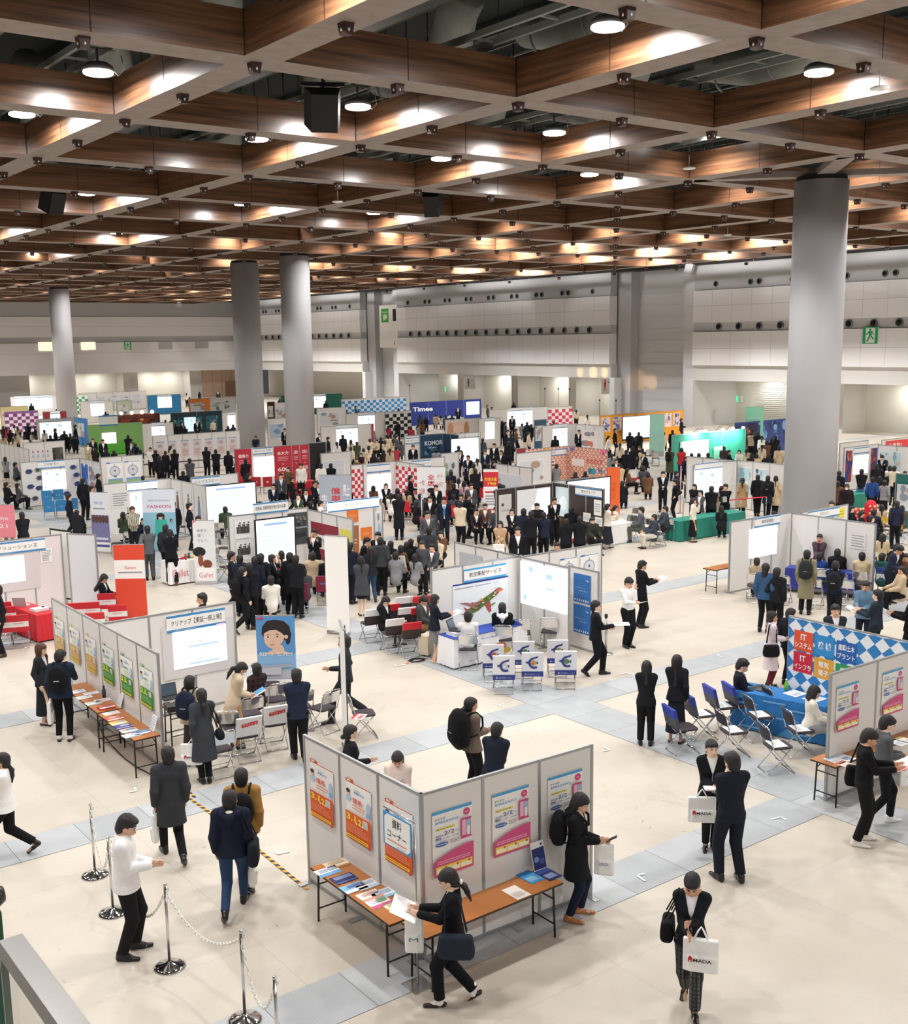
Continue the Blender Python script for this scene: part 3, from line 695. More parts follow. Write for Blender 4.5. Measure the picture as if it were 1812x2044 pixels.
 def handfree(T):
  for sd in (-1, 1):
   wr_, hd_ = A[sd][2], A[sd][5]; T.sub(lambda G, w=wr_, d=hd_: np.minimum((G-w)@d-.004, .09-np.sqrt(((G-w-d*.05)**2).sum(-1))))
 opened = top in ('suit', 'coat', 'long') 
 if opened:
  Sh = Vol(max(vox, .012)); torso(Sh, g-.014, .0, sleeve=False); 
  vmesh('shirt', Sh, cloth(shirt), root)
  if tie:
   T_ = MB(); c0, c1, c2 = U(0, .085, .475), U(0, .128, .32), U(0, .125, .15); sx = Vector(Rl[:, 0])
   v = [Vector(c0)-sx*.016*s, Vector(c0)+sx*.016*s, Vector(c1)+sx*.034*s, Vector(c1)-sx*.034*s, Vector(c2)+sx*.04*s, Vector(c2)-sx*.04*s]; fv = Vector(fr_)*.008
   T_.add(v+[a+fv for a in v], [(0, 1, 2, 3), (6, 9, 8, 7), (3, 2, 4, 5), (9, 11, 10, 8), (0, 3, 9, 6), (1, 7, 8, 2), (3, 5, 11, 9), (2, 8, 10, 4)], cloth(tie)); T_.build('necktie', root)
 T = Vol(vox); torso(T, g, hem)
 if top in ('hood',): T.cap(U(-.06, -.075, .50), U(.06, -.075, .50), .05*s, .05*s, .03).cap(U(0, -.09, .47), U(0, -.09, .42), .06*s, .03*s, .03)
 if top in ('suit', 'coat', 'long'):
  T.cap(U(-.055, -.03, .525), U(.055, -.03, .525), .030*s, .030*s, .02)
  vd = {'suit': .22, 'coat': .28, 'long': .28}[top]
  def vee(G):
   q = (G-P0)@Rl/s; x, y, z = q[..., 0], q[..., 1], q[..., 2]
   return np.minimum(np.minimum(y-.03, .17*np.clip((z-vd)/(.50-vd), -1, 1.4)*.42-np.abs(x)), z-vd)*s*.9
  T.sub(vee)
  if not sit:
   def slit(G):
    q = (G-P0)@Rl/s; x, y, z = q[..., 0], q[..., 1], q[..., 2]
    return np.minimum(np.minimum(y-.05, .006+np.clip(.16-z, 0, 1)*.10-np.abs(x)), .16-z)*s if top == 'suit' else np.minimum(np.minimum(y-.05, .007-np.abs(x)), vd-z)*s
   T.sub(slit)
 if top == 'vest': pass
 tm = cloth(tc)
 def patm(V, Q, m_):
  c = V[Q[:, 0]]; 
  if pat == 'stripe': k_ = (np.floor(c[:, 0]/.03) % 2).astype(np.int32)
  else: k_ = ((np.floor(c[:, 0]/.05) % 2+np.floor(c[:, 2]/.05) % 2) > 1).astype(np.int32)
  return k_, [m_, cloth({'stripe': 'C8C4B4'}.get(pat, pat if pat and len(pat) == 6 else '4A2A2A'))]
 nm = {'suit': 'suit_jacket', 'coat': 'coat', 'long': 'long_coat', 'jack': 'jacket', 'puff': 'padded_jacket', 'sweat': 'sweater', 'shirt': 'shirt', 'vest': 'vest', 'hood': 'hooded_jacket'}[top]
 vmesh(nm, T, tm, root, None, patm if pat else None)
 if bot in 'tj':
  L = Vol(vox); L.cap(P0+np.array([-.03, 0, .06])*s, P0+np.array([.03, 0, .06])*s, .115*s, .115*s, .04, ((0, 1, 0), .8)).cap(P0+np.array([-.045, -.01, -.03])*s, P0+np.array([.045, -.01, -.03])*s, .115*s, .115*s, .04, ((0, 1, 0), .85))
  ex = .012 if bot == 'j' else .022
  for sd in (-1, 1):
   hpj, kn, ank, pit = J[sd]; L.cap(hpj+np.array([0, 0, -.02]), kn, .083*s+ex*s, .056*s+ex*s, .03).cap(kn, ank+np.array([0, 0, .02]), .054*s+ex*s, .042*s+ex*s, .02)
   d_ = nrm(ank-kn); L.sub(lambda G, a=ank+d_*.004, d=d_: np.minimum((G-a)@d+.02*s, .14-np.sqrt(((G-a)**2).sum(-1))))
  L.sub(lambda G: G[..., 2]-(pz+.12*s)); vmesh('trousers', L, cloth(bc), root)
 elif bot in 'kl':
  L = Vol(vox); z0 = (.50 if bot == 'k' else .22)*s
  L.cap(P0+np.array([0, 0, .12])*s, P0+np.array([0, 0, -.02])*s, .10*s, .135*s, .04, ((0, 1, 0), .8))
  if sit:
   for sd in (-1, 1): L.cap(J[sd][0], J[sd][1]+np.array([0, -.03, 0]), .105*s, .085*s, .05)
   if bot == 'l': L.cap(J[-1][1], J[-1][2]+np.array([0, 0, .12]), .08*s, .10*s, .05).cap(J[1][1], J[1][2]+np.array([0, 0, .12]), .08*s, .10*s, .05)
  else:
   my = (J[-1][2][1]+J[1][2][1])/2
   sp = abs(J[-1][2][1]-J[1][2][1]); L.cap(P0+np.array([0, 0, -.02])*s, np.array([0, my*.6, z0]), .135*s, (.155 if bot == 'k' else .19)*s+sp*.22, .05, ((0, 1, 0), .85)); L.sub(lambda G: z0-G[..., 2])
  vmesh('skirt', L, cloth(bc), root)
 sm = hx(shoe, rough=.35)
 for sd in (-1, 1):
  hpj, kn, ank, pit = J[sd]; F = Vol(max(.008, vox*.7)); R = rotm('x', pit)
  o = ank+np.array([0, 0, 0]); q = lambda x, y, z: o+R@(np.array([x+sd*y*.18, y, z])*s)
  F.cap(q(0, -.045, -.052), q(0, .05, -.055), .036*s, .036*s, .02).cap(q(0, .05, -.058), q(0, .165, -.063), .040*s, .030*s, .02, ((0, 0, 1), .72)); F.cap(q(0, -.045, -.05), q(0, -.03, .0), .036*s, .040*s, .02)
  if not fem: F.cap(q(0, -.03, .0), q(0, .075, -.048), .043*s, .038*s, .02)
  zb = q(0, 0, -.084); n_ = R[:, 2]; F.sub(lambda G: -((G-zb)@n_))
  if socks or fem and bot in 'kl': F.sub(lambda G: np.minimum((G-q(0, .03, -.045))@n_, .2))
  vmesh('shoe', F, sm, root)
  if socks:
   F = Vol(.01); F.cap(ank+np.array([0, 0, -.03]), ank+np.array([0, 0, .06]), .044*s, .044*s, .01).cap(ank+np.array([0, 0, -.04]), q(0, .06, -.045), .036*s, .032*s, .02); vmesh('sock', F, cloth(socks), root)
 return root, {'L': A[-1], 'R': A[1], 'chest': U(0, .0, .40), 'U': U, 's': s, 'P0': P0, 'Rl': Rl, 'Hd': Hd}
# ================================================================ booth kit
ALU = hx('A8A9AB', rough=.35, metal=.6); PANEL = hx('E6E3E0', rough=.6, noise=.02, scale=3); CHR = hx('D6D7D9', rough=.16, metal=.95); STEEL = hx('C9C9C9', rough=.22, metal=.9)
BLK = hx('17171A', rough=.5); WHT = hx('F4F4F3', rough=.7); SEATM = hx('3A3238', rough=.8, noise=.1, scale=40); ORG = hx('B8743C', rough=.35, noise=.10, scale=4)
BLUE = hx('3B8BC6', rough=.6); TXT = hx('2A2A2E', rough=.7); GRY = hx('9A9AA0', rough=.7)
C = lambda s: hx(s, rough=.65)
PAPER = hx('F6F5F2', rough=.7)
def azi(x): d = ray(x, 1400); return math.atan2(d[0], d[1])
def rz_of(p, h):  # heading h (deg clockwise from straight away from the camera) -> rotation for something facing +Y
 return -(math.atan2(p[0], p[1])+math.radians(h))
class Wall: pass
def along(p, u, x1):
 v = np.array([p[0], p[1], p[2]-CAM_H]); k = (x1-906)/FOC; u = np.array(u)
 return (v@CRT-k*(v@CF))/(k*(u@CF)-u@CRT)
def wall(x0, y0, x1, y1, label, h=2.08, n=None, col=None, snap=True, name='partition_wall', side=None):
 p = at(x0, y0, h)
 if snap:
  u = Vector((1, 0, 0)) if y1 < y0 else Vector((0, -1, 0)); L = along(p, u, x1)
 else:
  q = at(x1, y1, h); u = q-p; u.z = 0; L = u.length; u.normalize()
 w = Wall(); w.o = Vector((p.x, p.y, 0)); w.u = u; w.n = Vector((u.y, -u.x, 0)); w.L = L; w.h = h; w.label = label
 n = n or max(1, round(L/.9)); w.np = n; w.pw = L/n; ang = math.atan2(u.y, u.x)
 t = thing(name, label, 'partition wall', w.o, ang); w.t = t; pm = col or PANEL
 for i in range(n):
  a = i*w.pw; m_ = side[i % len(side)] if side else pm
  MB().b2((a+.02, -.012, .03), (a+w.pw-.02, .012, h-.03), m_).build('panel', t)
 for i in range(n+1): MB().b2((i*w.pw-.02, -.02, 0), (i*w.pw+.02, .02, h), ALU).build('post', t)
 MB().b2((0, -.018, h-.035), (L, .018, h-.001), ALU).build('top_rail', t); MB().b2((0, -.018, .01), (L, .018, .05), ALU).build('base_rail', t)
 if h > 1.9 and L > 1.5:
  for a in (.05, L/2, L-.05): MB().b2((a-.04, -.2, 0), (a+.04, .2, .012), ALU).build('foot_plate', t)
 return w
def sheet(w, a, z, wd, ht, base=PAPER, off=.022, t=.004):
 z *= .925; ht *= .925
 return Flat(w.o+w.u*a+w.n*off+Z*z, w.u, Z, w.n, wd, ht, base, t)
def put(fl, name, label, cat, group=None):
 """link a Flat as a thing, with its origin at its own place"""
 o = fl.build(name); c = fl.o.copy(); o.data.transform(Matrix.Translation(-c)); o.location = c
 return tag(o, label, cat, group)
def header(w, a, z, text, wd=1.75, ht=.40, label=None, sub=True, bc=None):
 b = bc or BLUE; f = sheet(w, a, z, wd, ht, PAPER, .03, .012)
 f.rect(0, .86, 1, 1, b); f.rect(0, 0, 1, .15, b)
 if text:
  W = glyphs(text)[2]/glyphs(text)[3]; hh = .34; tw = min(.86, W*hh*ht/wd); f.text(text, .5, .36, tw, TXT, hgt=hh, ali='c')
 if sub: lines(f, .12, .04, .5, .12, 1, C('BFD8EC'))
 return put(f, 'name_board', label or 'white company name board with blue stripes on '+w.label[:40], 'sign')
def screen(w, a, z, wd, ht, label, content=0, em=1.1, tint='F6F8FC', frame=False):
 """projected picture on a sheet, the projector light put in as its glow"""
 f = sheet(w, a, z, wd, ht, None, .035); f.k = 0
 f.rect(0, 0, 1, 1, hx(tint, rough=.9, emit=em)); rr = random.Random(content)
 g = hx('C6D2E4', rough=.9, emit=em*.75); g2 = hx('A9C6E6', rough=.9, emit=em*.7)
 if content == 1:
  for y in (.74, .56, .32, .12): f.rect(.1+rr.random()*.1, y, .6+rr.random()*.2, y+.02, g)
  for y in (.50, .06): f.rect(.28, y, .84, y+.045, g2)
  for y in (.62, .17): f.poly([(.46, y+.03), (.54, y+.03), (.5, y)], hx('9EA6C8', emit=em*.7))
  f.rect(.82, .93, .98, .985, hx('F0B8C8', emit=em*.8))
 elif content == 2:
  f.rect(.15, .93, .75, .97, hx('8DA6DC', emit=em*.7)); 
  for i in range(9): f.rect(.05, .84-i*.08, .9, .844-i*.08, g)
  for i in range(6): f.rect(.1+i*.14, .12, .13+i*.14, .86, hx('DCE6F2', emit=em*.9))
 elif content == 3:
  for _ in range(9): x, y = rr.random()*.8, rr.random()*.8; f.rect(x, y, x+.04+rr.random()*.12, y+.03+rr.random()*.1, rr.choice((g, g2, hx('CFE8F4', emit=em*.8))))
 elif content == 4: f.rect(0, .82, 1, 1, hx('8CCBE8', emit=em*.8)); f.rect(.55, .45, .6, .7, g2)
 f.t = .002
 o = put(f, 'projected_slide' if not frame else 'screen_picture', label, 'projected slide')
 return o
def stand_screen(x, y, zt, wd, ht, u, label, content=0, base_px=None, em=1.0, zb=None):
 """black-bordered pull-up projection screen on a stand; x,y = pixel of its top left corner"""
 p = at(x, y, zt); t = thing('projection_screen', label, 'projection screen', (p.x, p.y, 0), math.atan2(u.y, u.x)); zb = zt-ht
 f = MB(); f.b2((-.05, -.015, zb-.12), (wd+.05, .015, zt+.04), BLK); f.build('border', t)
 pf = Flat((.0, -.018, zb), X, Z, -Y, wd, ht, None, .002); em_ = hx('EEF4FA', rough=.9, emit=em); pf.rect(0, 0, 1, 1, em_)  # projector light is put into the picture as emission
 if content: 
  lines(pf, .08, .1, .92, .8, 9, hx('B8CCE4', rough=.9, emit=em*.8), .25, content); pf.rect(.2, .88, .8, .93, hx('90A8DC', emit=em*.8))
 pf.build('picture', t)
 s = MB(); s.tube([(wd/2, .03, 0), (wd/2, .03, zt)], .015, BLK, 6); s.build('mast', t)
 s = MB()
 for a in (.9, 3.0, 5.1): s.tube([(wd/2, .03, .35), (wd/2+math.cos(a)*.45, .03+math.sin(a)*.45, .0)], .012, BLK, 6)
 s.build('tripod', t); return t
def hdr_post(p, u, text, wd, z, label, h=.34, leg=True, em=0):
 """name board carried on posts above a booth; p = its left end on the floor"""
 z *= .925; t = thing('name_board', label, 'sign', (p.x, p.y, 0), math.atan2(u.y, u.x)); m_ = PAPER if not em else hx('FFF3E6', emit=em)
 f = Flat((0, -.02, z), X, Z, -Y, wd, h, m_, .02); f.rect(0, .87, 1, 1, BLUE); f.rect(0, 0, 1, .13, BLUE)
 if text: W = glyphs(text)[2]/glyphs(text)[3]; tw = min(.86, W*.36*h/wd); f.text(text, .5, .34, tw, TXT, hgt=.36, ali='c')
 f.build('board', t); s = MB()
 for a in (.1, wd-.1): s.tube([(a, 0, 0 if leg else z-.3), (a, 0, z+.1)], .012, ALU, 6)
 s.build('hanger_rod', t); return t

# ---- posters (company seminar posters of the photograph)
def expo(w, a, z, label, wd=.62, ht=.93):
 f = sheet(w, a, z, wd, ht); bl = C('4AA6DC'); na = C('3C4F8E'); pk = C('D9548A')
 f.rect(0, .955, 1, 1, bl); f.text('マイナビ', .06, .855, .27, TXT, hgt=.04, bold=.01); f.text('業界研究', .07, .80, .26, bl, hgt=.04, bold=.01); f.text('EXPO', .35, .80, .30, bl, hgt=.04)
 f.disc(.865, .88, .085, .056, C('DC4A7E')); f.text('無料', .82, .868, .09, WHT, hgt=.022)
 f.rect(.07, .705, .56, .732, C('EFE64A')); f.text('業界を知る', .09, .708, .4, TXT, hgt=.018)
 f.text('2020.', .07, .605, .2, na, hgt=.028); f.text('2/2', .28, .61, .26, na, hgt=.062); f.text('(日)', .56, .625, .09, na, hgt=.024)
 f.rect(.07, .555, .20, .59, na); f.text('開場', .085, .56, .1, WHT, hgt=.022); f.text('11:00 - 17:00', .24, .56, .40, na, hgt=.022)
 f.disc(.22, .485, .16, .033, C('3B6CB6')); f.text('西新宿', .10, .475, .24, WHT, hgt=.022); lines(f, .42, .46, .66, .53, 3, GRY, .35)
 f.rect(.70, .50, .95, .79, pk); f.rect(.72, .53, .82, .77, C('F2B8D0')); f.rect(.83, .56, .93, .76, C('9AC4DC')); f.rect(.84, .52, .92, .66, C('ECECEC')); f.rect(.68, .485, .97, .505, pk); f.rect(.69, .785, .96, .80, C('C23A74'))
 f.poly([(0, .0), (1, 0), (1, .40)]+[(1-i/10, .40-.16*(i/10)**2) for i in range(1, 11)], pk)
 lines(f, .08, .18, .9, .24, 2, C('F4B8CC'), .4, 3)
 f.rect(.04, .04, .96, .155, C('F3E15A'))
 for i in range(3): f.rect(.06+i*.30, .05, .33+i*.30, .12, C('FFF8D8')); f.disc(.28+i*.30, .125, .03, .018, C('DC4A5E'))
 return put(f, 'poster', label, 'poster')
def rikei(w, a, z, label, kind='o', wd=.62, ht=.95):
 f = sheet(w, a, z, wd, ht); col = {'o': 'E2632A', 'g': '3F8F3A', 'y': 'CDA45E'}[kind]; cm = C(col)
 f.rect(0, 1.0, .30, 1.04, C({'o': 'D9502A', 'g': '3F8F3A', 'y': 'D9B23C'}[kind])); f.rect(0, .985, 1, 1, cm); f.rect(.05, 1.007, .2, 1.03, WHT)
 f.text('マイナビ', .33, .88, .26, TXT, hgt=.03); f.text('就職EXPO', .33, .825, .40, C('3A7FC4'), hgt=.045, bold=.01)
 f.disc(.10, .80, .07, .055, C('E8C4A8')); f.disc(.10, .835, .075, .035, C('2A2422')); f.rect(.02, .66, .2, .75, C('B8D4EA'))
 f.disc(.90, .68, .085, .10, C('B7CDE6')); f.rect(.82, .52, .98, .60, C('8FB2DA'))
 if kind == 'o': f.text('理系', .28, .66, .40, C('DC4A3A'), hgt=.095, bold=.015)
 else: f.text('業種別', .28, .69, .4, C('4A8F52' if kind == 'g' else 'C8A060'), hgt=.06, bold=.01)
 lines(f, .28, .55, .80, .64, 2, C('E89A7A' if kind == 'o' else 'A8C4A0'), .4, 4)
 f.rect(0, 0, 1, .48, cm)
 if kind == 'o': f.text('3.1', .04, .335, .38, C('FFE83A'), hgt=.11, bold=.03); f.text('2', .50, .315, .14, C('FFE83A'), hgt=.11, bold=.03); f.disc(.45, .33, .03, .02, WHT); f.disc(.69, .33, .03, .02, WHT)
 elif kind == 'g': f.text('3.3', .04, .32, .42, C('F6EE3A'), hgt=.13, bold=.03); f.disc(.52, .34, .035, .022, WHT)
 else: f.text('3.8', .10, .32, .36, C('F4E2B8'), hgt=.11, bold=.02)
 f.rect(.70, .32, .90, .45, C('F4EDE6')); lines(f, .72, .33, .88, .44, 4, GRY, .4)
 lines(f, .06, .14, .94, .29, 5, C({'o': 'F2A07A', 'g': '9CCB86', 'y': 'EAD6AC'}[kind]), .35, 9)
 f.rect(.06, .045, .94, .10, C('F4D83A')); lines(f, .10, .055, .9, .09, 1, cm, .5)
 f.poly([(.93, 0), (1, 0), (1, .05)], C('C8402A'))
 return put(f, 'poster', label, 'poster')
def clockp(w, a, z, label, wd=.6, ht=.9, foot=True):
 f = sheet(w, a, z, wd, ht); f.rect(0, .95, .25, 1, C('3B78C0')); f.rect(0, .97, 1, .985, C('3B78C0')); f.disc(.5, .62, .33, .22, C('A9AFC0')); f.disc(.5, .62, .27, .18, C('D9DEE8')); f.disc(.5, .64, .05, .04, C('8A3A3A')); f.rect(.48, .8, .52, .9, C('7A8498'))
 f.rect(.40, .36, .60, .44, C('7486A8'))
 if foot: f.rect(.06, .06, .94, .30, C('7FA9D2')); f.rect(.12, .12, .88, .22, C('9CBE7C')); lines(f, .1, .02, .9, .06, 1, GRY)
 return put(f, 'poster', label, 'poster', 'clock emblem posters on distant booths' if label.startswith('white poster with a round') else None)
def photop(w, a, z, label, wd, ht, cols, seed=1, base=None, cells=14, group=None):
 """picture poster: soft patches of colour in broad shapes"""
 f = sheet(w, a, z, wd, ht, base or PAPER); rr = random.Random(seed); f.rect(.03, .03, .97, .97, C(cols[0]))
 for i in range(cells):
  x, y = .06+rr.random()*.88, .06+rr.random()*.88; f.disc(x, y, min(x, 1-x, .06+rr.random()*.22)*.95, min(y, 1-y, .05+rr.random()*.16)*.95, C(rr.choice(cols)), 9)
 return put(f, 'poster', label, 'poster', group)
def face(f, cx, cy, rx, ry, hairc='2A201E', skin='E4BFA6', long=False):
 f.disc(cx, cy+ry*.18, rx*1.18, ry*1.12, C(hairc), 24)
 if long: f.rect(cx-rx*1.2, cy-ry*1.2, cx+rx*1.2, cy+ry*.2, C(hairc))
 f.disc(cx, cy-ry*.08, rx*.92, ry*.98, C(skin), 24)
 f.poly([(cx-rx*1.0, cy+ry*.3), (cx-rx*.4, cy+ry*.62), (cx+rx*.3, cy+ry*.42), (cx+rx*1.0, cy+ry*.5), (cx+rx*.9, cy+ry*1.1), (cx, cy+ry*1.28), (cx-rx*.9, cy+ry*1.1)], C(hairc))
 for s_ in (-1, 1): f.disc(cx+s_*rx*.4, cy+ry*.02, rx*.13, ry*.055, C('1E1614'), 10); f.rect(cx+s_*rx*.4-rx*.2, cy+ry*.2, cx+s_*rx*.4+rx*.2, cy+ry*.235, C(hairc))
 f.rect(cx-rx*.05, cy-ry*.35, cx+rx*.07, cy-ry*.31, C('B88A72')); f.disc(cx, cy-ry*.58, rx*.27, ry*.07, C('B8605C'), 12)
# ---- furniture
def chair(name, label, cover=None, seatm=None, group=None, backm=None):
 """steel folding chair facing +Y. cover: (top colour, body colour, band colour, print)"""
 t = thing(name, label, 'chair', (0, 0, 0), 0, group); r = .011
 for sx in (-.21, .21):
  MB().tube([(sx, -.25, .80), (sx, -.16, .45), (sx, .24, .0)], r, CHR, 7).build('leg', t)
  MB().tube([(sx*.92, .17, .44), (sx*.92, -.24, .0)], r, CHR, 7).build('leg', t)
 f = MB(); f.tube([(-.21, -.25, .79), (-.17, -.262, .835), (.17, -.262, .835), (.21, -.25, .79)], r, CHR, 7); f.build('top_rail', t)
 f = MB(); f.tube([(-.20, .235, .015), (.20, .235, .015)], r, CHR, 7); f.build('floor_bar', t); f = MB(); f.tube([(-.195, -.23, .015), (.195, -.23, .015)], r, CHR, 7); f.build('floor_bar', t)
 f = MB(); f.tube([(-.20, .09, .14), (.20, .09, .14)], .008, CHR, 6); f.build('stretcher', t)
 s = MB(); sm_ = seatm or SEATM
 n = 8; top = []
 for z_, e in ((.435, 0), (.462, 0), (.468, -.02)):
  for k in range(4*n):
   a = 2*math.pi*k/(4*n); ca, sa = math.cos(a), math.sin(a); q = .35
   top.append(((.20+e)*math.copysign(abs(ca)**q, ca), .02+(.20+e)*math.copysign(abs(sa)**q, sa), z_))
 N = 4*n; s.add(top, [tuple(range(N))[::-1]]+[(i*N+k, i*N+(k+1) % N, (i+1)*N+(k+1) % N, (i+1)*N+k) for i in (0, 1) for k in range(N)]+[tuple(2*N+k for k in range(N))], sm_); s.build('seat', t)
 bk_ = MB(); vs = []; fs = []; W_ = 10
 for i in range(W_+1):
  x = -.20+.40*i/W_; c_ = .03*(1-(x/.2)**2)
  for z_, yy in ((.60, -.205), (.81, -.255)):
   vs += [(x, yy-c_-.006, z_), (x, yy-c_+.006, z_)]
 for i in range(W_):
  o = i*4; p_ = o+4; fs += [(o, p_, p_+2, o+2), (o+1, o+3, p_+3, p_+1), (o+2, p_+2, p_+3, o+3), (o, o+1, p_+1, p_)]
 fs += [(0, 2, 3, 1), (W_*4, W_*4+1, W_*4+3, W_*4+2)]; bk_.add(vs, fs, backm or CHR, False); bk_.build('backrest', t)
 if cover:
  tc_, bc_, nc_, kind, zb = cover; c_ = MB()
  def slab(z0, z1, m_, e=.0):
   y0, y1 = (-.165-.09*(z0-.45)/.35), (-.165-.09*(z1-.45)/.35)
   v = [(x*(.225+e), y+d, z) for z, y in ((z0, y0-.02), (z1, y1-.02)) for x in (-1, 1) for d in (-.03-e, .035+e)]
   c_.add(v, [(0, 2, 3, 1), (4, 5, 7, 6), (0, 4, 6, 2), (1, 3, 7, 5), (0, 1, 5, 4), (2, 6, 7, 3)], m_)
  zt = .85; zz = zt-.17 if tc_ != bc_ else zt
  if tc_ != bc_: slab(zz, zt, C(tc_))
  if nc_: slab(zb, zb+.12, C(nc_), .001); slab(zb+.12, zz, C(bc_))
  else: slab(zb, zz, C(bc_))
  cov = c_.build('cover', t)
  if kind:
   sl = math.atan2(.09, .35); v = Vector((0, -math.sin(sl), math.cos(sl))); nn = Vector((0, -math.cos(sl), -math.sin(sl)))
   g = Flat(Vector((-.2, -.165-.09*(zb-.45)/.35-.052, zb)), X, v, nn, .40, zt-zb, None, .002); kind(g); g.build('cover_print', cov)
 return t
def table(label, L, W=.45, H=.70, cloth_=None, rz=0, loc=(0, 0, 0), topm=None, drop=.6, name=None, prt=None, skirt_front=True):
 """trestle table, long side along local X, centred"""
 t = thing(name or 'folding_table', label, 'table', loc, rz)
 if cloth_ is None:
  MB().b2((-L/2, -W/2, H-.03), (L/2, W/2, H), topm or ORG).build('tabletop', t); MB().b2((-L/2-.004, -W/2-.004, H-.028), (L/2+.004, W/2+.004, H-.006), hx('3A2A20')).build('edge_band', t)
  for sx in (-1, 1):
   for sy in (-1, 1): MB().tube([(sx*(L/2-.12), sy*(W/2-.04), H-.03), (sx*(L/2-.1), sy*(W/2-.03), 0)], .014, BLK, 7).build('leg', t)
   b = MB(); b.tube([(sx*(L/2-.115), -(W/2-.04), H*.72), (sx*(L/2-.115), W/2-.04, H*.72)], .010, BLK, 6); b.build('crossbar', t); b = MB(); b.tube([(sx*(L/2-.105), -(W/2-.04), H*.25), (sx*(L/2-.105), W/2-.04, H*.25)], .010, BLK, 6); b.build('crossbar', t)
   b = MB(); b.tube([(sx*(L/2-.12), W/2-.05, H*.8), (sx*(L/2-.42), W/2-.05, H-.04)], .009, BLK, 6); b.build('brace', t)
  b = MB(); b.tube([(-(L/2-.12), W/2-.06, H-.06), (L/2-.12, W/2-.06, H-.06)], .010, BLK, 6); b.build('under_rail', t)
 else:
  n = 6; vs = []; rr = random.Random(3)
  per = []
  for i in range(n*4): per.append((-L/2+L*i/(n*4), -W/2))
  for i in range(n*2): per.append((L/2, -W/2+W*i/(n*2)))
  for i in range(n*4): per.append((L/2-L*i/(n*4), W/2))
  for i in range(n*2): per.append((-L/2, W/2-W*i/(n*2)))
  N = len(per); zb = H-drop
  for z_, e in ((H, 0), (H-.01, .008), ((H+zb)/2, .02), (zb, .03)):
   for k, (x, y) in enumerate(per):
    f_ = 1+ (e/.5)*(1+.5*math.sin(k*1.7))*(z_ < H-.02); vs.append((x+math.copysign(e*(1+.6*math.sin(k*1.9)), x)*(abs(x) > L/2-.001), y+math.copysign(e*(1+.6*math.sin(k*1.9)), y)*(abs(y) > W/2-.001), z_))
  fs = [tuple(range(N))]+[(i*N+(k+1) % N, i*N+k, (i+1)*N+k, (i+1)*N+(k+1) % N) for i in range(3) for k in range(N)]
  m_ = MB(); m_.add(vs, fs, cloth_); cl = m_.build('tablecloth', t)
  if prt: g = Flat((-L/2, -W/2-.034, zb), X, Z, -Y, L, drop, None, .004); prt(g); g.build('cloth_print', cl)
  for sx in (-1, 1): MB().b2((sx*(L/2-.1)-.015, -W/2+.05, 0), (sx*(L/2-.1)+.015, W/2-.05, H-.01), BLK).build('trestle', t)
 return t
def leaflet(p, u, v, z, wd, ht, cols, label, seed=0, group=None, th=.006, name='leaflet'):
 """printed sheet lying on a table; u,v in-plane unit vectors"""
 f = Flat(Vector((p[0], p[1], z)), u, v, Z, wd, ht, C(cols[0]), th); rr = random.Random(seed)
 if len(cols) > 1:
  f.rect(.0, .62+rr.random()*.2, 1, 1, C(cols[1]))
  if len(cols) > 2: f.rect(.08, .15, .5+rr.random()*.4, .5, C(cols[2]))
 lines(f, .08, .08, .9, .55, 5, C('9AA4B4'), .25, seed)
 return put(f, name, label, 'leaflet', group)
def rollup(x, y, wd, ht, rz, label, draw, base='F2F2F2', zb=.06, name='roll_up_banner', thin=True):
 """x,y pixel of the foot centre; panel faces local -Y"""
 p = at(x, y, 0); t = thing(name, label, 'banner', p, rz)
 MB().b2((-wd/2, -.07, 0), (wd/2, .07, zb), STEEL).build('base', t)
 f = Flat((-wd/2, -.012, zb), X, Z, -Y, wd, ht, C(base), .006)
 if draw: draw(f)
 f.build('banner_sheet', t); MB().b2((-wd/2, -.02, zb+ht), (wd/2, .015, zb+ht+.02), STEEL).build('top_bar', t)
 MB().tube([(0, .03, .0), (0, .03, zb+ht)], .012, STEEL, 6).build('support_pole', t)
 for sx in (-.3, .3): MB().tube([(sx*wd, 0, .015), (sx*wd, .22, .015)], .012, STEEL, 6).build('foot', t)
 return t
# ================================================================ booths, near to far
def zof(P, y):
 lo, hi = -1.0, 6.0
 for _ in range(40):
  m_ = (lo+hi)/2
  if px((P[0], P[1], m_))[1] > y: lo = m_
  else: hi = m_
 return m_
def tpx(a, b, c, label, z=.70, mn=None, **k):
 """table from three corners of its top: a-b the near long edge, c behind b"""
 A_, B_, C_ = at(*a, z), at(*b, z), at(*c, z); u = (B_-A_); L = u.length; u.normalize(); v = Vector((-u.y, u.x, 0)); W_ = abs((C_-B_).dot(v))
 if (C_-B_).dot(v) < 0: v = -v
 if mn: W_ = mn
 cc = (A_+B_)/2+v*W_/2; return table(label, L, W_, z, rz=math.atan2(u.y, u.x), loc=(cc.x, cc.y, 0), **k), u, v
def leaf(x, y, wd, ht, u, v, cols, label, z=.702, **k):
 p = at(x, y, z); return leaflet(p-u*wd/2-v*ht/2, u, v, z, wd, ht, cols, label, **k)
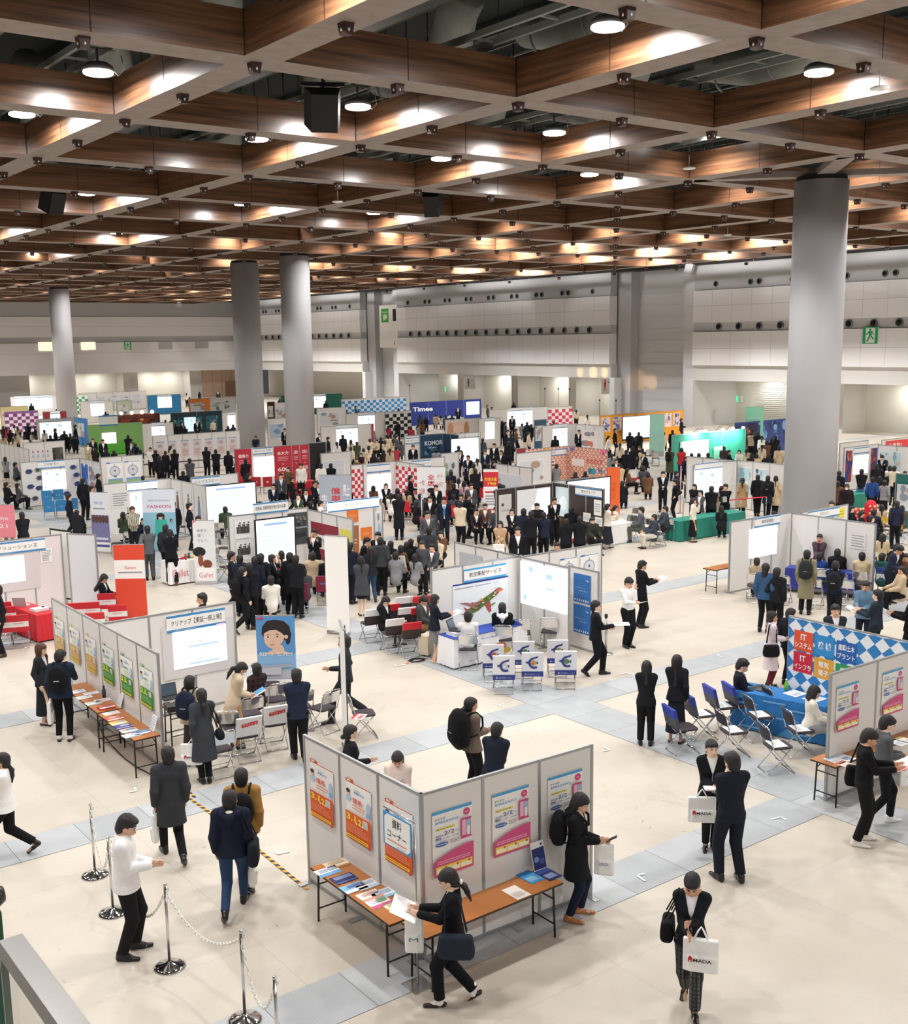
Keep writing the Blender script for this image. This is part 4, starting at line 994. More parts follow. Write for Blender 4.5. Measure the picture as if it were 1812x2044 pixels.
# --- 1. corner booth in front
R1 = wall(840, 1583, 1180, 1485, 'long white partition wall with three pink posters behind the nearest tables', n=3, snap=False)
L1 = wall(608, 1466, 840, 1583, 'short white partition wall with three orange posters, nearest booth corner', n=3, snap=False)
for i, l in enumerate(('pink and white seminar poster above the ponytailed woman reading by the table', 'pink and white seminar poster on the middle panel above the bare table top', 'pink and white seminar poster behind the woman looking at her phone')): expo(R1, .13+R1.pw*i, 1.09, l, .57, .86)
for i, l in enumerate(('orange and white seminar poster on the end panel above the leaflet table', 'orange and white seminar poster on the middle panel of the nearest corner booth', 'orange seminar poster half hidden behind the hanging corner sign')): rikei(L1, .16+L1.pw*i, 1.10, l, 'o', .56, .82)
ta, u1, v1 = tpx((620, 1731), (777, 1846), (848, 1821), 'orange topped folding table covered with leaflets at the nearest booth corner', mn=.46)
ta['label'] = 'orange topped folding table covered with leaflets at the nearest booth corner'
tb, u2, v2 = tpx((850, 1873), (1123, 1761), (1064, 1742), 'orange topped folding table with few leaflets below the pink posters', mn=.46)
LV = [(672, 1725, .30, .22, ('F1DDBE', 'B5793E', 'E8C9A0'), 'leaflet with a brown food picture at the far end of the table'), (655, 1740, .30, .21, ('F4F6FA', '6EA8DC', 'C8DCF0'), 'white and sky blue leaflet at the far end of the table'),
      (686, 1754, .30, .21, ('23306A', '4A5C9A', '8F9CCB'), 'dark blue night view leaflet on the corner table'), (706, 1772, .30, .21, ('8CC8EC', 'F4F4F4', '5C7CC0'), 'white and light blue leaflet beside the night view leaflet'),
      (731, 1766, .28, .21, ('F2F4F8', 'BFD4EC', 'D8E0EE'), 'pale leaflet with blue print beside the wall'), (738, 1788, .28, .21, ('FBFAF6', 'F0A888', 'F8C8B0'), 'white leaflet with orange pictures in the middle of the table'),
      (765, 1784, .28, .21, ('EAF2F8', '9CCBE8', 'C8E0F0'), 'light blue and white leaflet against the partition wall'), (757, 1802, .28, .21, ('FAF4F8', 'D85C8C', '8CB870'), 'white leaflet with pink and green pictures'),
      (792, 1806, .30, .21, ('FBFAEA', 'EFE35A', 'F4F0B0'), 'white leaflet with a yellow band near the table end')]
for i, (x, y, a, b, c, l) in enumerate(LV): leaf(x, y, a, b, -v1, u1, c, l, seed=i)
leaf(1058, 1751, .21, .3, u2, v2, ('3A9AD8', '2C7CC0', '8CD0F0'), 'bright blue leaflet with pale figures on the bare table', seed=11, z=.703)
leaf(1030, 1782, .21, .3, u2, v2, ('F6F0E6', 'F6F0E6', 'F2E2CC'), 'cream sheet of paper lying on the bare table', seed=12)
leaf(1094, 1745, .21, .30, u2, v2, ('1F2C66', '3A4C92', '8F9CD0'), 'dark blue night view booklet lying open on the table', seed=13, z=.703)
p = at(1066, 1742, .70); q_ = Flat(p, u2, Z*.97+v2*.24, (v2*-.97+Z*.24), .21, .36, C('F0F0F4'), .008); q_.rect(.02, .05, .98, .78, C('27346E')); q_.disc(.3, .4, .2, .1, C('7F8FC8')); q_.disc(.7, .3, .2, .1, C('4A5CA0')); q_.rect(.75, .84, .85, .92, BLK)
put(q_, 'booklet', 'tall dark blue booklet propped upright against the wall on the table', 'booklet')
# hanging sign on a stand
P = at(834, 1967, 0); t = thing('sign_stand', 'white board sign with blue border on a thin steel stand at the booth corner', 'sign', (P.x, P.y, 0), math.atan2(L1.u.y, L1.u.x))
zt = zof(P, 1642); MB().b2((-.14, -.14, 0), (.14, .14, .012), STEEL).tube([(0, 0, 0), (0, 0, zt+.02)], .012, STEEL, 8).build('pole', t)
f = Flat((-.56, -.03, zt-.42), X, Z, -Y, .54, .40, C('3F97D0'), .008); f.poly([(.05, .04), (.86, .04), (.97, .16), (.97, .96), (.16, .96), (.05, .84)], PAPER)
f.text('資料', .5, .60, .34, TXT, hgt=.28, bold=.012, ali='c'); f.text('コーナー', .5, .30, .68, TXT, hgt=.20, bold=.012, ali='c'); lines(f, .15, .16, .85, .24, 1, C('E8907A'), .4); f.text('マイナビ', .5, .05, .3, TXT, hgt=.07); f.build('board', t)
MB().tube([(-.58, -.015, zt+.005), (.02, -.015, zt+.005)], .008, STEEL, 6).build('crossbar', t)
blue_chair = chair('folding_chair', 'empty folding chair with navy blue back inside the nearest corner booth', backm=C('252A66'), seatm=BLK); blue_chair.location = at(884, 1720, 0); blue_chair.rotation_euler.z = rz_of(blue_chair.location, 178)
p = at(860, 1609, .72); leaflet(p, X, Y, .705, .3, .2, ('F4F4F4', 'C8D0D8'), 'white papers on the booth desk behind the corner', name='paper_sheets')
td = table('table with navy cloth behind the nearest booth corner', 1.3, .45, .70, C('252A66'), drop=.65); c_ = at(850, 1600, .70); td.location = (c_.x+.45, c_.y-.05, 0)
# --- 2. kitchen maker booth, left
L2 = wall(104, 1193, 314.6, 1303.5, 'long white partition wall with six posters beside the leaflet tables', n=6, snap=False)
for i, (k, l) in enumerate((('y', 'pale gold seminar poster on the far end panel of the six poster wall'), ('y', 'pale gold seminar poster, second panel from the far end of the six poster wall'), ('y', 'pale gold seminar poster beside the first green one on the six poster wall'),
       ('g', 'green seminar poster next to the gold ones on the six poster wall'), ('g', 'green seminar poster between two other green ones on the six poster wall'), ('g', 'green seminar poster on the near end panel of the six poster wall'))):
 rikei(L2, .14+L2.pw*i, 1.08, l, k, .54, .76)
A2 = wall(204, 1243, 466, 1201, 'white partition wall of the kitchen maker booth with a projected slide', snap=True, n=3)
sc_a = A2.L*.47
f = sheet(A2, A2.L*.42, .78, A2.L*.56, 1.15, C('D9D6D8'), .026, .004); put(f, 'projection_sheet', 'grey white cloth sheet hung behind the projected slide of the kitchen maker booth', 'cloth sheet')
screen(A2, A2.L*.50, .98, A2.L*.42, .86, 'bright projected slide on the wall of the kitchen maker booth', 1)
header(A2, A2.L*.46, 1.80, 'クリナップ【東証一部上場】', A2.L*.46, .36, 'white name board with blue stripes above the projected slide of the kitchen maker booth')
tc, u3, v3 = tpx((265, 1478), (318, 1468), (200, 1392), 'x') if False else (None, None, None)
def tline(a, b, mn, label, **k):
 A_, B_ = at(*a, .70), at(*b, .70); u = B_-A_; L = u.length; u.normalize(); v = Vector((-u.y, u.x, 0)); cc = (A_+B_)/2+v*mn/2
 return table(label, L, mn, .70, rz=math.atan2(u.y, u.x), loc=(cc.x, cc.y, 0), **k), u, v
tc, u3, v3 = tline((195, 1425), (268, 1478), .45, 'brown folding table with colourful leaflets, near half of the row below the green posters')
td2, _, _ = tline((125, 1370), (194, 1423), .45, 'brown folding table with white leaflets, far half of the row where two visitors stand')
LV = [(155, 1381, ('F2F4FA', 'B8C4E8', 'DCE2F4'), 'white leaflet with violet print at the far end of the long row'), (168, 1392, ('F6F6F6', 'DDE2EC'), 'plain white leaflet next to the visitor reaching hand'), (182, 1384, ('F4F4F6', 'E6BFC0'), 'white leaflet with pale red strip by the wall'),
      (187, 1404, ('F6F8F6', '9CCBB8'), 'white leaflet with green strip'), (205, 1398, ('F2F2F4', 'D8A8A8', 'F0E0E0'), 'white and pink leaflet near the clear stand'), (212, 1413, ('C8483E', 'F0ECEA', 'D86A60'), 'stack of red edged booklets on the brown table'),
      (222, 1424, ('F6F4F2', 'E8B8A8'), 'white leaflet beside the red edged booklets'), (228, 1434, ('E0584A', 'F4E8E2', 'F0C8B8'), 'red and white leaflet on the near brown table'), (236, 1443, ('F2D24A', 'F4F0E0', 'B0B8C8'), 'yellow leaflet with grey picture'),
      (246, 1450, ('3F4A9A', '8A94C8', 'E0E4F4'), 'deep blue leaflet on the near brown table'), (257, 1458, ('C8CCD6', 'F4F4F4', '8A94A8'), 'grey and white leaflet with photographs'), (262, 1468, ('F6F8FC', 'B0D0F0', 'DCE8F8'), 'white leaflet with pale blue stripes at the near end'), (282, 1462, ('5C96D8', 'F4F6FA', '98C0EC'), 'bright blue leaflet at the near end of the row')]
for i, (x, y, c, l) in enumerate(LV): leaf(x, y, .28, .20, -v3, u3, c, l, seed=20+i, th=(.03 if 'stack' in l else .006))
for x, y, l in ((237, 1410, 'white card in a clear stand on the brown tables below a green poster'), (303, 1458, 'white price card in a clear stand at the near end of the brown tables')):
 p = at(x, y, .70); q_ = Flat(p-u3*.1, u3, Z*.95+v3*.3, v3*-.95+Z*.3, .2, .27, C('F2F4F6'), .006); lines(q_, .1, .1, .9, .9, 6, C('B8C0CC'), .4); put(q_, 'card_stand', l, 'card stand')
p = at(208, 1392, .70); MB()
t = thing('water_bottle', 'dark grey bottle on the brown leaflet tables against the wall', 'bottle', p); MB().lathe([(.035, 0), (.037, .14), (.02, .18), (.02, .2)], (0, 0, 0), C('3A3E4A'), 14).build('bottle_body', t); MB().lathe([(.022, .2), (.022, .225)], (0, 0, 0), BLK, 12).build('bottle_cap', t)
te, u4, v4 = tline((320, 1400), (372, 1392), .45, 'small orange desk with a black projector just inside the kitchen maker booth')
pt = at(343, 1412, .70); te.location = (pt.x+.12, pt.y+.05, 0); te.rotation_euler.z = math.pi/2; pass
p = at(345, 1415, .70); t = thing('projector', 'black projector standing on the small orange desk', 'projector', p, math.atan2(u4.y, u4.x)+1.57)
MB().box((0, 0, .055), (.34, .26, .08), BLK).box((0, 0, .012), (.3, .22, .02), hx('2A2A2E')).build('projector_case', t); MB().lathe([(.035, 0), (.035, .03)], (.08, .0, .09), CHR, 14).build('lens', t)
def laptop(p, rz, label, dark=False):
 t = thing('laptop', label, 'laptop', p, rz); m_ = C('2A2C30' if dark else 'B8BABE')
 MB().b2((-.17, -.12, 0), (.17, .12, .02), m_).build('keyboard_deck', t); M_ = Matrix.Rotation(math.radians(-18), 3, 'X')
 MB().box((0, .155, .13), (.34, .012, .24), m_, M=M_).box((0, .147, .13), (.31, .006, .21), hx('5A7080', rough=.2, emit=.15), M=M_).build('lid', t); return t
laptop(at(341, 1394, .70), rz_of(at(341, 1394, .7), -20), 'small dark laptop at the back of the orange projector desk', True)
# chairs of that booth
SIL = (('E3E3E4', 'E3E3E4', None, lambda g: (g.poly([(.14, .52), (.86, .62), (.86, .82), (.14, .72)], C('C8302C')), g.text('クリナップ', .20, .60, .60, WHT, hgt=.13, sk=0)), .50))
cs = chair('folding_chair', 'folding chair with silver cover and red label, beside the woman in the grey coat', SIL)
cs.location = at(492, 1515, 0); cs.rotation_euler.z = rz_of(cs.location, -16); cs['group'] = None; del cs['group']
c = dup(cs, at(548, 1490, 0), 0, 'folding chair with silver cover and red label, nearer the man in the navy suit'); c.rotation_euler.z = rz_of(c.location, -14)
cp = chair('folding_chair', 'x'); cp['label'] = 'plain steel folding chair with dark seat right behind the navy suited man'
cp.location = at(647, 1458, 0); cp.rotation_euler.z = rz_of(cp.location, -40)
def ch(proto, x, y, h, label, group=None):
 p = at(x, y, 0); return dup(proto, p, rz_of(p, h), label, group)
ch(cp, 552, 1440, -20, 'plain folding chair beside the blue portrait banner, second row'); ch(cp, 500, 1470, -16, 'empty plain folding chair behind the two silver covered chairs')
ch(cp, 462, 1500, 10, 'plain folding chair half hidden behind the woman in the long grey coat'); ch(cp, 535, 1405, 150, 'plain folding chair of the seated woman in the checked jacket'); ch(cp, 600, 1455, -16, 'plain folding chair hidden behind the navy suited man')
ch(cp, 440, 1545, -20, 'plain folding chair at the feet of the woman in the long grey coat'); ch(cp, 725, 1470, 80, 'folding chair with a red leaflet bag beside the grey booth end')
p = at(722, 1437, .475); leaflet(p, X*.8+Y*.6, Y*.8-X*.6, .475, .3, .22, ('F6F2F0', 'D8343A', 'E86A6A'), 'red and white catalogue lying on the folding chair by the white screen', 5)
p = at(706, 1440, 0)
# portrait banner
def bann(f):
 f.rect(0, .25, 1, 1, C('5E9BD6')); f.rect(0, .25, 1, .55, C('8CBBE6')); f.rect(0, .25, 1, .36, C('B9BECB')); sk = C('E9C4AC'); hr = C('2B2226')
 f.poly([(.40, .66), (.66, .66), (.72, .585), (.92, .55), (.15, .55), (.40, .60)], sk); f.poly([(.14, .80), (.16, .88), (.28, .945), (.50, .96), (.72, .94), (.86, .88), (.90, .78), (.86, .68), (.78, .66), (.74, .72), (.20, .74)], hr)
 f.poly([(.20, .80), (.19, .74), (.22, .68), (.30, .635), (.38, .615), (.46, .62), (.58, .65), (.68, .70), (.74, .77), (.76, .84), (.60, .87), (.34, .86)], sk); f.disc(.77, .755, .05, .025, sk, 12)
 f.poly([(.14, .78), (.20, .80), (.34, .835), (.52, .84), (.66, .80), (.72, .77), (.80, .80), (.84, .86), (.5, .94), (.22, .90)], hr)
 for x_, y_ in ((.30, .757), (.54, .762)): f.disc(x_, y_, .05, .009, WHT, 12); f.disc(x_, y_, .022, .010, C('2A1A18'), 10); f.poly([(x_-.07, y_+.022), (x_, y_+.032), (x_+.07, y_+.020), (x_, y_+.026)], hr)
 f.poly([(.385, .745), (.41, .70), (.44, .698), (.42, .705)], C('D09A84')); f.poly([(.32, .672), (.40, .658), (.50, .675), (.40, .667)], C('B85A58')); f.text('知ってた?', .06, .53, .86, WHT, hgt=.05, bold=.01); f.poly([(.1, .36), (.9, .40), (.9, .44), (.1, .42)], C('A8B4C8')); f.poly([(.1, .30), (.62, .31), (.62, .40), (.1, .38)], C('C8CCD6'))
 f.rect(0, 0, 1, .25, PAPER); f.text('STEDIA', .25, .10, .4, C('6A6470'), hgt=.025); f.rect(.62, .10, .95, .15, C('A88A78')); f.rect(.02, .97, .2, .99, C('D83A48'))
rollup(556, 1402, .78, 1.75, -.62, 'blue roll-up banner with a smiling short haired portrait beside the kitchen maker booth', bann)
# folded white screens seen edge on
for (x, y, zt_, wd, ht_, rz_, lb) in ((676, 1266, 2.5, .62, 2.35, -1.0, 'tall white pull-up screen standing edge-on with its silver base'), (690, 1505, 2.35, .75, 2.1, -2.02, 'narrow white roll-up banner seen edge-on beside the walking man in grey suit')):
 p = at(x, y, 0); t = thing('pull_up_screen', lb, 'banner', p, rz_)
 MB().b2((-wd/2, -.01, .08), (wd/2, .005, zt_), PAPER).build('sheet', t); MB().tube([(-wd/2, 0, .05), (wd/2, 0, .05)], .045, STEEL, 12).build('base_tube', t)
 MB().tube([(0, .05, 0), (0, .05, zt_)], .012, BLK, 6).build('support_pole', t); MB().b2((-wd/2, -.02, zt_), (wd/2, .02, zt_+.02), ALU).build('top_bar', t)
# --- 3. red and white company booth, far left
A3 = wall(-60, 1086, 121, 1069, 'pinkish white partition wall with projected slide behind the red table', snap=True, col=hx('E6DCDC', rough=.6))
header(A3, A3.L-2.2, 1.83, 'ンITソリューションズ', 1.75, .36, 'white name board with blue stripes above the slide at the red table booth')
f = sheet(A3, A3.L-3.0, .72, 2.35, 1.12, C('DAD2D4'), .026); put(f, 'projection_sheet', 'pale sheet hung behind the slide at the red table booth', 'cloth sheet')
screen(A3, A3.L-2.9, .98, 1.85, .78, 'bright projected slide on the wall behind the red table', 0)
f = sheet(A3, A3.L-.60, 1.45, .32, .42); lines(f, .1, .1, .9, .9, 7, GRY, .4); put(f, 'notice', 'small printed notice pinned at the edge of the red table booth wall', 'notice')
RED = C('CC2430'); t, u5, v5 = tpx((32, 1262), (70, 1262), (105, 1210), 'x') if False else (table('long table under a bright red cloth at the far left booth', 1.55, .50, .70, RED, drop=.66), None, None)
P = at(66, 1215, .70); t.location = (P.x, P.y, 0); t.rotation_euler.z = -1.45
t0_ = t.location; laptop(Vector((t0_.x-.1, t0_.y+.55, .70)), 2.4, 'open grey laptop on the red clothed table')
t = thing('projector', 'white flat projector on the near end of the red clothed table', 'projector', (t0_.x+.05, t0_.y-.35, .70), .2); MB().box((0, 0, .045), (.36, .28, .07), C('E2E2E4')).build('projector_case', t); MB().lathe([(.035, 0), (.04, .02)], (.1, 0, .08), BLK, 12).build('lens_ring', t)
RC = ('CC2430', 'EDEBEB', 'CC2430', lambda g: g.text('Canon', .22, .48, .56, C('C8202C'), hgt=.10), .42)
rc = chair('folding_chair', 'red and white covered chair in front of the red clothed table, nearest the camera', RC); rc.location = at(42, 1290, 0); rc.rotation_euler.z = rz_of(rc.location, 4)
ch(rc, 18, 1272, 4, 'red and white covered chair half cut by the picture edge beside the red table'); ch(rc, 8, 1293, 4, 'red and white covered chair next to the dark suited person at the edge'); ch(rc, 10, 1262, 4, 'red and white covered chair in the second row near the red table')
for i, (x, y, l) in enumerate(((152, 1264, 'red and white covered chair just behind the white poster wall end'), (186, 1262, 'red and white covered chair beside the seated woman in black'), (195, 1285, 'red and white covered chair nearest to the kitchen maker wall'),
     (218, 1243, 'red and white covered chair behind the seated woman in black'), (240, 1268, 'red and white covered chair beside the tall orange banner'))): ch(rc, x, y, 6, l)
def canon(f): f.rect(0, .55, 1, 1, C('E04A30')); f.rect(0, 0, 1, .60, C('E04A30')); f.rect(0, .55, 1, .80, PAPER); f.text('Canon', .33, .68, .36, C('C8202C'), hgt=.035, bold=.01); lines(f, .1, .61, .9, .655, 1, GRY, .4)
rollup(266, 1240, .80, 2.0, -.62, 'tall roll-up banner of bright orange red with a white middle band', canon)
f1 = wall(134, 1064, 190, 1066, 'pale blue white freestanding panel beside the black edged screen', h=2.2, n=1, snap=False, side=[hx('DDE0E6', rough=.4)])
p = at(148, 1225, 0)
t = thing('projection_screen', 'black backed pull-up screen seen edge-on beside the pale panel', 'projection screen', at(133, 1206, 0), -1.25); MB().b2((-.5, -.02, .15), (.5, .0, 2.15), BLK).build('border', t); MB().b2((-.45, -.024, .2), (.45, -.018, 2.1), PAPER).build('picture', t); MB().tube([(0, .03, 0), (0, .03, 2.2)], .015, STEEL, 6).build('mast', t)
# --- 4. air cargo booth, centre
A5 = wall(860, 1137, 1040, 1111, 'white partition wall with the aeroplane picture in the air cargo booth', snap=True)
B5 = wall(1040, 1111, 1136, 1133, 'white partition wall with the bright slide of the air cargo booth', snap=True)
C5 = wall(1136, 1128, 1195, 1143, 'white partition panel with two blue posters at the end of the air cargo booth', snap=True, h=1.96)
header(A5, A5.L*.34, 1.78, '航空集配サービス', A5.L*.47, .34, 'white name board with bright blue stripes above the aeroplane picture', bc=C('45A8E0'))
def plane(w, a, z, wd, ht):
 f = sheet(w, a, z, wd, ht, C('EEF3F5')); nb = C('27409A'); f.rect(0, .965, 1, 1, nb); f.rect(0, 0, 1, .03, nb); f.text('航空集配サービス', .45, .89, .36, nb, hgt=.022); f.text('C', .40, .885, .035, nb, hgt=.03, bold=.03)
 lines(f, .03, .88, .36, .92, 1, GRY, .4); rr = random.Random(4); body = [(.28, .30), (.42, .36), (.80, .62), (.87, .74), (.84, .80), (.74, .76), (.36, .48), (.24, .42)]
 f.poly([(.24, .42), (.28, .30), (.44, .36), (.62, .50), (.80, .64), (.87, .76), (.82, .78), (.70, .70), (.5, .58), (.38, .50)], C('5E7A3E')); f.poly([(.10, .60), (.38, .54), (.50, .58), (.46, .48), (.34, .46)], C('A8746A')); f.poly([(.56, .46), (.66, .52), (.68, .30), (.64, .28)], C('B8504A'))
 f.poly([(.18, .50), (.30, .40), (.24, .36)], C('B04040')); f.poly([(.12, .36), (.30, .34), (.28, .28)], C('8A2E3E')); f.poly([(.30, .34), (.36, .30), (.33, .22), (.26, .27)], C('7A9A3E')); f.poly([(.66, .44), (.74, .48), (.76, .46), (.68, .41)], C('6E8A3A'))
 f.poly([(.45, .56), (.50, .62), (.54, .58)], C('C8B03A'))
 for i in range(26):
  t_ = rr.random(); x = .30+.52*t_; y = .39+.35*t_+rr.uniform(-.04, .04); f.disc(x, y, .025, .018, C(rr.choice(('C8443A', '4E8A3A', '5A4A86', 'E0D8D0', 'C8A03A', '3E5E3A', 'D8784A'))), 7)
 for i in range(7): f.disc(.14+i*.045, .595-i*.008, .02, .012, C(rr.choice(('E8E0E0', 'C86A5A', '8A4A5A', '6E9A5A'))), 7)
 f.disc(.82, .735, .055, .035, C('E0704A'), 12)
 return put(f, 'picture_sheet', 'large white sheet printed with an aeroplane made of fruit and vegetables', 'wall picture')
plane(A5, A5.L*.22, .55, A5.L*.62, 1.22)
screen(B5, .02, 1.03, B5.L*.96, 1.12, 'very bright projected slide on the right hand wall of the air cargo booth'.replace('right hand', 'inner'), 3, em=1.25, tint='FAFCFE')
for z_, l in ((1.22, 'upper blue poster with white print on the end panel of the air cargo booth'), (.42, 'lower blue poster with white print on the end panel of the air cargo booth')):
 f = sheet(C5, C5.L*.18, z_, C5.L*.58, .74, C('2F6FB8')); f.text('よけばやさしく、', .1, .50, .62, C('C8DCF0'), hgt=.05); f.text('空港なら強い。', .32, .40, .5, C('C8DCF0'), hgt=.05); f.poly([(.7, .84), (.9, .80), (.85, .76)], C('E8F0FA'))
 for i in range(7): f.disc(.1+i*.13, .09, .035, .035+.01*(i % 3), C('DCE8F4'), 8)
 put(f, 'poster', l, 'poster')
D5 = wall(908, 1081, 1040, 1110, 'white partition wall with grey portrait posters behind the air cargo booth', snap=True)
E5 = wall(1040, 1110, 1200, 1083.5, 'white partition wall with round emblem posters behind the air cargo booth', snap=True)
for a, l in ((.2, 'grey monochrome portrait poster at the far end behind the air cargo booth'), (1.45, 'grey portrait poster partly hidden behind the aeroplane wall')):
 f = sheet(D5, D5.L*.08 if a < 1 else D5.L*.60, 1.2, .95, .8, C('B9BCC2')); f.disc(.45, .38, .22, .3, C('A0A4AC')); f.disc(.45, .55, .12, .14, C('C8CACF')); f.rect(0, 0, 1, .05, C('D8DADF')); put(f, 'poster', l, 'poster')
clockp(E5, E5.L*.46, 1.1, 'white poster with round emblem near the middle of the rear air cargo wall'); clockp(E5, E5.L*.72, 1.1, 'white poster with round emblem at the free end of the rear air cargo wall')
BLC = hx('2C49A8', rough=.8)
def skp(g): g.text('航空集配サービス', .35, .80, .5, C('3A5AB8'), hgt=.06); lines(g, .05, .55, .35, .7, 2, GRY); g.disc(.60, .40, .10, .16, C('D8784A')); g.disc(.53, .18, .12, .18, C('5E8A3A')); g.disc(.70, .25, .06, .1, C('C8A83A'))
t = table('table with blue top cloth and white skirt where two visitors sit', 2.1, .55, .70, C('ECECF0'), drop=.66, prt=skp); P = at(962, 1257, .70); t.location = (P.x+.05, P.y+.02, 0); t.rotation_euler.z = 0
MB().b2((-1.07, -.30, .700), (1.07, .30, .712), BLC).build('runner_cloth', t)
tz = t.location; laptop(Vector((tz.x-.75, tz.y, .80)), .5, 'open black laptop on a white box at the air cargo table', True)
MB_ = thing('paper_box', 'white box under the laptop at the end of the air cargo table', 'box', (tz.x-.75, tz.y-.02, .712)); MB().b2((-.2, -.17, 0), (.2, .17, .085), PAPER).build('box_body', MB_); MB().b2((-.205, -.175, .05), (.205, .175, .086), C('E4E4E6')).build('box_lid', MB_)
pc_ = ch(cp, 935, 1333, 2, 'plain steel folding chair under the visitor in the white shirt'); ch(cp, 1005, 1313, 2, 'plain steel folding chair under the visitor in the dark hooded top'); ch(cp, 1042, 1300, 2, 'empty plain folding chair beside the dark hooded visitor'); ch(cp, 1097, 1297, 4, 'empty plain folding chair next to the end panel of the air cargo booth')
LOGC = {'r': ('C8504A', 'D87A5A'), 'g': ('4E8A4A', '7AA86A'), 'y': ('C8A83A', 'D8643A'), 'o': ('A8A04A', '6E8A6A'), 'w': ('C8D0D8', 'E8E8E8'), 'v': ('4E7A46', '6E9A5A')}
def logo(c1, c2):
 def k(g):
  nb = C('33418C'); g.poly([(.22, .62), (.32, .72), (.40, .80), (.56, .84), (.80, .90), (.74, .80), (.56, .76), (.44, .70), (.40, .60), (.44, .50), (.56, .44), (.72, .46), (.74, .36), (.56, .34), (.40, .38), (.32, .48)], nb)
  g.disc(.55, .60, .13, .11, C(c1)); g.disc(.52, .57, .06, .05, C(c2)); g.poly([(.12, .62), (.26, .68), (.26, .56)], nb); g.rect(.70, .55, .78, .65, nb)
  g.text('C', .10, .065, .08, WHT, hgt=.07, bold=.04); g.text('航空集配サービス', .24, .075, .66, C('C8D0F0'), hgt=.05)
 return k
CH5 = [(1005, 1380, 'w', 'nearest covered chair of the air cargo booth with a white grey emblem, front row'), (1062, 1373, 'y', 'covered chair with yellow fruit inside its navy emblem, middle of the front row'), (1128, 1370, 'v', 'covered chair with melon green emblem centre at the end of the front row'),
       (984, 1356, 'r', 'covered chair with red emblem centre in the second row'), (1045, 1349, 'g', 'covered chair with green emblem centre in the second row'), (1112, 1346, 'o', 'covered chair with olive emblem centre in the second row')]
for x, y, k, l in CH5:
 c = chair('folding_chair', l, ('E9E9EE', 'E9E9EE', '33418C', logo(*LOGC[k]), .30)); c.location = at(x, y, 0); c.rotation_euler.z = rz_of(c.location, -2)
W9 = [('w', 758, 1283), ('r', 815, 1310), ('w', 788, 1268), ('r', 838, 1270), ('w', 802, 1245), ('r', 848, 1228), ('r', 770, 1262)]
WC_ = chair('folding_chair', 'brown seated folding chair with white head cover nearest the pull-up screen', ('F0F0F2', '3A302E', None, None, .48)); WC_.location = at(740, 1279, 0); WC_.rotation_euler.z = rz_of(WC_.location, -20)
RC_ = chair('folding_chair', 'brown folding chair with red head cover, nearest one left of the air cargo booth'.replace('left of', 'beside'), ('D42430', '3A302E', None, None, .48)); RC_.location = at(816, 1308, 0); RC_.rotation_euler.z = rz_of(RC_.location, -20)
ch(WC_, 782, 1300, -20, 'folding chair with white head cover holding the seated woman in black'); ch(WC_, 806, 1275, -20, 'folding chair with white head cover behind the seated woman in black'); ch(WC_, 800, 1252, -20, 'folding chair with white head cover in the back row')
ch(RC_, 832, 1275, -20, 'folding chair with red head cover in the middle row'); ch(RC_, 835, 1250, -20, 'folding chair with red head cover in the back row'); ch(RC_, 775, 1268, -20, 'folding chair with red head cover mostly hidden behind the seated woman')
t = thing('cream_cabinet', 'small cream coloured box on castors beside the air cargo table', 'cabinet', at(853, 1308, 0), .3); MB().b2((-.16, -.14, .05), (.16, .14, .50), C('DDD0B8')).build('cabinet_body', t); MB().b2((-.05, -.145, .15), (.08, -.14, .2), C('B0A890')).build('vent_plate', t)
for sx in (-.12, .12): MB().tube([(sx-.01, 0, .025), (sx+.01, 0, .025)], .025, BLK, 10).build('castor', t)
t = thing('cable_heap', 'loose black cable with orange warning tape on the floor by the cream box', 'cable', at(836, 1320, 0), 0); rr = random.Random(5)
MB().tube([(math.cos(i*.9)*(.18+.05*rr.random()), math.sin(i*.9)*.12+.02*i/4, .012+.004*(i % 3)) for i in range(26)], .008, BLK, 6).build('cable_loops', t)
for i in range(6): MB().box((-.45+i*.14, -.02+.04*(i % 2), .006), (.10, .04, .008), C('E0783A' if i % 2 else 'E8E0D8'), rz=.5*(i % 3)).build('tape_piece', t)
for i, (x, y, l) in enumerate(((1196, 1312, 'steel barrier post with its mate behind the air cargo end panel, taller base'), (1209, 1305, 'steel barrier post standing farthest behind the air cargo end panel'))):
 t = thing('barrier_post', l, 'barrier post', at(x, y, 0)); MB().lathe([(.16, 0), (.16, .015), (.03, .04)], (0, 0, 0), STEEL, 20).build('base', t); MB().lathe([(.03, .03), (.03, .86)], (0, 0, 0), STEEL, 14).build('pole', t); MB().lathe([(.035, .86), (.04, .93), (.03, .95)], (0, 0, 0), BLK, 14).build('belt_head', t)
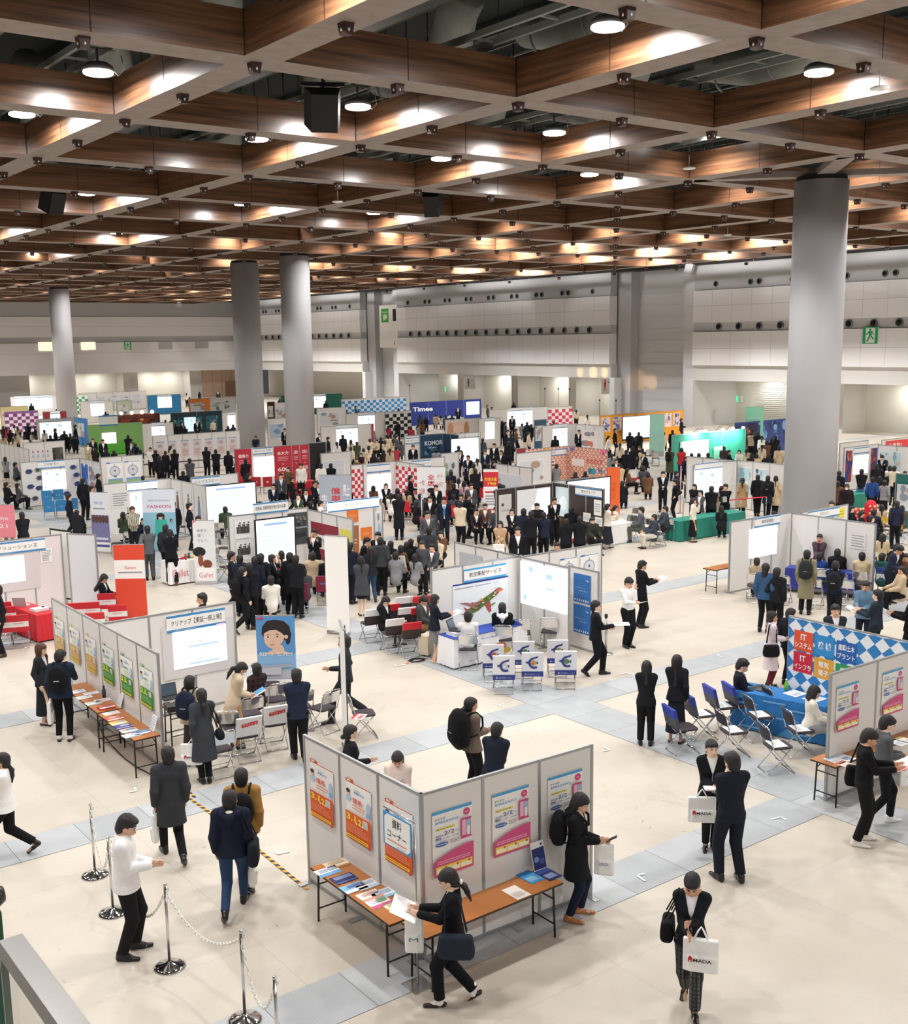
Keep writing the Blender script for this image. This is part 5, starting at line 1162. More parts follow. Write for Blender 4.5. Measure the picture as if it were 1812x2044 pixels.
# --- 5. booth with blank white screen, right
A6 = wall(1457.6, 1041, 1581, 1023, 'white partition wall with blank bright slide beneath the big column', snap=True)
B6 = wall(1581, 1023, 1748, 1044, 'white partition wall behind the woman presenter in the plum suit', snap=True)
header(A6, A6.L*.36, 1.93, '東急百貨店', A6.L*.42, .30, 'white name board with blue stripes above the blank bright slide')
screen(A6, A6.L*.30, .98, A6.L*.44, .92, 'blank bright white slide on the partition beneath the big column', 0, em=1.25)
f = sheet(B6, B6.L*.72, 1.4, .5, .5, PANEL, .022, .002); lines(f, .1, .1, .9, .9, 5, GRY, .3, 2); put(f, 'notice', 'faint printed notice on the wall behind the presenter in plum', 'notice')
A6b = wall(1600, 1021, 1692, 1005, 'white partition wall with a yellow note directly behind the column foot', snap=True)
header(A6b, .25, 1.93, 'オカムラ', 1.6, .28, 'blue striped name board on the wall at the foot of the big column'); f = sheet(A6b, A6b.L-.5, 1.85, .3, .3, C('F0E23A')); lines(f, .1, .2, .9, .8, 2, C('B8A820')); put(f, 'notice', 'small yellow note at the end of the wall behind the column', 'notice')
t = table('brown folding table sticking out past the end of the blank slide wall', 1.2, .45, .70); p = A6.o+A6.u*.22-A6.n*.4; t.location = (p.x, p.y, 0)
t = table('table under a royal blue cloth in front of the plum suited presenter', 1.9, .5, .70, C('26348C'), drop=.6); P = at(1640, 1136, .70); t.location = (P.x, P.y, 0); t.rotation_euler.z = -1.2
PEOPLE_CH = [(1505, 1200, 178, 'plain folding chair under the visitor in the beige jacket'), (1562, 1205, 10, 'plain folding chair by the long khaki coat'), (1640, 1190, 10, 'plain folding chair under the visitor in royal blue'), (1675, 1200, 10, 'plain folding chair in front of the royal blue cloth table'), (1720, 1196, 20, 'plain folding chair under the visitor in the cream sweater'), (1625, 1212, 10, 'plain folding chair behind the visitor with a black rucksack'), (1690, 1215, 14, 'plain folding chair at the aisle end of the blank slide booth')]
for x, y, h, l in PEOPLE_CH: ch(cp, x, y, 0 if h > 90 else h, l)
nvc = chair('folding_chair', 'folding chair with navy and white striped cover beside the plum presenter wall', ('2C49A0', 'E6E8EC', '2C3F96', lambda g: g.text('A', .14, .45, .1, C('3A4AA0'), hgt=.1), .36)); nvc.location = at(1766, 1190, 0); nvc.rotation_euler.z = rz_of(nvc.location, 6); ch(nvc, 1806, 1176, 10, 'folding chair with navy and white cover at the picture edge')
for x, y, l in ((1758, 1083, 'yellow backed folding chair nearest the plum presenter wall'), (1772, 1075, 'yellow backed folding chair in the middle of the three'), (1788, 1066, 'yellow backed folding chair farthest along the green table'), (1795, 1088, 'yellow backed folding chair beside the person in the dark fur coat')):
 if 'nearest' in l: yc = chair('folding_chair', l, backm=C('E8B83A')); yc.location = at(x, y, 0); yc.rotation_euler.z = rz_of(yc.location, 30)
 else: ch(yc, x, y, 30, l)
# --- 6. blue checker booth, lower right
B7 = wall(1577, 1228, 1840, 1283, 'partition wall covered with a blue and white checker sheet', snap=True)
f = sheet(B7, 0, .12, B7.L, 2.10, C('EEF1F6')); bl = C('2F7FC0'); nx = 16; dx_ = 1/nx; dy_ = dx_*B7.L/2.10
for i in range(nx*2+1):
 for j in range(int(1/dy_*2)+2):
  if (i+j) % 2 == 0 and (i//1) % 2 == 0:
   cx, cy = i*dx_*.9, j*dy_*.9
   pts = [(cx-dx_*.9, cy), (cx, cy-dy_*.9), (cx+dx_*.9, cy), (cx, cy+dy_*.9)]
   pts = [(min(1, max(0, a)), min(1, max(0, b))) for a, b in pts]
   if cx < 1+dx_ and cy < 1+dy_: f.k = 1; f.poly(pts, bl)
f.k = 3
L7 = f.w; put(f, 'checker_sheet', 'blue and white diamond checker sheet covering the booth wall at the lower right'.replace(' at the lower right', ' near the blue chairs'), 'wall covering')
for i, (tx, tx2, col, dxx, zz) in enumerate((('IT', 'システム', 'E0562E', .13, 1.58), ('機 械', '', '2F8FD0', .58, 1.58), ('建築/土木', 'プラント', '2560B0', 1.03, 1.56), ('IT', 'インフラ', 'D0263E', .13, 1.14), ('電気', '電子', 'E8A63A', .58, 1.12), ('組込', '制御', '2E9A5A', 1.03, 1.10))):
 f = sheet(B7, dxx, zz, .41, .41, C(col), .03); g_ = glyphs(tx, .02); tw = min(.8, g_[2]/g_[3]*.30*.9)
 if tx2: f.text(tx, .5, .55, tw, WHT, hgt=.30, bold=.02, ali='c'); g_ = glyphs(tx2, .02); f.text(tx2, .5, .14, min(.88, g_[2]/g_[3]*.28*.9), WHT, hgt=.28, bold=.02, ali='c')
 else: f.text(tx, .5, .32, .66, WHT, hgt=.38, bold=.02, ali='c')
 put(f, 'field_sign', {'E0562E': 'orange square sign with white lettering on the checker wall', '2F8FD0': 'sky blue square sign with white lettering on the checker wall', '2560B0': 'dark blue square sign with white lettering on the checker wall', 'D0263E': 'crimson square sign with white lettering on the checker wall', 'E8A63A': 'amber square sign with white lettering on the checker wall', '2E9A5A': 'green square sign with white lettering on the checker wall'}[col], 'sign')
A8 = wall(1658, 1344, 1990, 1246, 'white partition wall with pink posters at the picture edge behind the brown tables', n=4, snap=False)
for i, l in enumerate(('pink and white poster on the first panel near the seated woman in cream', 'pink and white poster on the second panel above the student in black', 'pink and white poster cut by the picture edge')): expo(A8, .14+A8.pw*i, 1.2, l, .56, .78)
t8, u8, v8 = tline((1650, 1538), (1900, 1440), .45, 'brown folding table below the pink posters where the student in black stands', topm=hx('B07040', rough=.4))
t8.location += u8*.22
for i, (x, y, c, l) in enumerate(((1667, 1518, ('F2F6FA', 'C8DCEC'), 'white leaflet at the table end beside the booth post'), (1685, 1512, ('F8F6F4', 'D8E0EE', 'A0B8D8'), 'second white leaflet with blue strip by the booth post'), (1690, 1527, ('F4D8CC', 'E06A3A', 'F4F0EE'), 'white leaflet with an orange corner'), (1790, 1482, ('F6F6F8', '3A3E6A'), 'white leaflet with dark print beyond the two students'), (1806, 1478, ('F8F4E8', 'E8D890'), 'cream leaflet at the picture edge'))): leaf(x, y, .21, .3, u8, v8, c, l, seed=50+i)
def blp(g):
 for a, b in ((.05, .7), (.35, .85), (.65, .72), (.2, .35), (.5, .45), (.8, .3), (.1, .08), (.6, .12)): g.rect(a, b, a+.24, b+.05, C('6FA8DC')); 
 g.poly([(0, 1), (.2, 1), (0, .7)], C('4A90CC')); g.poly([(.5, 0), (.8, 0), (.65, .3)], C('4A90CC'))
t = table('table under a bright blue printed cloth in front of the checker wall', 1.75, .62, .72, C('2476BC'), drop=.70, prt=blp); P = at(1565, 1385, .72); t.location = (P.x, P.y, 0); t.rotation_euler.z = -.95-.35
b7z = t.location
def onT(t, a, b, z=.0): 
 r_ = t.rotation_euler.z; return Vector((t.location.x+a*math.cos(r_)-b*math.sin(r_), t.location.y+a*math.sin(r_)+b*math.cos(r_), z))
for i, (a, b, c, l) in enumerate(((-.5, .05, ('2F333B',), 'dark folder lying on the blue printed cloth'), (.15, .1, ('F4F6F8', 'DCE4EC'), 'white papers in the middle of the blue clothed table'), (.55, 0, ('F4F6F8', 'E8ECF0'), 'white papers at the near end of the blue clothed table'))):
 pp = onT(t, a, b); leaflet(pp-X*.15-Y*.15, X, Y, .722, .34, .3, c, l, i)
pp = onT(t, -.05, .22, .72); bt = thing('drink_bottle', 'green drink bottle standing on the blue clothed table by the checker wall', 'bottle', pp); MB().lathe([(.035, 0), (.036, .13), (.016, .18), (.016, .2)], (0, 0, 0), C('7AC84A'), 14).build('bottle_body', bt); MB().lathe([(.018, .2), (.018, .22)], (0, 0, 0), WHT, 10).build('bottle_cap', bt)
bc_ = chair('folding_chair', 'blue headed folding chair nearest the two standing women in black', ('2438A0', '45474E', None, None, .50)); bc_.location = at(1362, 1500, 0); bc_.rotation_euler.z = rz_of(bc_.location, 62)
ch(bc_, 1398, 1472, 62, 'blue headed folding chair with white papers, second from the standing women'); ch(bc_, 1440, 1455, 62, 'blue headed folding chair with white papers, third from the standing women'); ch(bc_, 1478, 1450, 62, 'blue headed folding chair under the seated man in the dark suit')
DK1 = chair('folding_chair', 'dark folding chair with white papers, nearest the camera in the blue booth', backm=C('2C2C36')); DK1.location = at(1548, 1538, 0); DK1.rotation_euler.z = rz_of(DK1.location, 62)
DL = [(1461, 1507, 'dark folding chair with white papers behind the two talking people'), (1515, 1475, 'dark folding chair with papers facing the seated man in the suit'), (1552, 1455, 'dark folding chair with papers close to the blue clothed table'), (1594, 1505, 'dark folding chair with papers between the blue table and the pink posters')]
for x, y, l in DL: ch(DK1, x, y, 62, l)
for i, (x, y) in enumerate(((1398, 1472), (1440, 1455), (1461, 1507), (1515, 1475), (1552, 1455), (1594, 1505), (1548, 1538))):
 p = at(x, y, 0); r_ = rz_of(p, 62); ux = Vector((math.cos(r_), math.sin(r_), 0)); uy = Vector((-math.sin(r_), math.cos(r_), 0)); leaflet(p-ux*.17-uy*.13, ux, uy, .472, .34, .25, ('F6F8F8', 'E2EEF0'), ('white papers on the seat of the second blue headed chair', 'white papers on the seat of the third blue headed chair', 'white papers on the dark chair behind the two talking people', 'white papers on the dark chair facing the seated man', 'white papers on the dark chair close to the blue cloth', 'white papers on the dark chair between table and pink posters', 'white papers on the nearest dark folding chair')[i], 60+i)
# --- 7. middle and distant booths
def wl_(x0, y0, x1, y1, label, **k): return wall(x0, y0, x1, y1, label, **k)
LBT = lambda s: dict(side=[C(s)])
# defence ministry booth
A9 = wl_(455, 1030, 614, 1016, 'white partition wall behind the stand screen watched by dark suited visitors'); B9 = wl_(614, 1016, 704, 1036, 'white partition wall with the dark red and white banner')
hdr_post(A9.o+A9.u*(A9.L*.30), A9.u, '防衛省 自衛隊東京地方協力本部', A9.L*.44, 2.2, 'white name board with blue stripes above the stand screen', leg=False)
stand_screen(510, 1040, 2.05, A9.L*.46, 1.55, A9.u, 'black bordered stand screen with pale blue table in front of the dark visitors', 5, em=1.15)
f = sheet(A9, A9.L*.73, 1.0, A9.L*.26, 1.1, C('4A4E50')); rr = random.Random(2)
for i in range(14): f.disc(.15+.7*rr.random(), .55+.35*rr.random(), .07, .05, C(rr.choice(('2A2E30', '8A7E70', '6E6A66', '3E3E3A'))), 9)
f.rect(.05, .5, .95, .56, C('8A9AA0')); f.poly([(.1, .2), (.9, .28), (.8, .38), (.2, .34)], C('2E3436')); put(f, 'poster', 'grey poster with people and equipment beside the stand screen', 'poster')
for z_, l in ((1.45, 'poster with a group of small figures, upper one beside the stand screen'), (.72, 'poster with a group of small figures, lower one beside the stand screen')):
 f = sheet(A9, A9.L*.07, z_, A9.L*.19, .62, C('EEEEEE'))
 for i in range(9): f.disc(.15+.09*i, .6+.12*(i % 3), .055, .05, C(('3A3A40', '6A4A3A', '4A5240')[i % 3]), 9); f.rect(.11+.09*i, .28, .19+.09*i, .56+.1*(i % 3), C(('2E3440', '5A3A2E', '3E4A3A')[i % 3]))
 put(f, 'poster', l, 'poster')
f = sheet(B9, B9.L*.08, .62, B9.L*.62, 1.25, C('F2F2F2')); mr = C('8E2238'); f.rect(0, .68, 1, 1, mr); f.rect(0, 0, 1, .30, mr); f.disc(.27, .49, .11, .10, C('2A9A5A')); f.disc(.27, .46, .075, .07, C('3A6AC0')); f.disc(.27, .60, .05, .035, C('7AC850')); f.text('防衛省・自衛隊', .42, .49, .5, C('2A4A9A'), hgt=.09, bold=.01); f.text('MINISTRY OF DEFENSE', .42, .43, .46, C('3A5A9A'), hgt=.035); put(f, 'banner_sheet', 'dark red and white banner with a green and blue emblem', 'banner')
f = sheet(B9, B9.L*.74, .55, B9.L*.22, 1.3, C('E8E25A')); 
for i in range(4): f.disc(.3+.4*(i % 2), .3+.4*(i//2), .16, .12, C('6A7078'), 10)
put(f, 'poster', 'yellow poster with grey photographs at the end of the red banner wall', 'poster')
mrc = chair('folding_chair', 'maroon covered folding chair', ('8E2442', '8E2442', None, lambda g: (g.disc(.35, .55, .12, .07, C('4A7AC0'), 14), g.text('防衛省', .5, .52, .36, C('E8C8D0'), hgt=.07)), .38))
mrc.location = at(600, 1222, 0); mrc.rotation_euler.z = rz_of(mrc.location, 0); mrc['label'] = 'maroon covered chair nearest the camera in the front maroon row'
for x, y, l in ((648, 1205, 'maroon covered chair in the front row beside the woman in uniform skirt'), (540, 1205, 'maroon covered chair partly hidden behind two standing visitors'), (490, 1195, 'maroon covered chair at the far end of the front row'), (638, 1180, 'maroon covered chair under the visitor in the olive hooded top'), (690, 1192, 'maroon covered chair beside the tall pull-up screen'), (560, 1178, 'maroon covered chair in the second row behind the visitors')): ch(mrc, x, y, 0, l)
# orange/white newspaper booth
A10 = wl_(642, 1019, 745, 1007, 'white partition wall with orange square posters below a glowing name board')
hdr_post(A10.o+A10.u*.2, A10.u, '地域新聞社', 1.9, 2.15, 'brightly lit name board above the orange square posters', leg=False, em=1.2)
for i, (a, z_, c_) in enumerate(((.47, 1.72, 'E8782E'), (.73, 1.05, 'E8782E'), (.73, .42, 'E8702A'), (.20, 1.5, 'F08A4A'), (.47, .5, 'A8683A'))):
 f = sheet(A10, A10.L*a, z_, A10.L*.22, .44 if i < 4 else 1.1, C(c_)); lines(f, .2, .4, .8, .6, 2, C('F4B088'), .4)
 put(f, 'poster', ('orange square poster at the top middle of the orange and white wall', 'orange square poster in the right column, upper one'.replace('right column', 'outer column'), 'orange square poster in the outer column, lower one', 'pale orange square poster by the lit name board', 'tall brown orange picture of a crowd on the orange and white wall')[i], 'poster')
f = wl_(745, 1007, 762, 1004, 'narrow partition panel with small photographs beside the orange squares'); photop(f, .05, .4, 'sheet of small photographs at the end of the orange square wall', f.L-.1, 1.6, ('DADCE0', '8A9098', 'A8C8D8', '6A7078', 'B06A6A'), 7)
oc = chair('folding_chair', 'white and orange covered chair', ('E8E6E6', 'E8E6E6', 'E8862A', None, .36)); oc.location = at(788, 1168, 0); oc.rotation_euler.z = rz_of(oc.location, 35); oc['label'] = 'white and orange covered chair nearest the camera, behind the air cargo booth visitors'
for x, y, l in ((806, 1160, 'white and orange covered chair, second of the row of three'), (823, 1150, 'white and orange covered chair, last of the row of three')): ch(oc, x, y, 35, l)
# brown booth
BRN = C('3A2C26'); A11 = wl_(990, 976, 1102, 962, 'dark brown partition wall with a bright torn looking slide', side=[BRN]); B11 = wl_(1102, 962, 1206, 975, 'dark brown partition wall with a small white name board', side=[BRN])
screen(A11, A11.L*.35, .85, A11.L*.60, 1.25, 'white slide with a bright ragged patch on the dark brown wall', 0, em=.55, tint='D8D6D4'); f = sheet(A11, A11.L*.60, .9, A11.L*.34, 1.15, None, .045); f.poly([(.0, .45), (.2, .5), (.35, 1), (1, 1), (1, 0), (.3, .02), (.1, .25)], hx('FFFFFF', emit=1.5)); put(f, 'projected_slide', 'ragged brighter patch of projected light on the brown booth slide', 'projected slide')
f = sheet(A11, .1, .7, A11.L*.22, 1.3, C('D5D2CE')); f.disc(.3, .7, .12, .05, C('5A5650')); f.disc(.7, .3, .12, .10, C('C8643A')); f.text('KOKUBU', .2, .5, .6, C('8A6A5A'), hgt=.06); f.rect(0, 0, 1, .04, BLK); put(f, 'poster', 'grey poster with small food pictures on the dark brown wall', 'poster')
header(B11, B11.L*.47, 1.88, '国分グループ', B11.L*.5, .32, 'white name board with blue stripes on the dark brown wall')
f = sheet(B11, B11.L*.08, .95, B11.L*.25, 1.15, C('CFE0E4')); f.disc(.6, .45, .3, .25, C('E8F4F6')); f.rect(0, 0, 1, .03, WHT); f.disc(.2, .3, .08, .05, C('6A8A4A')); put(f, 'poster', 'pale blue glossy poster on the dark brown wall', 'poster')
for a, z_, l in ((.62, .9, 'small white sheet, lower one on the brown wall'), (.82, 1.2, 'tall white sheet at the end of the brown wall'), (.84, .8, 'small white sheet below the tall one on the brown wall')): f = sheet(B11, B11.L*a, z_, B11.L*.14, .34 if a != .82 else .6); lines(f, .15, .2, .85, .8, 4, GRY, .3); put(f, 'notice', l, 'notice')
A11b = wl_(1104, 960, 1184, 953, 'white partition wall with a black edged screen behind the brown booth'); stand_screen(1132, 962, 2.0, 2.2, 1.3, X, 'black edged screen peeping over the brown booth wall', 0, em=1.1)
def orb(f): f.text('インターンシップ', .35, .35, .3, C('7A2A10'), hgt=.4)
rollup(1224, 1036, .50, 2.05, -.75, 'narrow orange roll-up banner standing at the end of the brown booth', orb, 'E8642A')
t = table('white clothed table beside the orange roll-up banner', 1.0, .6, .72, C('F0F0F0'), drop=.7); t.location = at(1240, 1085, 0)
t.location.y += .3
# orange flower booth
A12 = wl_(1049, 897, 1133, 890, 'partition wall with an orange and white flower pattern sheet'); B12 = wl_(1133, 890, 1212, 899, 'flower pattern partition wall with number sign 96')
for w_, n_ in ((A12, 11), (B12, 10)):
 f = sheet(w_, 0, .1, w_.L, 2.12, C('F2DCD0')); oc_ = C('E26A2C')
 for i in range(n_*2):
  for j in range(14):
   if (i+j) % 2 == 0: f.k = 1; f.rect(i/(n_*2), j/14, (i+1)/(n_*2), (j+1)/14, oc_); f.k = 2; f.disc((i+.5)/(n_*2), (j+.5)/14, .012, .02, C('F2DCD0'), 6)
 f.k = 4; f.w = f.w
 if w_ is A12: header(w_, w_.L*.25, 1.78, '日本', 2.2, .34, 'small name board with blue stripe on the orange flower wall'); f.rect(.08, .45, .36, .66, C('FAF2EC')); f.text('初任給', .09, .48, .24, C('D0482A'), hgt=.13, bold=.01); f.text('万円', .26, .28, .13, C('3A3A8A'), hgt=.14, bold=.01); f.rect(.40, .5, .68, .7, C('FAF2EC')); lines(f, .42, .52, .66, .68, 2, C('8A3A3A'), .5); f.disc(.2, .3, .05, .05, C('E83AA0'), 10); f.disc(.27, .3, .04, .04, C('3A3AC8'), 10)
 else: f.text('有休消化率', .5, .62, .4, C('D04A3A'), hgt=.14, bold=.01); f.text('96', .78, .40, .12, C('3A6A9A'), hgt=.16, bold=.02); f.text('%', .92, .42, .05, C('3A6A9A')); f.rect(.12, .55, .44, .72, C('FAF2EC')); f.disc(.6, .45, .06, .08, C('2A8AA8'), 9); f.disc(.68, .45, .06, .08, C('3AA0B8'), 9)
 put(f, 'pattern_sheet', 'orange and white flower pattern sheet with first salary sign' if w_ is A12 else 'orange and white flower pattern sheet with number sign and tinsel stars', 'wall covering')
for i, (a, w_, c_) in enumerate(((.45, A12, 'E8D23A'), (.98, A12, 'F0F0F0'), (.15, B12, '3A6AD8'), (.92, B12, 'E83A9A'))):
 p = w_.o+w_.u*(w_.L*a)+w_.n*.12+Z*(w_.h-.12); t = thing('foil_star', ('gold', 'silver', 'blue', 'magenta')[i]+' shiny foil star hung on the orange flower booth', 'decoration', p); m_ = MB()
 pts = [(math.cos(k*math.pi/5)*(.16 if k % 2 == 0 else .07), math.sin(k*math.pi/5)*(.16 if k % 2 == 0 else .07)) for k in range(10)]
 m_.add([(x, 0, z) for x, z in pts]+[(0, -.07, 0), (0, .07, 0)], [(k, (k+1) % 10, 10) for k in range(10)]+[((k+1) % 10, k, 11) for k in range(10)], hx(c_, rough=.2, metal=.6)); m_.build('foil_body', t); MB().tube([(0, 0, .1), (0, 0, .2)], .004, WHT, 4).build('string', t)
A12c = wl_(1030, 895, 1049, 893, 'red partition panel beside the orange flower wall', side=[C('A8303A')])
# 億単位 banner + red check booth
def oku(f): f.text('億', .36, .66, .30, C('C8303A'), hgt=.12, bold=.02); f.text('単', .36, .52, .30, C('C8303A'), hgt=.12, bold=.02); f.text('位', .36, .38, .30, C('C8303A'), hgt=.12, bold=.02); f.text('生', .06, .55, .2, WHT, hgt=.1, bold=.02); f.text('み', .06, .42, .2, WHT, hgt=.1); f.text('出', .06, .30, .2, WHT, hgt=.1, bold=.02); f.text('売上', .74, .62, .2, WHT, hgt=.22, bold=.02); f.disc(.78, .10, .16, .10, C('D8C8C0'), 14); f.disc(.78, .16, .17, .06, BLK, 14)
rollup(672, 1062, 1.25, 2.15, -.72, 'grey roll-up banner with big red characters above the glowing name board', oku, 'A9B0BE')
def chk(w_, cols, nx, ny, label, z0=.1, zt_=None):
 H_ = (zt_ or w_.h-.05)-z0; f = sheet(w_, .02, z0, w_.L-.04, H_, C(cols[0])); m_ = C(cols[1])
 for i in range(nx):
  for j in range(ny):
   if (i+j) % 2 == 0: f.k = 1; f.rect(i/nx, j/ny, (i+1)/nx, (j+1)/ny, m_)
 return put(f, 'checker_sheet', label, 'wall covering')
A13 = wl_(700, 928, 724, 926, 'partition panel with red and white check near the big red character banner'); chk(A13, ('F2F0F0', 'D42C3A'), 4, 11, 'red and white check sheet beside the big red character banner')
A13b = wl_(724, 926, 790, 920, 'white partition wall with slide between two red check panels'); header(A13b, A13b.L*.1, 1.8, '', A13b.L*.7, .36); screen(A13b, A13b.L*.12, .55, A13b.L*.7, 1.15, 'bright slide between the two red check panels', 0)
B13 = wl_(790, 920, 846, 931, 'partition wall with red and white check and a doorway gap'); chk(B13, ('F2F0F0', 'D42C3A'), 9, 11, 'red and white check sheet facing the slide')
A13c = wl_(790, 920, 887, 911, 'grey white partition wall behind the red check booth with blue striped board'); header(A13c, A13c.L*.3, 1.83, 'マーケティングジャパン', A13c.L*.4, .34)
def zen(f): f.text('全', .36, .76, .26, C('D0303A'), hgt=.10, bold=.02); f.text('店', .36, .64, .26, C('D0303A'), hgt=.10, bold=.02); f.text('一位', .06, .66, .2, C('D0303A'), hgt=.10, bold=.01); f.text('の店舗', .06, .50, .2, C('D0303A'), hgt=.1); f.text('自分の', .72, .80, .18, C('D0303A'), hgt=.06); f.text('アイデア', .70, .62, .22, C('D0303A'), hgt=.10, bold=.01); f.rect(.22, .0, .78, .42, C('2E3038')); f.disc(.5, .50, .14, .09, C('D8B8A0'), 16); f.disc(.5, .56, .15, .05, BLK, 16); f.poly([(.42, .42), (.58, .42), (.5, .25)], WHT)
rollup(862, 1040, 1.15, 2.15, -.70, 'white roll-up banner with red characters and a suited man with crossed arms', zen)
def kin(f): f.rect(0, .62, 1, .94, C('D42C3A')); f.text('安定企業', .1, .74, .8, C('F0D23A'), hgt=.08, bold=.02); f.text('不動産', .25, .65, .6, C('F0D23A'), hgt=.07, bold=.02); f.rect(.1, .48, .9, .52, C('C83A4A')); lines(f, .1, .2, .9, .44, 4, GRY, .5); f.rect(.3, .1, .7, .13, C('C83A4A'))
rollup(980, 1030, .62, 1.9, -.66, 'narrow red and white roll-up banner with yellow lettering by the brown booth', kin)
rd = chair('folding_chair', 'bright red covered chair', ('E02638', 'E02638', None, None, .40), seatm=C('E02638')); rd.location = at(903, 1050, 0); rd.rotation_euler.z = rz_of(rd.location, 20); rd['label'] = 'bright red chair nearest the camera in the red group'
for i, (x, y) in enumerate(((925, 1042), (940, 1030), (900, 1028), (958, 1010), (700, 1020), (870, 1060), (885, 1015), (1000, 1005), (812, 1040), (855, 1075))): ch(rd, x, y, 20, ['bright red chair beside the nearest one of the red group', 'bright red chair at the end of the red group by the visitors in brown', 'bright red chair in the back of the red group', 'bright red chair near the narrow red banner', 'red chair behind the glowing name board', 'red chair by the badge wearing man', 'red chair beside the man in dark suit looking down', 'red chair half hidden by the brown booth wall', 'red chair next to the white red logo chair', 'red chair behind the grey suited staff'][i])
wr_ = chair('folding_chair', 'white covered chair with red swoosh in front of the red check wall', ('EFEFEF', 'EFEFEF', 'D42C3A', None, .36)); wr_.location = at(812, 1030, 0); wr_.rotation_euler.z = rz_of(wr_.location, 20)
for x, y, l in ((1262, 972, 'white chair with red emblem, first of the three on the open floor'), (1276, 970, 'white chair with red emblem, middle of the three on the open floor'), (1290, 967, 'white chair with red emblem, last of the three on the open floor'), (1140, 1100, 'white chair with red emblem at the brown booth')): ch(wr_, x, y, 5, l)
# KOMO booth
A14 = wl_(807, 870, 838, 868, 'white partition wall with name board beside the dark blue picture'); header(A14, .05, 1.75, '小森コーポレーション', A14.L-.1, .36); A14b = wl_(838, 868, 884, 865, 'partition wall with dark blue machine picture and big white letters')
f = sheet(A14b, 0, .1, A14b.L, 2.1, C('24435E')); rr = random.Random(9)
for i in range(16): f.disc(.1+.8*rr.random(), .15+.5*rr.random(), .09, .07, C(rr.choice(('3A6A8A', '1A2E44', '4A86A8', '16304A'))), 8)
f.text('KOMORI', .18, .70, .80, C('E8EEF4'), hgt=.13, bold=.02); lines(f, .35, .6, .7, .66, 1, C('A8C4D8')); put(f, 'picture_sheet', 'dark blue machine picture with large white letters', 'wall picture')
B14 = wl_(884, 865, 915, 872, 'partition wall continuing the dark blue picture', side=[C('1E3A55')]); A14c = wl_(900, 866, 955, 860, 'white partition wall behind the shining stand screen beside the dark blue picture'); stand_screen(900, 877, 1.95, 1.9, 1.35, X, 'shining stand screen beside the dark blue picture booth', 0, em=1.3)
wl_(946, 862, 958, 861, 'narrow green and white panel beside the blue booth screen', side=[C('D8E6D0')])
t = table('table with dark blue lettered cloth in front of the blue picture booth', 1.9, .6, .72, C('22346E'), drop=.7, prt=lambda g: g.text('RECOMEN', .15, .3, .7, C('C8D0E8'), hgt=.3, bold=.02)); t.location = at(907, 950, 0)
# red banner booth between the columns
A15 = wl_(468, 896, 616, 889, 'white partition wall hung with red banners below two grey columns')
header(A15, A15.L*.23, 1.86, 'コロナワールド【合同】', A15.L*.26, .34, 'name board with blue stripes between the hanging red banners'); screen(A15, A15.L*.24, .60, A15.L*.27, 1.1, 'bright slide between the hanging red banners', 0)
RB = C('B01E2E')
def redb(a, wd, tx, big, l, z0=.05):
 f = sheet(A15, A15.L*a, z0, A15.L*wd, 2.15, RB, .05); f.rect(.04, .02, .96, .98, C('B8283A')); f.text(tx, .5, .78, .62, WHT, hgt=.09, bold=.01, ali='c'); lines(f, .2, .62, .8, .74, 3, C('E8B8BC'), .3); f.poly([(.4, .56), (.5, .52), (.6, .56), (.5, .54)], WHT)
 if big: f.text(big, .5, .36, .62, WHT, hgt=.10, bold=.01, ali='c'); lines(f, .15, .2, .85, .33, 3, C('E8B8BC'), .3)
 put(f, 'hanging_banner', l, 'banner')
redb(.0, .21, '戦略力', '', 'red hanging banner at the end nearest the ponytail walker'); redb(.51, .24, '拡大力', '600', 'wide red hanging banner with number six hundred'); redb(.76, .10, '企業力', '', 'narrow red hanging banner in the middle of three'); redb(.87, .12, '成長力', '300', 'red hanging banner at the free end beside the black wall')
wl_(613, 884, 650, 882, 'black partition wall with a clock beside the red banner booth', side=[BLK]); t = table('table under a red cloth at the end of the red banner booth', 1.3, .6, .72, RED, drop=.7); t.location = at(603, 990, 0)
redc = chair('folding_chair', 'red covered chair with small white crest, first in front of the red banners', ('B4202E', 'B4202E', None, lambda g: g.disc(.5, .5, .16, .09, C('E8C8CC'), 12), .36)); redc.location = at(512, 985, 0); redc.rotation_euler.z = rz_of(redc.location, 0)
ch(redc, 535, 985, 0, 'red covered chair with small white crest, second in front of the red banners'); ch(redc, 478, 990, 0, 'red covered chair with small white crest below the end red banner')
# JSP + fashion booths
A16 = wl_(380, 952, 474, 945, 'white partition wall behind the standing presenter and stand screen'); hdr_post(A16.o+A16.u*.05, A16.u, 'ジェイエスピー', A16.L*.58, 1.83, 'white name board with blue stripes above the stand screen and presenter', leg=False)
stand_screen(409, 972, 2.0, 2.05, 1.45, X, 'black based stand screen with a pale page beside the pointing presenter', 6, em=1.1)
A17 = wl_(205, 966, 341, 955, 'white partition wall with glowing name board of the fashion booth'); B17 = wl_(341, 955, 410, 973, 'white partition wall with three tall photo posters of clothes')
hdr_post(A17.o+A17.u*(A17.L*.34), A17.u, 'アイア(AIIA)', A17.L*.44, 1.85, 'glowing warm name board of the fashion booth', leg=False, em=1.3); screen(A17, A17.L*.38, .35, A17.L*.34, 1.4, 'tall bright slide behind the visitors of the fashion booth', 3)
f = sheet(A17, A17.L*.1, 1.2, .7, .7, PANEL); lines(f, .1, .1, .9, .9, 6, GRY, .4); put(f, 'notice', 'small grey notice on the fashion booth wall', 'notice')
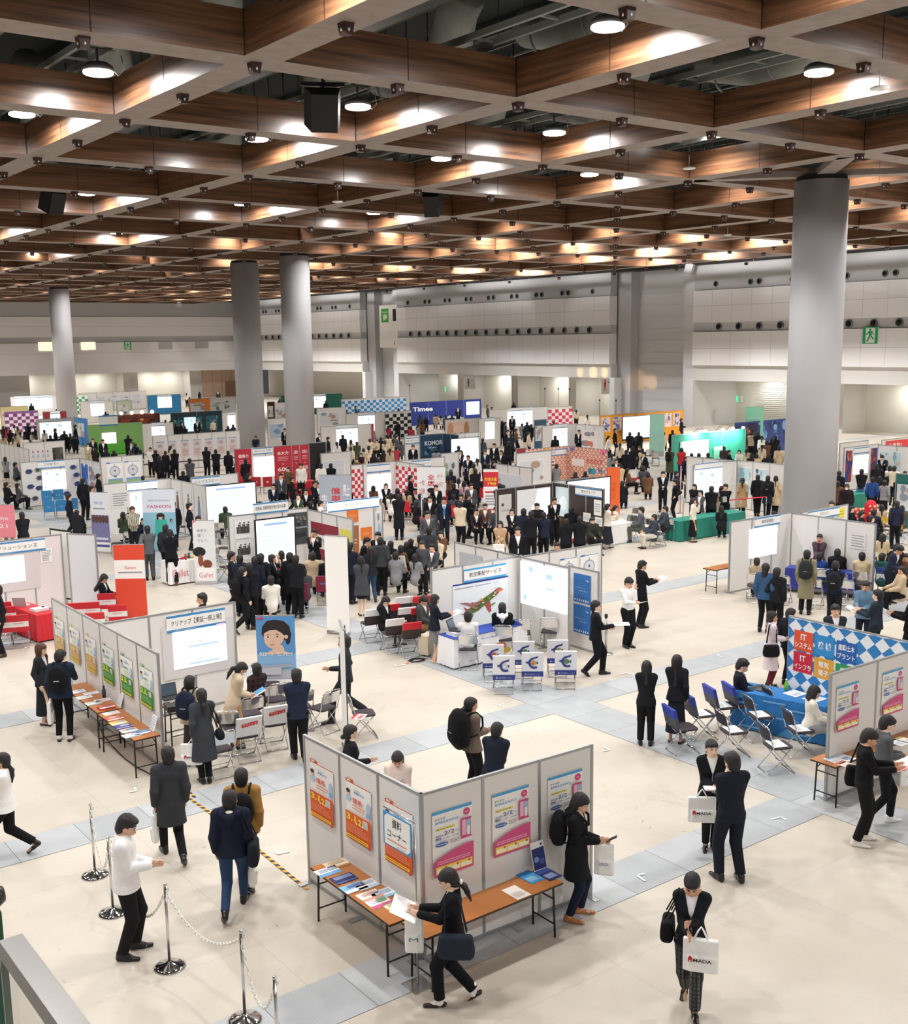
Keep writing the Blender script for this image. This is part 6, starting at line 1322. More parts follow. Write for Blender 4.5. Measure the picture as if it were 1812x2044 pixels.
for i, (a, c_, l) in enumerate(((.10, '6A4A44', 'tall poster of a long brown coat'), (.42, '8A7468', 'tall poster of a brown patterned dress'), (.72, '7A90A8', 'tall poster with a blue sailing picture'))):
 f = sheet(B17, B17.L*a, .45, B17.L*.18, 1.45, C('E6E4E2')); f.disc(.5, .86, .13, .05, C('8A6A5A'), 10); f.poly([(.35, .8), (.65, .8), (.75, .3), (.25, .3)], C(c_)); f.rect(.38, .1, .48, .3, C(c_)); f.rect(.54, .1, .64, .3, C(c_)); put(f, 'poster', l, 'poster')
def fash(f): f.rect(0, 0, 1, .62, C('8FC0D4')); f.rect(0, .62, 1, 1, C('DDE4F0')); f.text('FASHION', .16, .69, .7, C('C83A7A'), hgt=.055, bold=.015); f.text('AIIA Corporation', .18, .80, .66, C('4A4E5A'), hgt=.03); f.poly([(.38, .50), (.72, .50), (.80, .22), (.34, .22)], C('3AB0A0')); f.disc(.54, .55, .09, .04, C('E0BCA8'), 14); f.disc(.54, .575, .12, .035, C('2A1E1C'), 14); f.rect(.42, .50, .48, .58, C('2A1E1C')); f.rect(.60, .50, .66, .58, C('2A1E1C')); f.rect(.42, .02, .62, .22, C('6FA0C8'))
rollup(322, 1100, 1.15, 2.15, -.62, 'pale blue roll-up banner with pink word and a woman in a teal top', fash)
def shoe_b(f): f.poly([(0, 1), (.2, 1), (0, .95)], C('E88A90')); f.text('素敵を、', .2, .82, .5, GRY, hgt=.05); f.text('履く', .2, .74, .3, GRY, hgt=.05); f.text('ひとへ。', .2, .66, .5, GRY, hgt=.05); f.disc(.25, .50, .3, .08, BLK, 14); f.disc(.3, .36, .12, .10, C('8A4A2E'), 14); f.disc(.6, .30, .22, .07, C('7A3E26'), 14); f.rect(.1, .02, .95, .24, C('F4F2F2')); f.text('Gallet', .2, .08, .65, C('D0606A'), hgt=.08)
rollup(412, 1166, .66, 1.9, -.62, 'tall white banner with brown shoes and pink lettering beside the shoe table', shoe_b, 'E4E4E6')
def gal(g): g.text('Gallet', .05, .3, .4, C('E08A98'), hgt=.35); g.disc(.75, .7, .03, .08, BLK, 8)
t = table('white clothed table displaying shoes behind the two talking men', 1.3, .6, .72, C('F0EEEE'), drop=.68, prt=gal); P = at(370, 1115, .72); t.location = (P.x, P.y, 0)
for i, (dx, c_, l) in enumerate(((-.35, '1E1A1A', 'black high heeled shoe on the white clothed table'), (.05, '1E5A78', 'dark teal boot standing on the shoe table'), (.2, 'E0C83A', 'yellow boot standing on the shoe table'), (.45, '8A4A2E', 'brown leather shoe at the table end'), (-.1, 'D8302A', 'red pointed shoe behind the yellow boot'))):
 q_ = thing('display_shoe', l, 'shoe', (t.location.x+dx, t.location.y-.1+.1*(i % 2), .72), .5); m_ = MB(); m_.tube([(0, -.08, .05), (0, .02, .04), (0, .10, .025), (0, .15, .015)], [.03, .034, .036, .015], C(c_), 8); m_.tube([(0, -.08, .04), (0, -.08, .18 if 'boot' in l else .08)], [.03, .034], C(c_), 8); m_.build('shoe_upper', q_); MB().b2((-.02, -.10, 0), (.02, -.07, .03), BLK).build('heel', q_)
def pur(f): f.text('就活', .2, .80, .5, C('6A86D0'), hgt=.05); lines(f, .15, .70, .8, .76, 1, GRY); f.rect(0, 0, 1, .16, WHT); f.rect(0, .16, 1, .62, C('7A7AA8')); [f.disc(.15+.18*i, .55, .10, .07, C('5A3E3A'), 10) for i in range(5)]; f.rect(.1, .2, .9, .24, C('D8D8F0')); f.rect(.05, .08, .95, .12, C('4A4A9A'))
rollup(205, 1104, .75, 2.1, -1.0, 'narrow roll-up banner with violet group photo beside the grey clothed visitor', pur, 'E6EAF4')
def pnk(f): f.rect(0, .45, 1, 1, C('E88A96')); f.text('合同説明会', .1, .75, .7, WHT, hgt=.05); f.text('2021', .15, .62, .6, WHT, hgt=.06); [f.disc(.12+.19*(i % 5), .07+.09*(i//5), .07, .035, C(('8A6A5A', 'D8B8A8', '5A5A60')[i % 3]), 9) for i in range(25)]
rollup(6, 1130, 1.1, 2.0, -.7, 'pink roll-up banner with rows of small portraits at the picture edge', pnk, 'EDE2DE')
for i, (x, y) in enumerate(((100, 1038), (124, 1036), (146, 1032), (95, 1015), (118, 1012))):
 if i == 0: bl_ = chair('folding_chair', 'sky blue covered chair in the front row, far end', ('3A8CC8', '3A8CC8', None, lambda g: g.text('日本', .3, .4, .4, C('C8E0F0'), hgt=.12), .36)); bl_.location = at(x, y, 0); bl_.rotation_euler.z = rz_of(bl_.location, 0)
 else: ch(bl_, x, y, 0, ('', 'sky blue covered chair in the middle of the front row', 'sky blue covered chair beside the walking man with dark jacket', 'sky blue covered chair in the back row below the beetle wall', 'sky blue covered chair in the back row below the slide')[i])
A18 = wl_(40, 923, 158, 914, 'white partition wall decorated with blue beetles and plants'); B18 = wl_(158, 914, 200, 923, 'white partition wall with a blue garment and photo strips')
hdr_post(A18.o+A18.u*(A18.L*.28), A18.u, 'フマキラー', A18.L*.46, 1.86, 'name board with blue stripes above the beetle wall slide', leg=False); screen(A18, A18.L*.34, .75, A18.L*.40, 1.0, 'bright slide in the middle of the beetle wall', 3)
rr = random.Random(8)
for i in range(11):
 a, z_ = ((.05, 1.75), (.2, 1.8), (.22, 1.4), (.06, 1.0), (.2, .9), (.8, 1.8), (.85, 1.4), (.86, .95), (.45, .5), (.66, .5), (.12, .4))[i]; f = sheet(A18, A18.L*a, z_-.15, .42, .34, None, .02); f.poly([(.1, .5), (.3, .8), (.7, .85), (.95, .5), (.7, .2), (.3, .15)], C(rr.choice(('5A6A8A', '3E4E78', '8AA06A', '7A6A60')))); f.disc(.5, .5, .2, .25, C('2E3E68'), 10)
 for k in range(3): f.poly([(.2+.25*k, .2), (.15+.3*k, 0), (.24+.25*k, .25)], C('2E3448'))
 put(f, 'beetle_cutout', 'printed insect cut-out on the white wall, '+('upper far end', 'top next to the board', 'second row by the slide', 'middle far end', 'below the middle one', 'top near end', 'second at the near end', 'third at the near end', 'bottom below the slide', 'bottom right under the slide'.replace(' right', ' corner'), 'lowest at the far end')[i], 'decoration')
f = sheet(B18, B18.L*.1, .6, B18.L*.3, 1.4, C('2A62B8')); f.rect(0, 0, .12, .5, PANEL); f.rect(.88, 0, 1, .5, PANEL); f.poly([(.3, 1), (.5, .88), (.7, 1)], WHT); put(f, 'work_coat', 'blue work coat hanging on the wall beside the photo strips', 'garment'); photop(B18, B18.L*.46, .5, 'strips of blue and red photographs on the beetle booth side wall', B18.L*.5, 1.5, ('D4DCE6', '7A90B0', 'B07A70', 'A8C0D8'), 4)
AX = wl_(200, 913, 284, 904, 'white partition wall with two round emblem posters behind the beetle booth'); clockp(AX, AX.L*.12, .75, 'round emblem poster with green foot, first behind the beetle booth', .8, 1.2); clockp(AX, AX.L*.55, .75, 'round emblem poster with green foot, second behind the beetle booth', .8, 1.2)
A19 = wl_(46, 884, 128, 878, 'grey white partition wall with rows of small red dotted flyers'); B19 = wl_(0, 884, 57, 900, 'white side wall with round emblem posters at the picture edge')
for i in range(5):
 for j in range(2): f = sheet(A19, A19.L*(.05+.12*i), 1.25-.75*j, A19.L*.09, .6, C('E2E4E8')); f.disc(.5, .7, .2, .12, C('B84A5A'), 9); f.rect(.2, .1, .8, .4, C('B8BCC8')); put(f, 'flyer', 'small flyer with red dot on the grey white wall, '+('upper' if j == 0 else 'lower')+' row, '+('first', 'second', 'third', 'fourth', 'fifth')[i]+' one', 'flyer')
photop(A19, A19.L*.68, .3, 'dark picture poster at the end of the red dotted flyer wall', A19.L*.28, 1.6, ('4A4844', '6A665E', '2E2C2A', '8A8478'), 6)
# poster corridor
A20 = wl_(304, 870, 478, 857, 'long white partition wall with seven pale pink posters')
for i in range(7): f = sheet(A20, A20.L*(.03+.139*i), .75, A20.L*.09, 1.1, C('DCD2D2')); f.disc(.5, .75, .3, .1, C('B8A8B0'), 9); lines(f, .1, .1, .9, .5, 6, C('C89A98'), .5, i); f.rect(0, .95, 1, 1, C('8AA8C8')); put(f, 'poster', 'pale pink and grey poster, '+('first', 'second', 'third', 'fourth', 'fifth', 'sixth', 'seventh')[i]+' on the seven poster wall', 'poster')
t = table('long dark trestle table below the seven pale pink posters', 7.5, .5, .70, topm=BLK); p = at(400, 918, .7); t.location = (p.x, p.y, 0)
# green booth and its neighbours
GN = C('8CC070'); A21 = wl_(175, 848, 283, 843, 'light green partition wall with slide behind the green table', side=[GN]); screen(A21, A21.L*.24, .5, A21.L*.26, 1.1, 'small bright slide on the light green wall', 0); hdr_post(A21.o+A21.u*(A21.L*.2), A21.u, '', A21.L*.35, 2.1, 'grey white name board above the light green wall', h=.7, leg=False)
t = table('green clothed table in front of the light green wall', 3.2, .7, .75, C('5AB83A'), drop=.7); t.location = at(222, 907, 0)
FW = [ # x0,y0,x1,y1,colour,label,content
 (283, 846, 345, 842, None, 'white partition wall with slide and red lettering beside the green booth', 's'), (72, 838, 148, 832, None, 'white partition wall with wide bright slide at the far left booth group'.replace('left ', ''), 'S'), (148, 832, 174, 838, '2E86C8', 'bright blue side wall with figure beside the wide slide', 'p'),
 (225, 828, 318, 826, '5A2A26', 'dark red brown wall with warm lamps among the far booths', 'w'), (340, 824, 443, 822, '1E3A44', 'dark teal black picture wall with slide among the far booths', 'd'), (443, 824, 478, 822, None, 'white wall with slide next to the dark teal picture wall', 's'),
 (8, 822, 75, 820, '8A5A90', 'purple and white checked wall at the far booths', 'c:E6E0EC:8A3A78'), (85, 822, 132, 819, '8A2A34', 'dark red wall with white slide at the far booths', 's'), (160, 802, 225, 800, None, 'white wall with slide, dark pictures and people behind the slim column', 's'),
 (232, 800, 262, 799, 'C8D8C0', 'pale green wall at the far booths', 'p'), (0, 812, 55, 810, 'E8D8A0', 'cream and yellow low wall at the very far booths', 'p'), (20, 792, 112, 788, None, 'white wall with large slide near the back wall', 'S'), (112, 790, 175, 787, None, 'white wall with green check panel near the back wall', 'c:F0F4F0:3A9A6A'),
 (158, 785, 290, 782, None, 'long white wall with tiny dark labels near the back wall', 't'), (293, 789, 360, 787, '2E88C0', 'bright blue and white wall far behind the green booth', 's'), (376, 796, 418, 793, 'E8862E', 'orange panel wall far away between column and dark teal wall', 'p'), (418, 794, 470, 792, None, 'white wall with dark frames beside the far orange panel', 'p'),
 (533, 802, 548, 801, '3A2A24', 'dark orange night picture wall beyond the twin columns', 'p'), (548, 804, 577, 801, None, 'white wall with blue bust posters beyond the twin columns', 'p'), (533, 836, 578, 832, None, 'white wall with pale blue bust posters between the twin columns', 'b'), (560, 790, 683, 787, '1E6A58', 'dark green wall with white screen far behind the columns', 's'),
 (681, 797, 810, 792, None, 'blue and white checked wall with two slides near the alcoves', 'c:E8F0F6:2E8AC8'), (632, 815, 690, 812, None, 'white wall with poster in front of the dark green wall', 'p'), (690, 826, 768, 822, None, 'white wall with photographs before the blue checks', 's'), (768, 822, 820, 820, None, 'black and white checked wall among the far booths', 'c:F2F2F2:1A1A1E'),
 (640, 852, 740, 846, None, 'white wall with bright green tinted slide behind the black wall', 's'), (700, 848, 745, 845, 'C83040', 'red and white dish picture wall with crowd in front', 'p'), (817, 803, 960, 800, '2A3E9A', 'royal blue wall with white lettering and warm edge lights', 'T'), (888, 838, 958, 834, None, 'white wall with large portrait photograph of a doll like face'.replace('doll like ', ''), 'f'),
 (955, 836, 998, 832, None, 'white wall with bright pink slide beside the face photograph', 's'), (976, 818, 1094, 812, None, 'white partition wall with dark edged screen near the alcoves', 's'), (1093, 813, 1142, 811, None, 'red and white checked wall with small labels near the alcoves', 'c:F2F0F2:D83A58'), (1066, 838, 1090, 836, '3E5E7A', 'slim blue grey city picture panel', 'p'),
 (1082, 850, 1150, 844, None, 'white wall with bright stand screen and line drawings', 's'), (1150, 846, 1206, 849, None, 'white wall with tiny line drawings of people', 'p'), (1197, 829, 1270, 825, 'EEA02A', 'bright orange yellow wall with posters and black screen', 'P'), (1270, 824, 1364, 822, 'EEA02A', 'bright orange yellow wall with five portrait posters', 'P'),
 (1341, 868, 1488, 862, '3AA588', 'teal green wall with spotlights and a sheet', 'g'), (1466, 843, 1578, 835, '3A5AA0', 'wall of five blue night city posters beside the big column', 'n'), (1371, 910, 1471, 917, None, 'white wall with round emblem poster behind the green cloth booth', 'k'), (1384, 928, 1471, 918, None, 'white wall with large bright slide above the green clothed desk', 'L'), (1471, 918, 1571, 928, None, 'white wall with three framed pictures behind the standing presenter', 'q'),
 (1676, 884, 1732, 881, None, 'white low wall right behind the big column'.replace('right ', 'just '), 'p'), (1685, 893, 1753, 887, None, 'white wall with slide between two orange night posters', 'o'), (1753, 887, 1830, 893, None, 'white wall with pale teal portrait posters behind the bowing man', 'q'), (1760, 878, 1812, 876, None, 'white wall with red banner at the picture edge', 'r'), (1789, 944, 1840, 950, '1E6A64', 'dark teal wall with white dots at the picture edge', 'p'),
 (640, 905, 700, 902, None, 'pale wall with white board behind the crowd near the black wall', 'h'), (990, 925, 1062, 935, None, 'white and red striped wall just behind the brown booth', 'h'), (1030, 905, 1100, 903, None, 'white wall with glossy panel in front of the flower booth', 'p'), (880, 905, 915, 903, None, 'small pale wall behind the blue lettered cloth', 'p')]
FWALL = []
for i, (x0, y0, x1, y1, col, lb, kd) in enumerate(FW):
 w_ = wall(x0, y0, x1, y1, lb, side=[C(col)] if col else None, n=max(1, int(along(at(x0, y0, 2.25), X, x1)/1.8)) if y1 < y0 else None); FWALL.append(w_); L = w_.L; nm = lb.split(' wall')[0].split(' with')[0]
 if kd[0] in 'sSTL':
  b_ = {'s': (.3, .42), 'S': (.08, .82), 'T': (.78, .19), 'L': (.02, .62)}[kd[0]]; screen(w_, L*b_[0], .75, L*b_[1], 1.25, 'bright slide on the '+nm+' wall' if False else 'bright slide on the '+' '.join(lb.split()[:12]), 3, em=1.15)
  if kd[0] != 'T': header(w_, L*b_[0], 2.02 if kd[0] != 'L' else 2.0, '', L*b_[1], .28, 'pale name board over the '+' '.join(lb.split()[:11]))
  else: f = sheet(w_, .2, 1.2, L*.3, .7, None, .03); f.text('Timee', .05, .2, .9, hx('F4F0E8', emit=.5), hgt=.6, bold=.03); put(f, 'lettering_sign', 'white lettering on the royal blue wall', 'sign'); f = sheet(w_, L*.3, .2, L*.45, 1.0, None, .03); f.poly([(0, 0), (.55, .6), (1, .3), (1, 0)], C('DDE6F2')); put(f, 'white_chevron', 'white slanting shape printed on the royal blue wall', 'wall picture')
 elif kd[0] == 'c': a_, c1, c2 = kd.split(':'); chk(w_, (c1, c2), int(L/.33)*1 or 3, 7, ('check sheet in '+lb.split(' checked')[0].split(' panel')[0]+' colours on a distant booth')[:80])
 elif kd == 'P':
  n_ = 3 if i % 2 else 5
  for k in range(n_): photop(w_, L*(.04+.92*k/n_), 1.0, 'portrait poster on the orange yellow wall, '+('first', 'second', 'third', 'fourth', 'fifth')[k]+(' of the screen side' if n_ == 3 else ' of the alcove side'), L*.7/n_, 1.05, ('F0D8D8', 'C8A0A0', '6A7AB0', 'F4F0F0') if k % 2 else ('E8D8E0', '5A4A58', '6A80C0'), k+i)
  if n_ == 3: stand_screen(1243, 833, 1.9, 3.2, 1.5, X, 'black framed bright screen in front of the orange yellow wall', 0, em=1.2)
 elif kd == 'g':
  f = sheet(w_, L*.10, .3, L*.38, 1.5, C('D8DEDC'), .05); put(f, 'white_sheet', 'large pale sheet on the teal green wall', 'cloth sheet'); f = sheet(w_, L*.55, .1, L*.16, 1.2, C('8AD0B0'), .05); f.rect(0, .85, 1, 1, WHT); put(f, 'small_banner', 'pale green small banner on the teal green wall', 'banner')
  for k, a_ in enumerate((.28, .34, .58, .72, .86)):
   p = w_.o+w_.u*(L*a_)+w_.n*.5+Z*(w_.h+.12); q_ = thing('clip_spotlight', ('first', 'second', 'third', 'fourth', 'fifth')[k]+' small clip spotlight on top of the teal green wall', 'spotlight', p); MB().ell((0, 0, 0), (.09, .09, .07), hx('F4FFFA', emit=9), 6).build('bulb', q_); MB().tube([(0, .5, -.1), (0, .2, .15), (0, .02, .04)], .012, BLK, 5).build('arm', q_); disc_light('spot', p+Vector((0, .05, -.08)), .06, 22, (.85, 1, .95), rot=(math.radians(25), 0, 0))
 elif kd == 'n':
  for k in range(5): photop(w_, L*(.01+.196*k), .35, 'blue night city poster, '+('first', 'second', 'third', 'fourth', 'fifth')[k]+' from the alcove end', L*.19, 1.8, [('3A4E8A', '5A7AC0', '8AB0DC', '2A3468'), ('2E2A4A', 'B8643A', '3A3A6A', 'D88A4A')][k == 1], 30+k, C('2E4A90'))
 elif kd == 'q':
  for k in range(3 if L > 3 else 2): photop(w_, L*(.06+.33*k), .7, 'framed pale picture on the '+' '.join(lb.split()[:7])+', number '+('one', 'two', 'three')[k], L*.24, 1.25, ('C8DEE4', '8AB8C4', '5A6A78', 'E8F0F2', 'D8B8A8'), 40+k+i, cells=9)
 elif kd == 'o':
  for k in (0, 1): photop(w_, L*(.03+.74*k), .4, ('first' if k == 0 else 'second')+' orange night picture poster beside the slide behind the column', L*.2, 1.7, ('3A3A78', 'C8643A', '8A3A4A', 'E08A4A'), 3+k)
  screen(w_, L*.28, .8, L*.42, .95, 'small bright slide between orange night posters', 0); header(w_, L*.26, 1.85, '', L*.46, .3, 'name board above the slide between orange night posters')
 elif kd == 'r': f = sheet(w_, .3, 1.6, L-.3, .55, C('D83A3A'), .03); f.text('止まれ!', .1, .2, .6, WHT, hgt=.6, bold=.02); put(f, 'banner_sheet', 'red banner with white characters at the picture edge', 'banner')
 elif kd == 'f':
  f = sheet(w_, L*.05, .3, L*.62, 1.75, C('E8C8B8')); f.disc(.5, .45, .36, .42, C('F0D4C4'), 20); f.disc(.15, .6, .14, .4, C('C89878'), 12); f.disc(.88, .6, .12, .4, C('B88A6A'), 12)
  for s_ in (-1, 1): f.disc(.5+s_*.15, .5, .06, .05, C('3A2A2A'), 10)
  f.disc(.5, .2, .12, .05, C('C85A5A'), 12); f.rect(.47, .3, .53, .33, C('D0A08A')); put(f, 'poster', 'very large photograph of a smiling face', 'poster')
 elif kd in 'pbktdwh':
  n_ = max(1, min(6, int(L/1.4))); rr = random.Random(i)
  pal = {'w': ('8A3A26', 'C8843A', '3A1E1A', 'D8A86A'), 'd': ('2A6A80', '4A90A0', '16242E', '7AB0B8'), 'b': ('B8CCDC', '7A9ABC', 'E4EAF0'), 'p': rr.choice((('D8DCE0', '8A98A8', 'B89A8A'), ('E0E4E0', 'A8B8A0', '6A7A88'), ('F0E4E0', 'C87A6A', '8A8A98')))}.get(kd, ('D8DCE4', 'A8B0BC', 'C8CCD4'))
  for k in range(n_): photop(w_, L*(.05+.92*k/n_), .7, 'picture sheet on the '+' '.join(lb.split()[:9])+', '+('first', 'second', 'third', 'fourth', 'fifth', 'sixth')[k], L*.72/n_, 1.15, pal, i*7+k, C(col) if col else None, 9)
  if kd == 'd': screen(w_, L*.25, .6, L*.22, 1.2, 'cool bluish slide on the dark teal black wall', 3, em=.9, tint='C8E0E8')
  if kd == 'w':
   for k in range(4): p = w_.o+w_.u*(L*(.15+.22*k))+w_.n*.3+Z*(w_.h+.1); q_ = thing('globe_lamp', ('first', 'second', 'third', 'fourth')[k]+' warm globe lamp above the dark red brown wall', 'lamp', p); MB().ell((0, 0, 0), (.14, .14, .14), hx('FFE0B0', emit=5), 7).build('globe', q_); MB().tube([(0, .3, -.05), (0, 0, .12)], .012, BLK, 5).build('arm', q_)
# hanging and standing extras of the middle distance
def pale(f): lines(f, .1, .1, .9, .9, 3, C('A8D4C8'), .2)
rollup(1310, 911, .9, 2.3, -.75, 'mint green tall banner nearer the orange yellow wall', pale, 'A6D6C4', zb=.3); rollup(1503, 905, 1.1, 2.6, -.8, 'mint green tall banner in front of the night city posters', pale, '8ED4B0', zb=.3)
GT = C('1F7F6E')
for x, y, L_, l in ((1386, 1072, 3.6, 'long table under a dark teal cloth behind the red belt barrier'), (1700, 1020, 2.4, 'table under a dark teal cloth beside the yellow chairs')): t = table(l, L_, .7, .75, GT, drop=.72); t.location = at(x, y, 0); t.location.x += .6
ks = hx('C82030', rough=.8)
for k, (x, y, h_) in enumerate(((1708, 1052, .30), (1736, 1046, .5))):
 p = at(x, y, .0); t = thing('festive_parcel', ('lower', 'taller')[k]+' red patterned wrapped bundle near the dark teal table', 'bundle', p); m_ = MB(); m_.lathe([(.2, 0), (.26, .2), (.25, h_+.2), (.15, h_+.4), (.04, h_+.45)], (0, 0, 0), ks, 16)
 m_.build('cloth_wrap', t); q2_ = MB(); [q2_.ell((math.cos(a)*.24, math.sin(a)*.24, .2+.13*j), (.05, .05, .05), C('E8C8A0'), 4) for j in range(5) for a in (3.6+.3*(j % 2), 4.3, 5.0)]; q2_.build('flower_print', t)['kind'] = 'stuff'
# low belt barrier posts
for i, (x, y) in enumerate(((1414, 1050), (1478, 1040), (1528, 1035), (1362, 1080), (843, 1095), (1357, 1025))):
 t = thing('barrier_post', ('belt barrier post at the corner of the dark teal table', 'belt barrier post among the backs of the queue', 'belt barrier post next to the big column', 'slim grey pole in front of the teal table', 'slim white stand pole by the dark coated visitor', 'thin pink pole with a white sign')[i], 'barrier post', at(x, y, 0)); hh = (.95, .95, .95, 2.1, 1.9, 2.0)[i]
 MB().lathe([(.16, 0), (.16, .015), (.03, .03)], (0, 0, 0), STEEL, 16).build('base', t); MB().lathe([(.02, .02), (.02, hh)], (0, 0, 0), STEEL if i < 5 else C('D88A90'), 10).build('pole', t)
for (x0, y0, x1, y1, l) in ((1414, 1011, 1478, 1002, 'red barrier belt stretched before the queue'), (1478, 1002, 1528, 998, 'red barrier belt beside the big column')):
 a_ = at(x0, y0+39, 0); b_ = at(x1, y1+38, 0); t = thing('barrier_belt', l, 'barrier belt', (a_.x, a_.y, 0)); d_ = b_-a_; MB().tube([(0, 0, .9), (d_.x, d_.y, .9)], .025, C('D0283A'), 6).build('belt', t)
# distant chairs near the open floor
for i, (x, y, h) in enumerate(((1258, 1075, 200), (1300, 1078, 30), (1322, 1068, 30), (1335, 1058, 30), (1312, 1090, 30), (1340, 1078, 30), (1268, 1058, 200), (448, 1120, 20), (470, 1100, 20), (430, 1140, 20), (455, 1160, 60), (442, 1085, 20), (236, 1110, 0), (262, 1105, 0), (300, 1095, 0), (246, 1135, 0), (360, 1075, 0), (350, 1050, 0), (375, 1060, 0), (690, 1050, 0), (1296, 925, 0), (1308, 930, 0))):
 ch(cp, x, y, h, 'plain folding chair '+('beside the white clothed table by the orange banner', 'under the grey jacketed visitor on the open floor', 'under the leaning visitor on the open floor', 'at the back of the open floor group', 'nearest the camera in the open floor group', 'behind the seated pair on the open floor', 'facing the orange banner', 'behind the shoe banner, first', 'behind the shoe banner, second', 'behind the shoe banner, third', 'next to the crowd at the defence stand screen', 'behind the shoe banner, farthest', 'beside the striped sweater man', 'behind the striped sweater man', 'in front of the fashion slide', 'near the violet photo banner', 'behind the pale blue fashion banner', 'below the coat posters', 'below the sailing picture poster', 'near the glowing name board', 'white one by the three emblem chairs', 'last one by the mint green banner')[i])
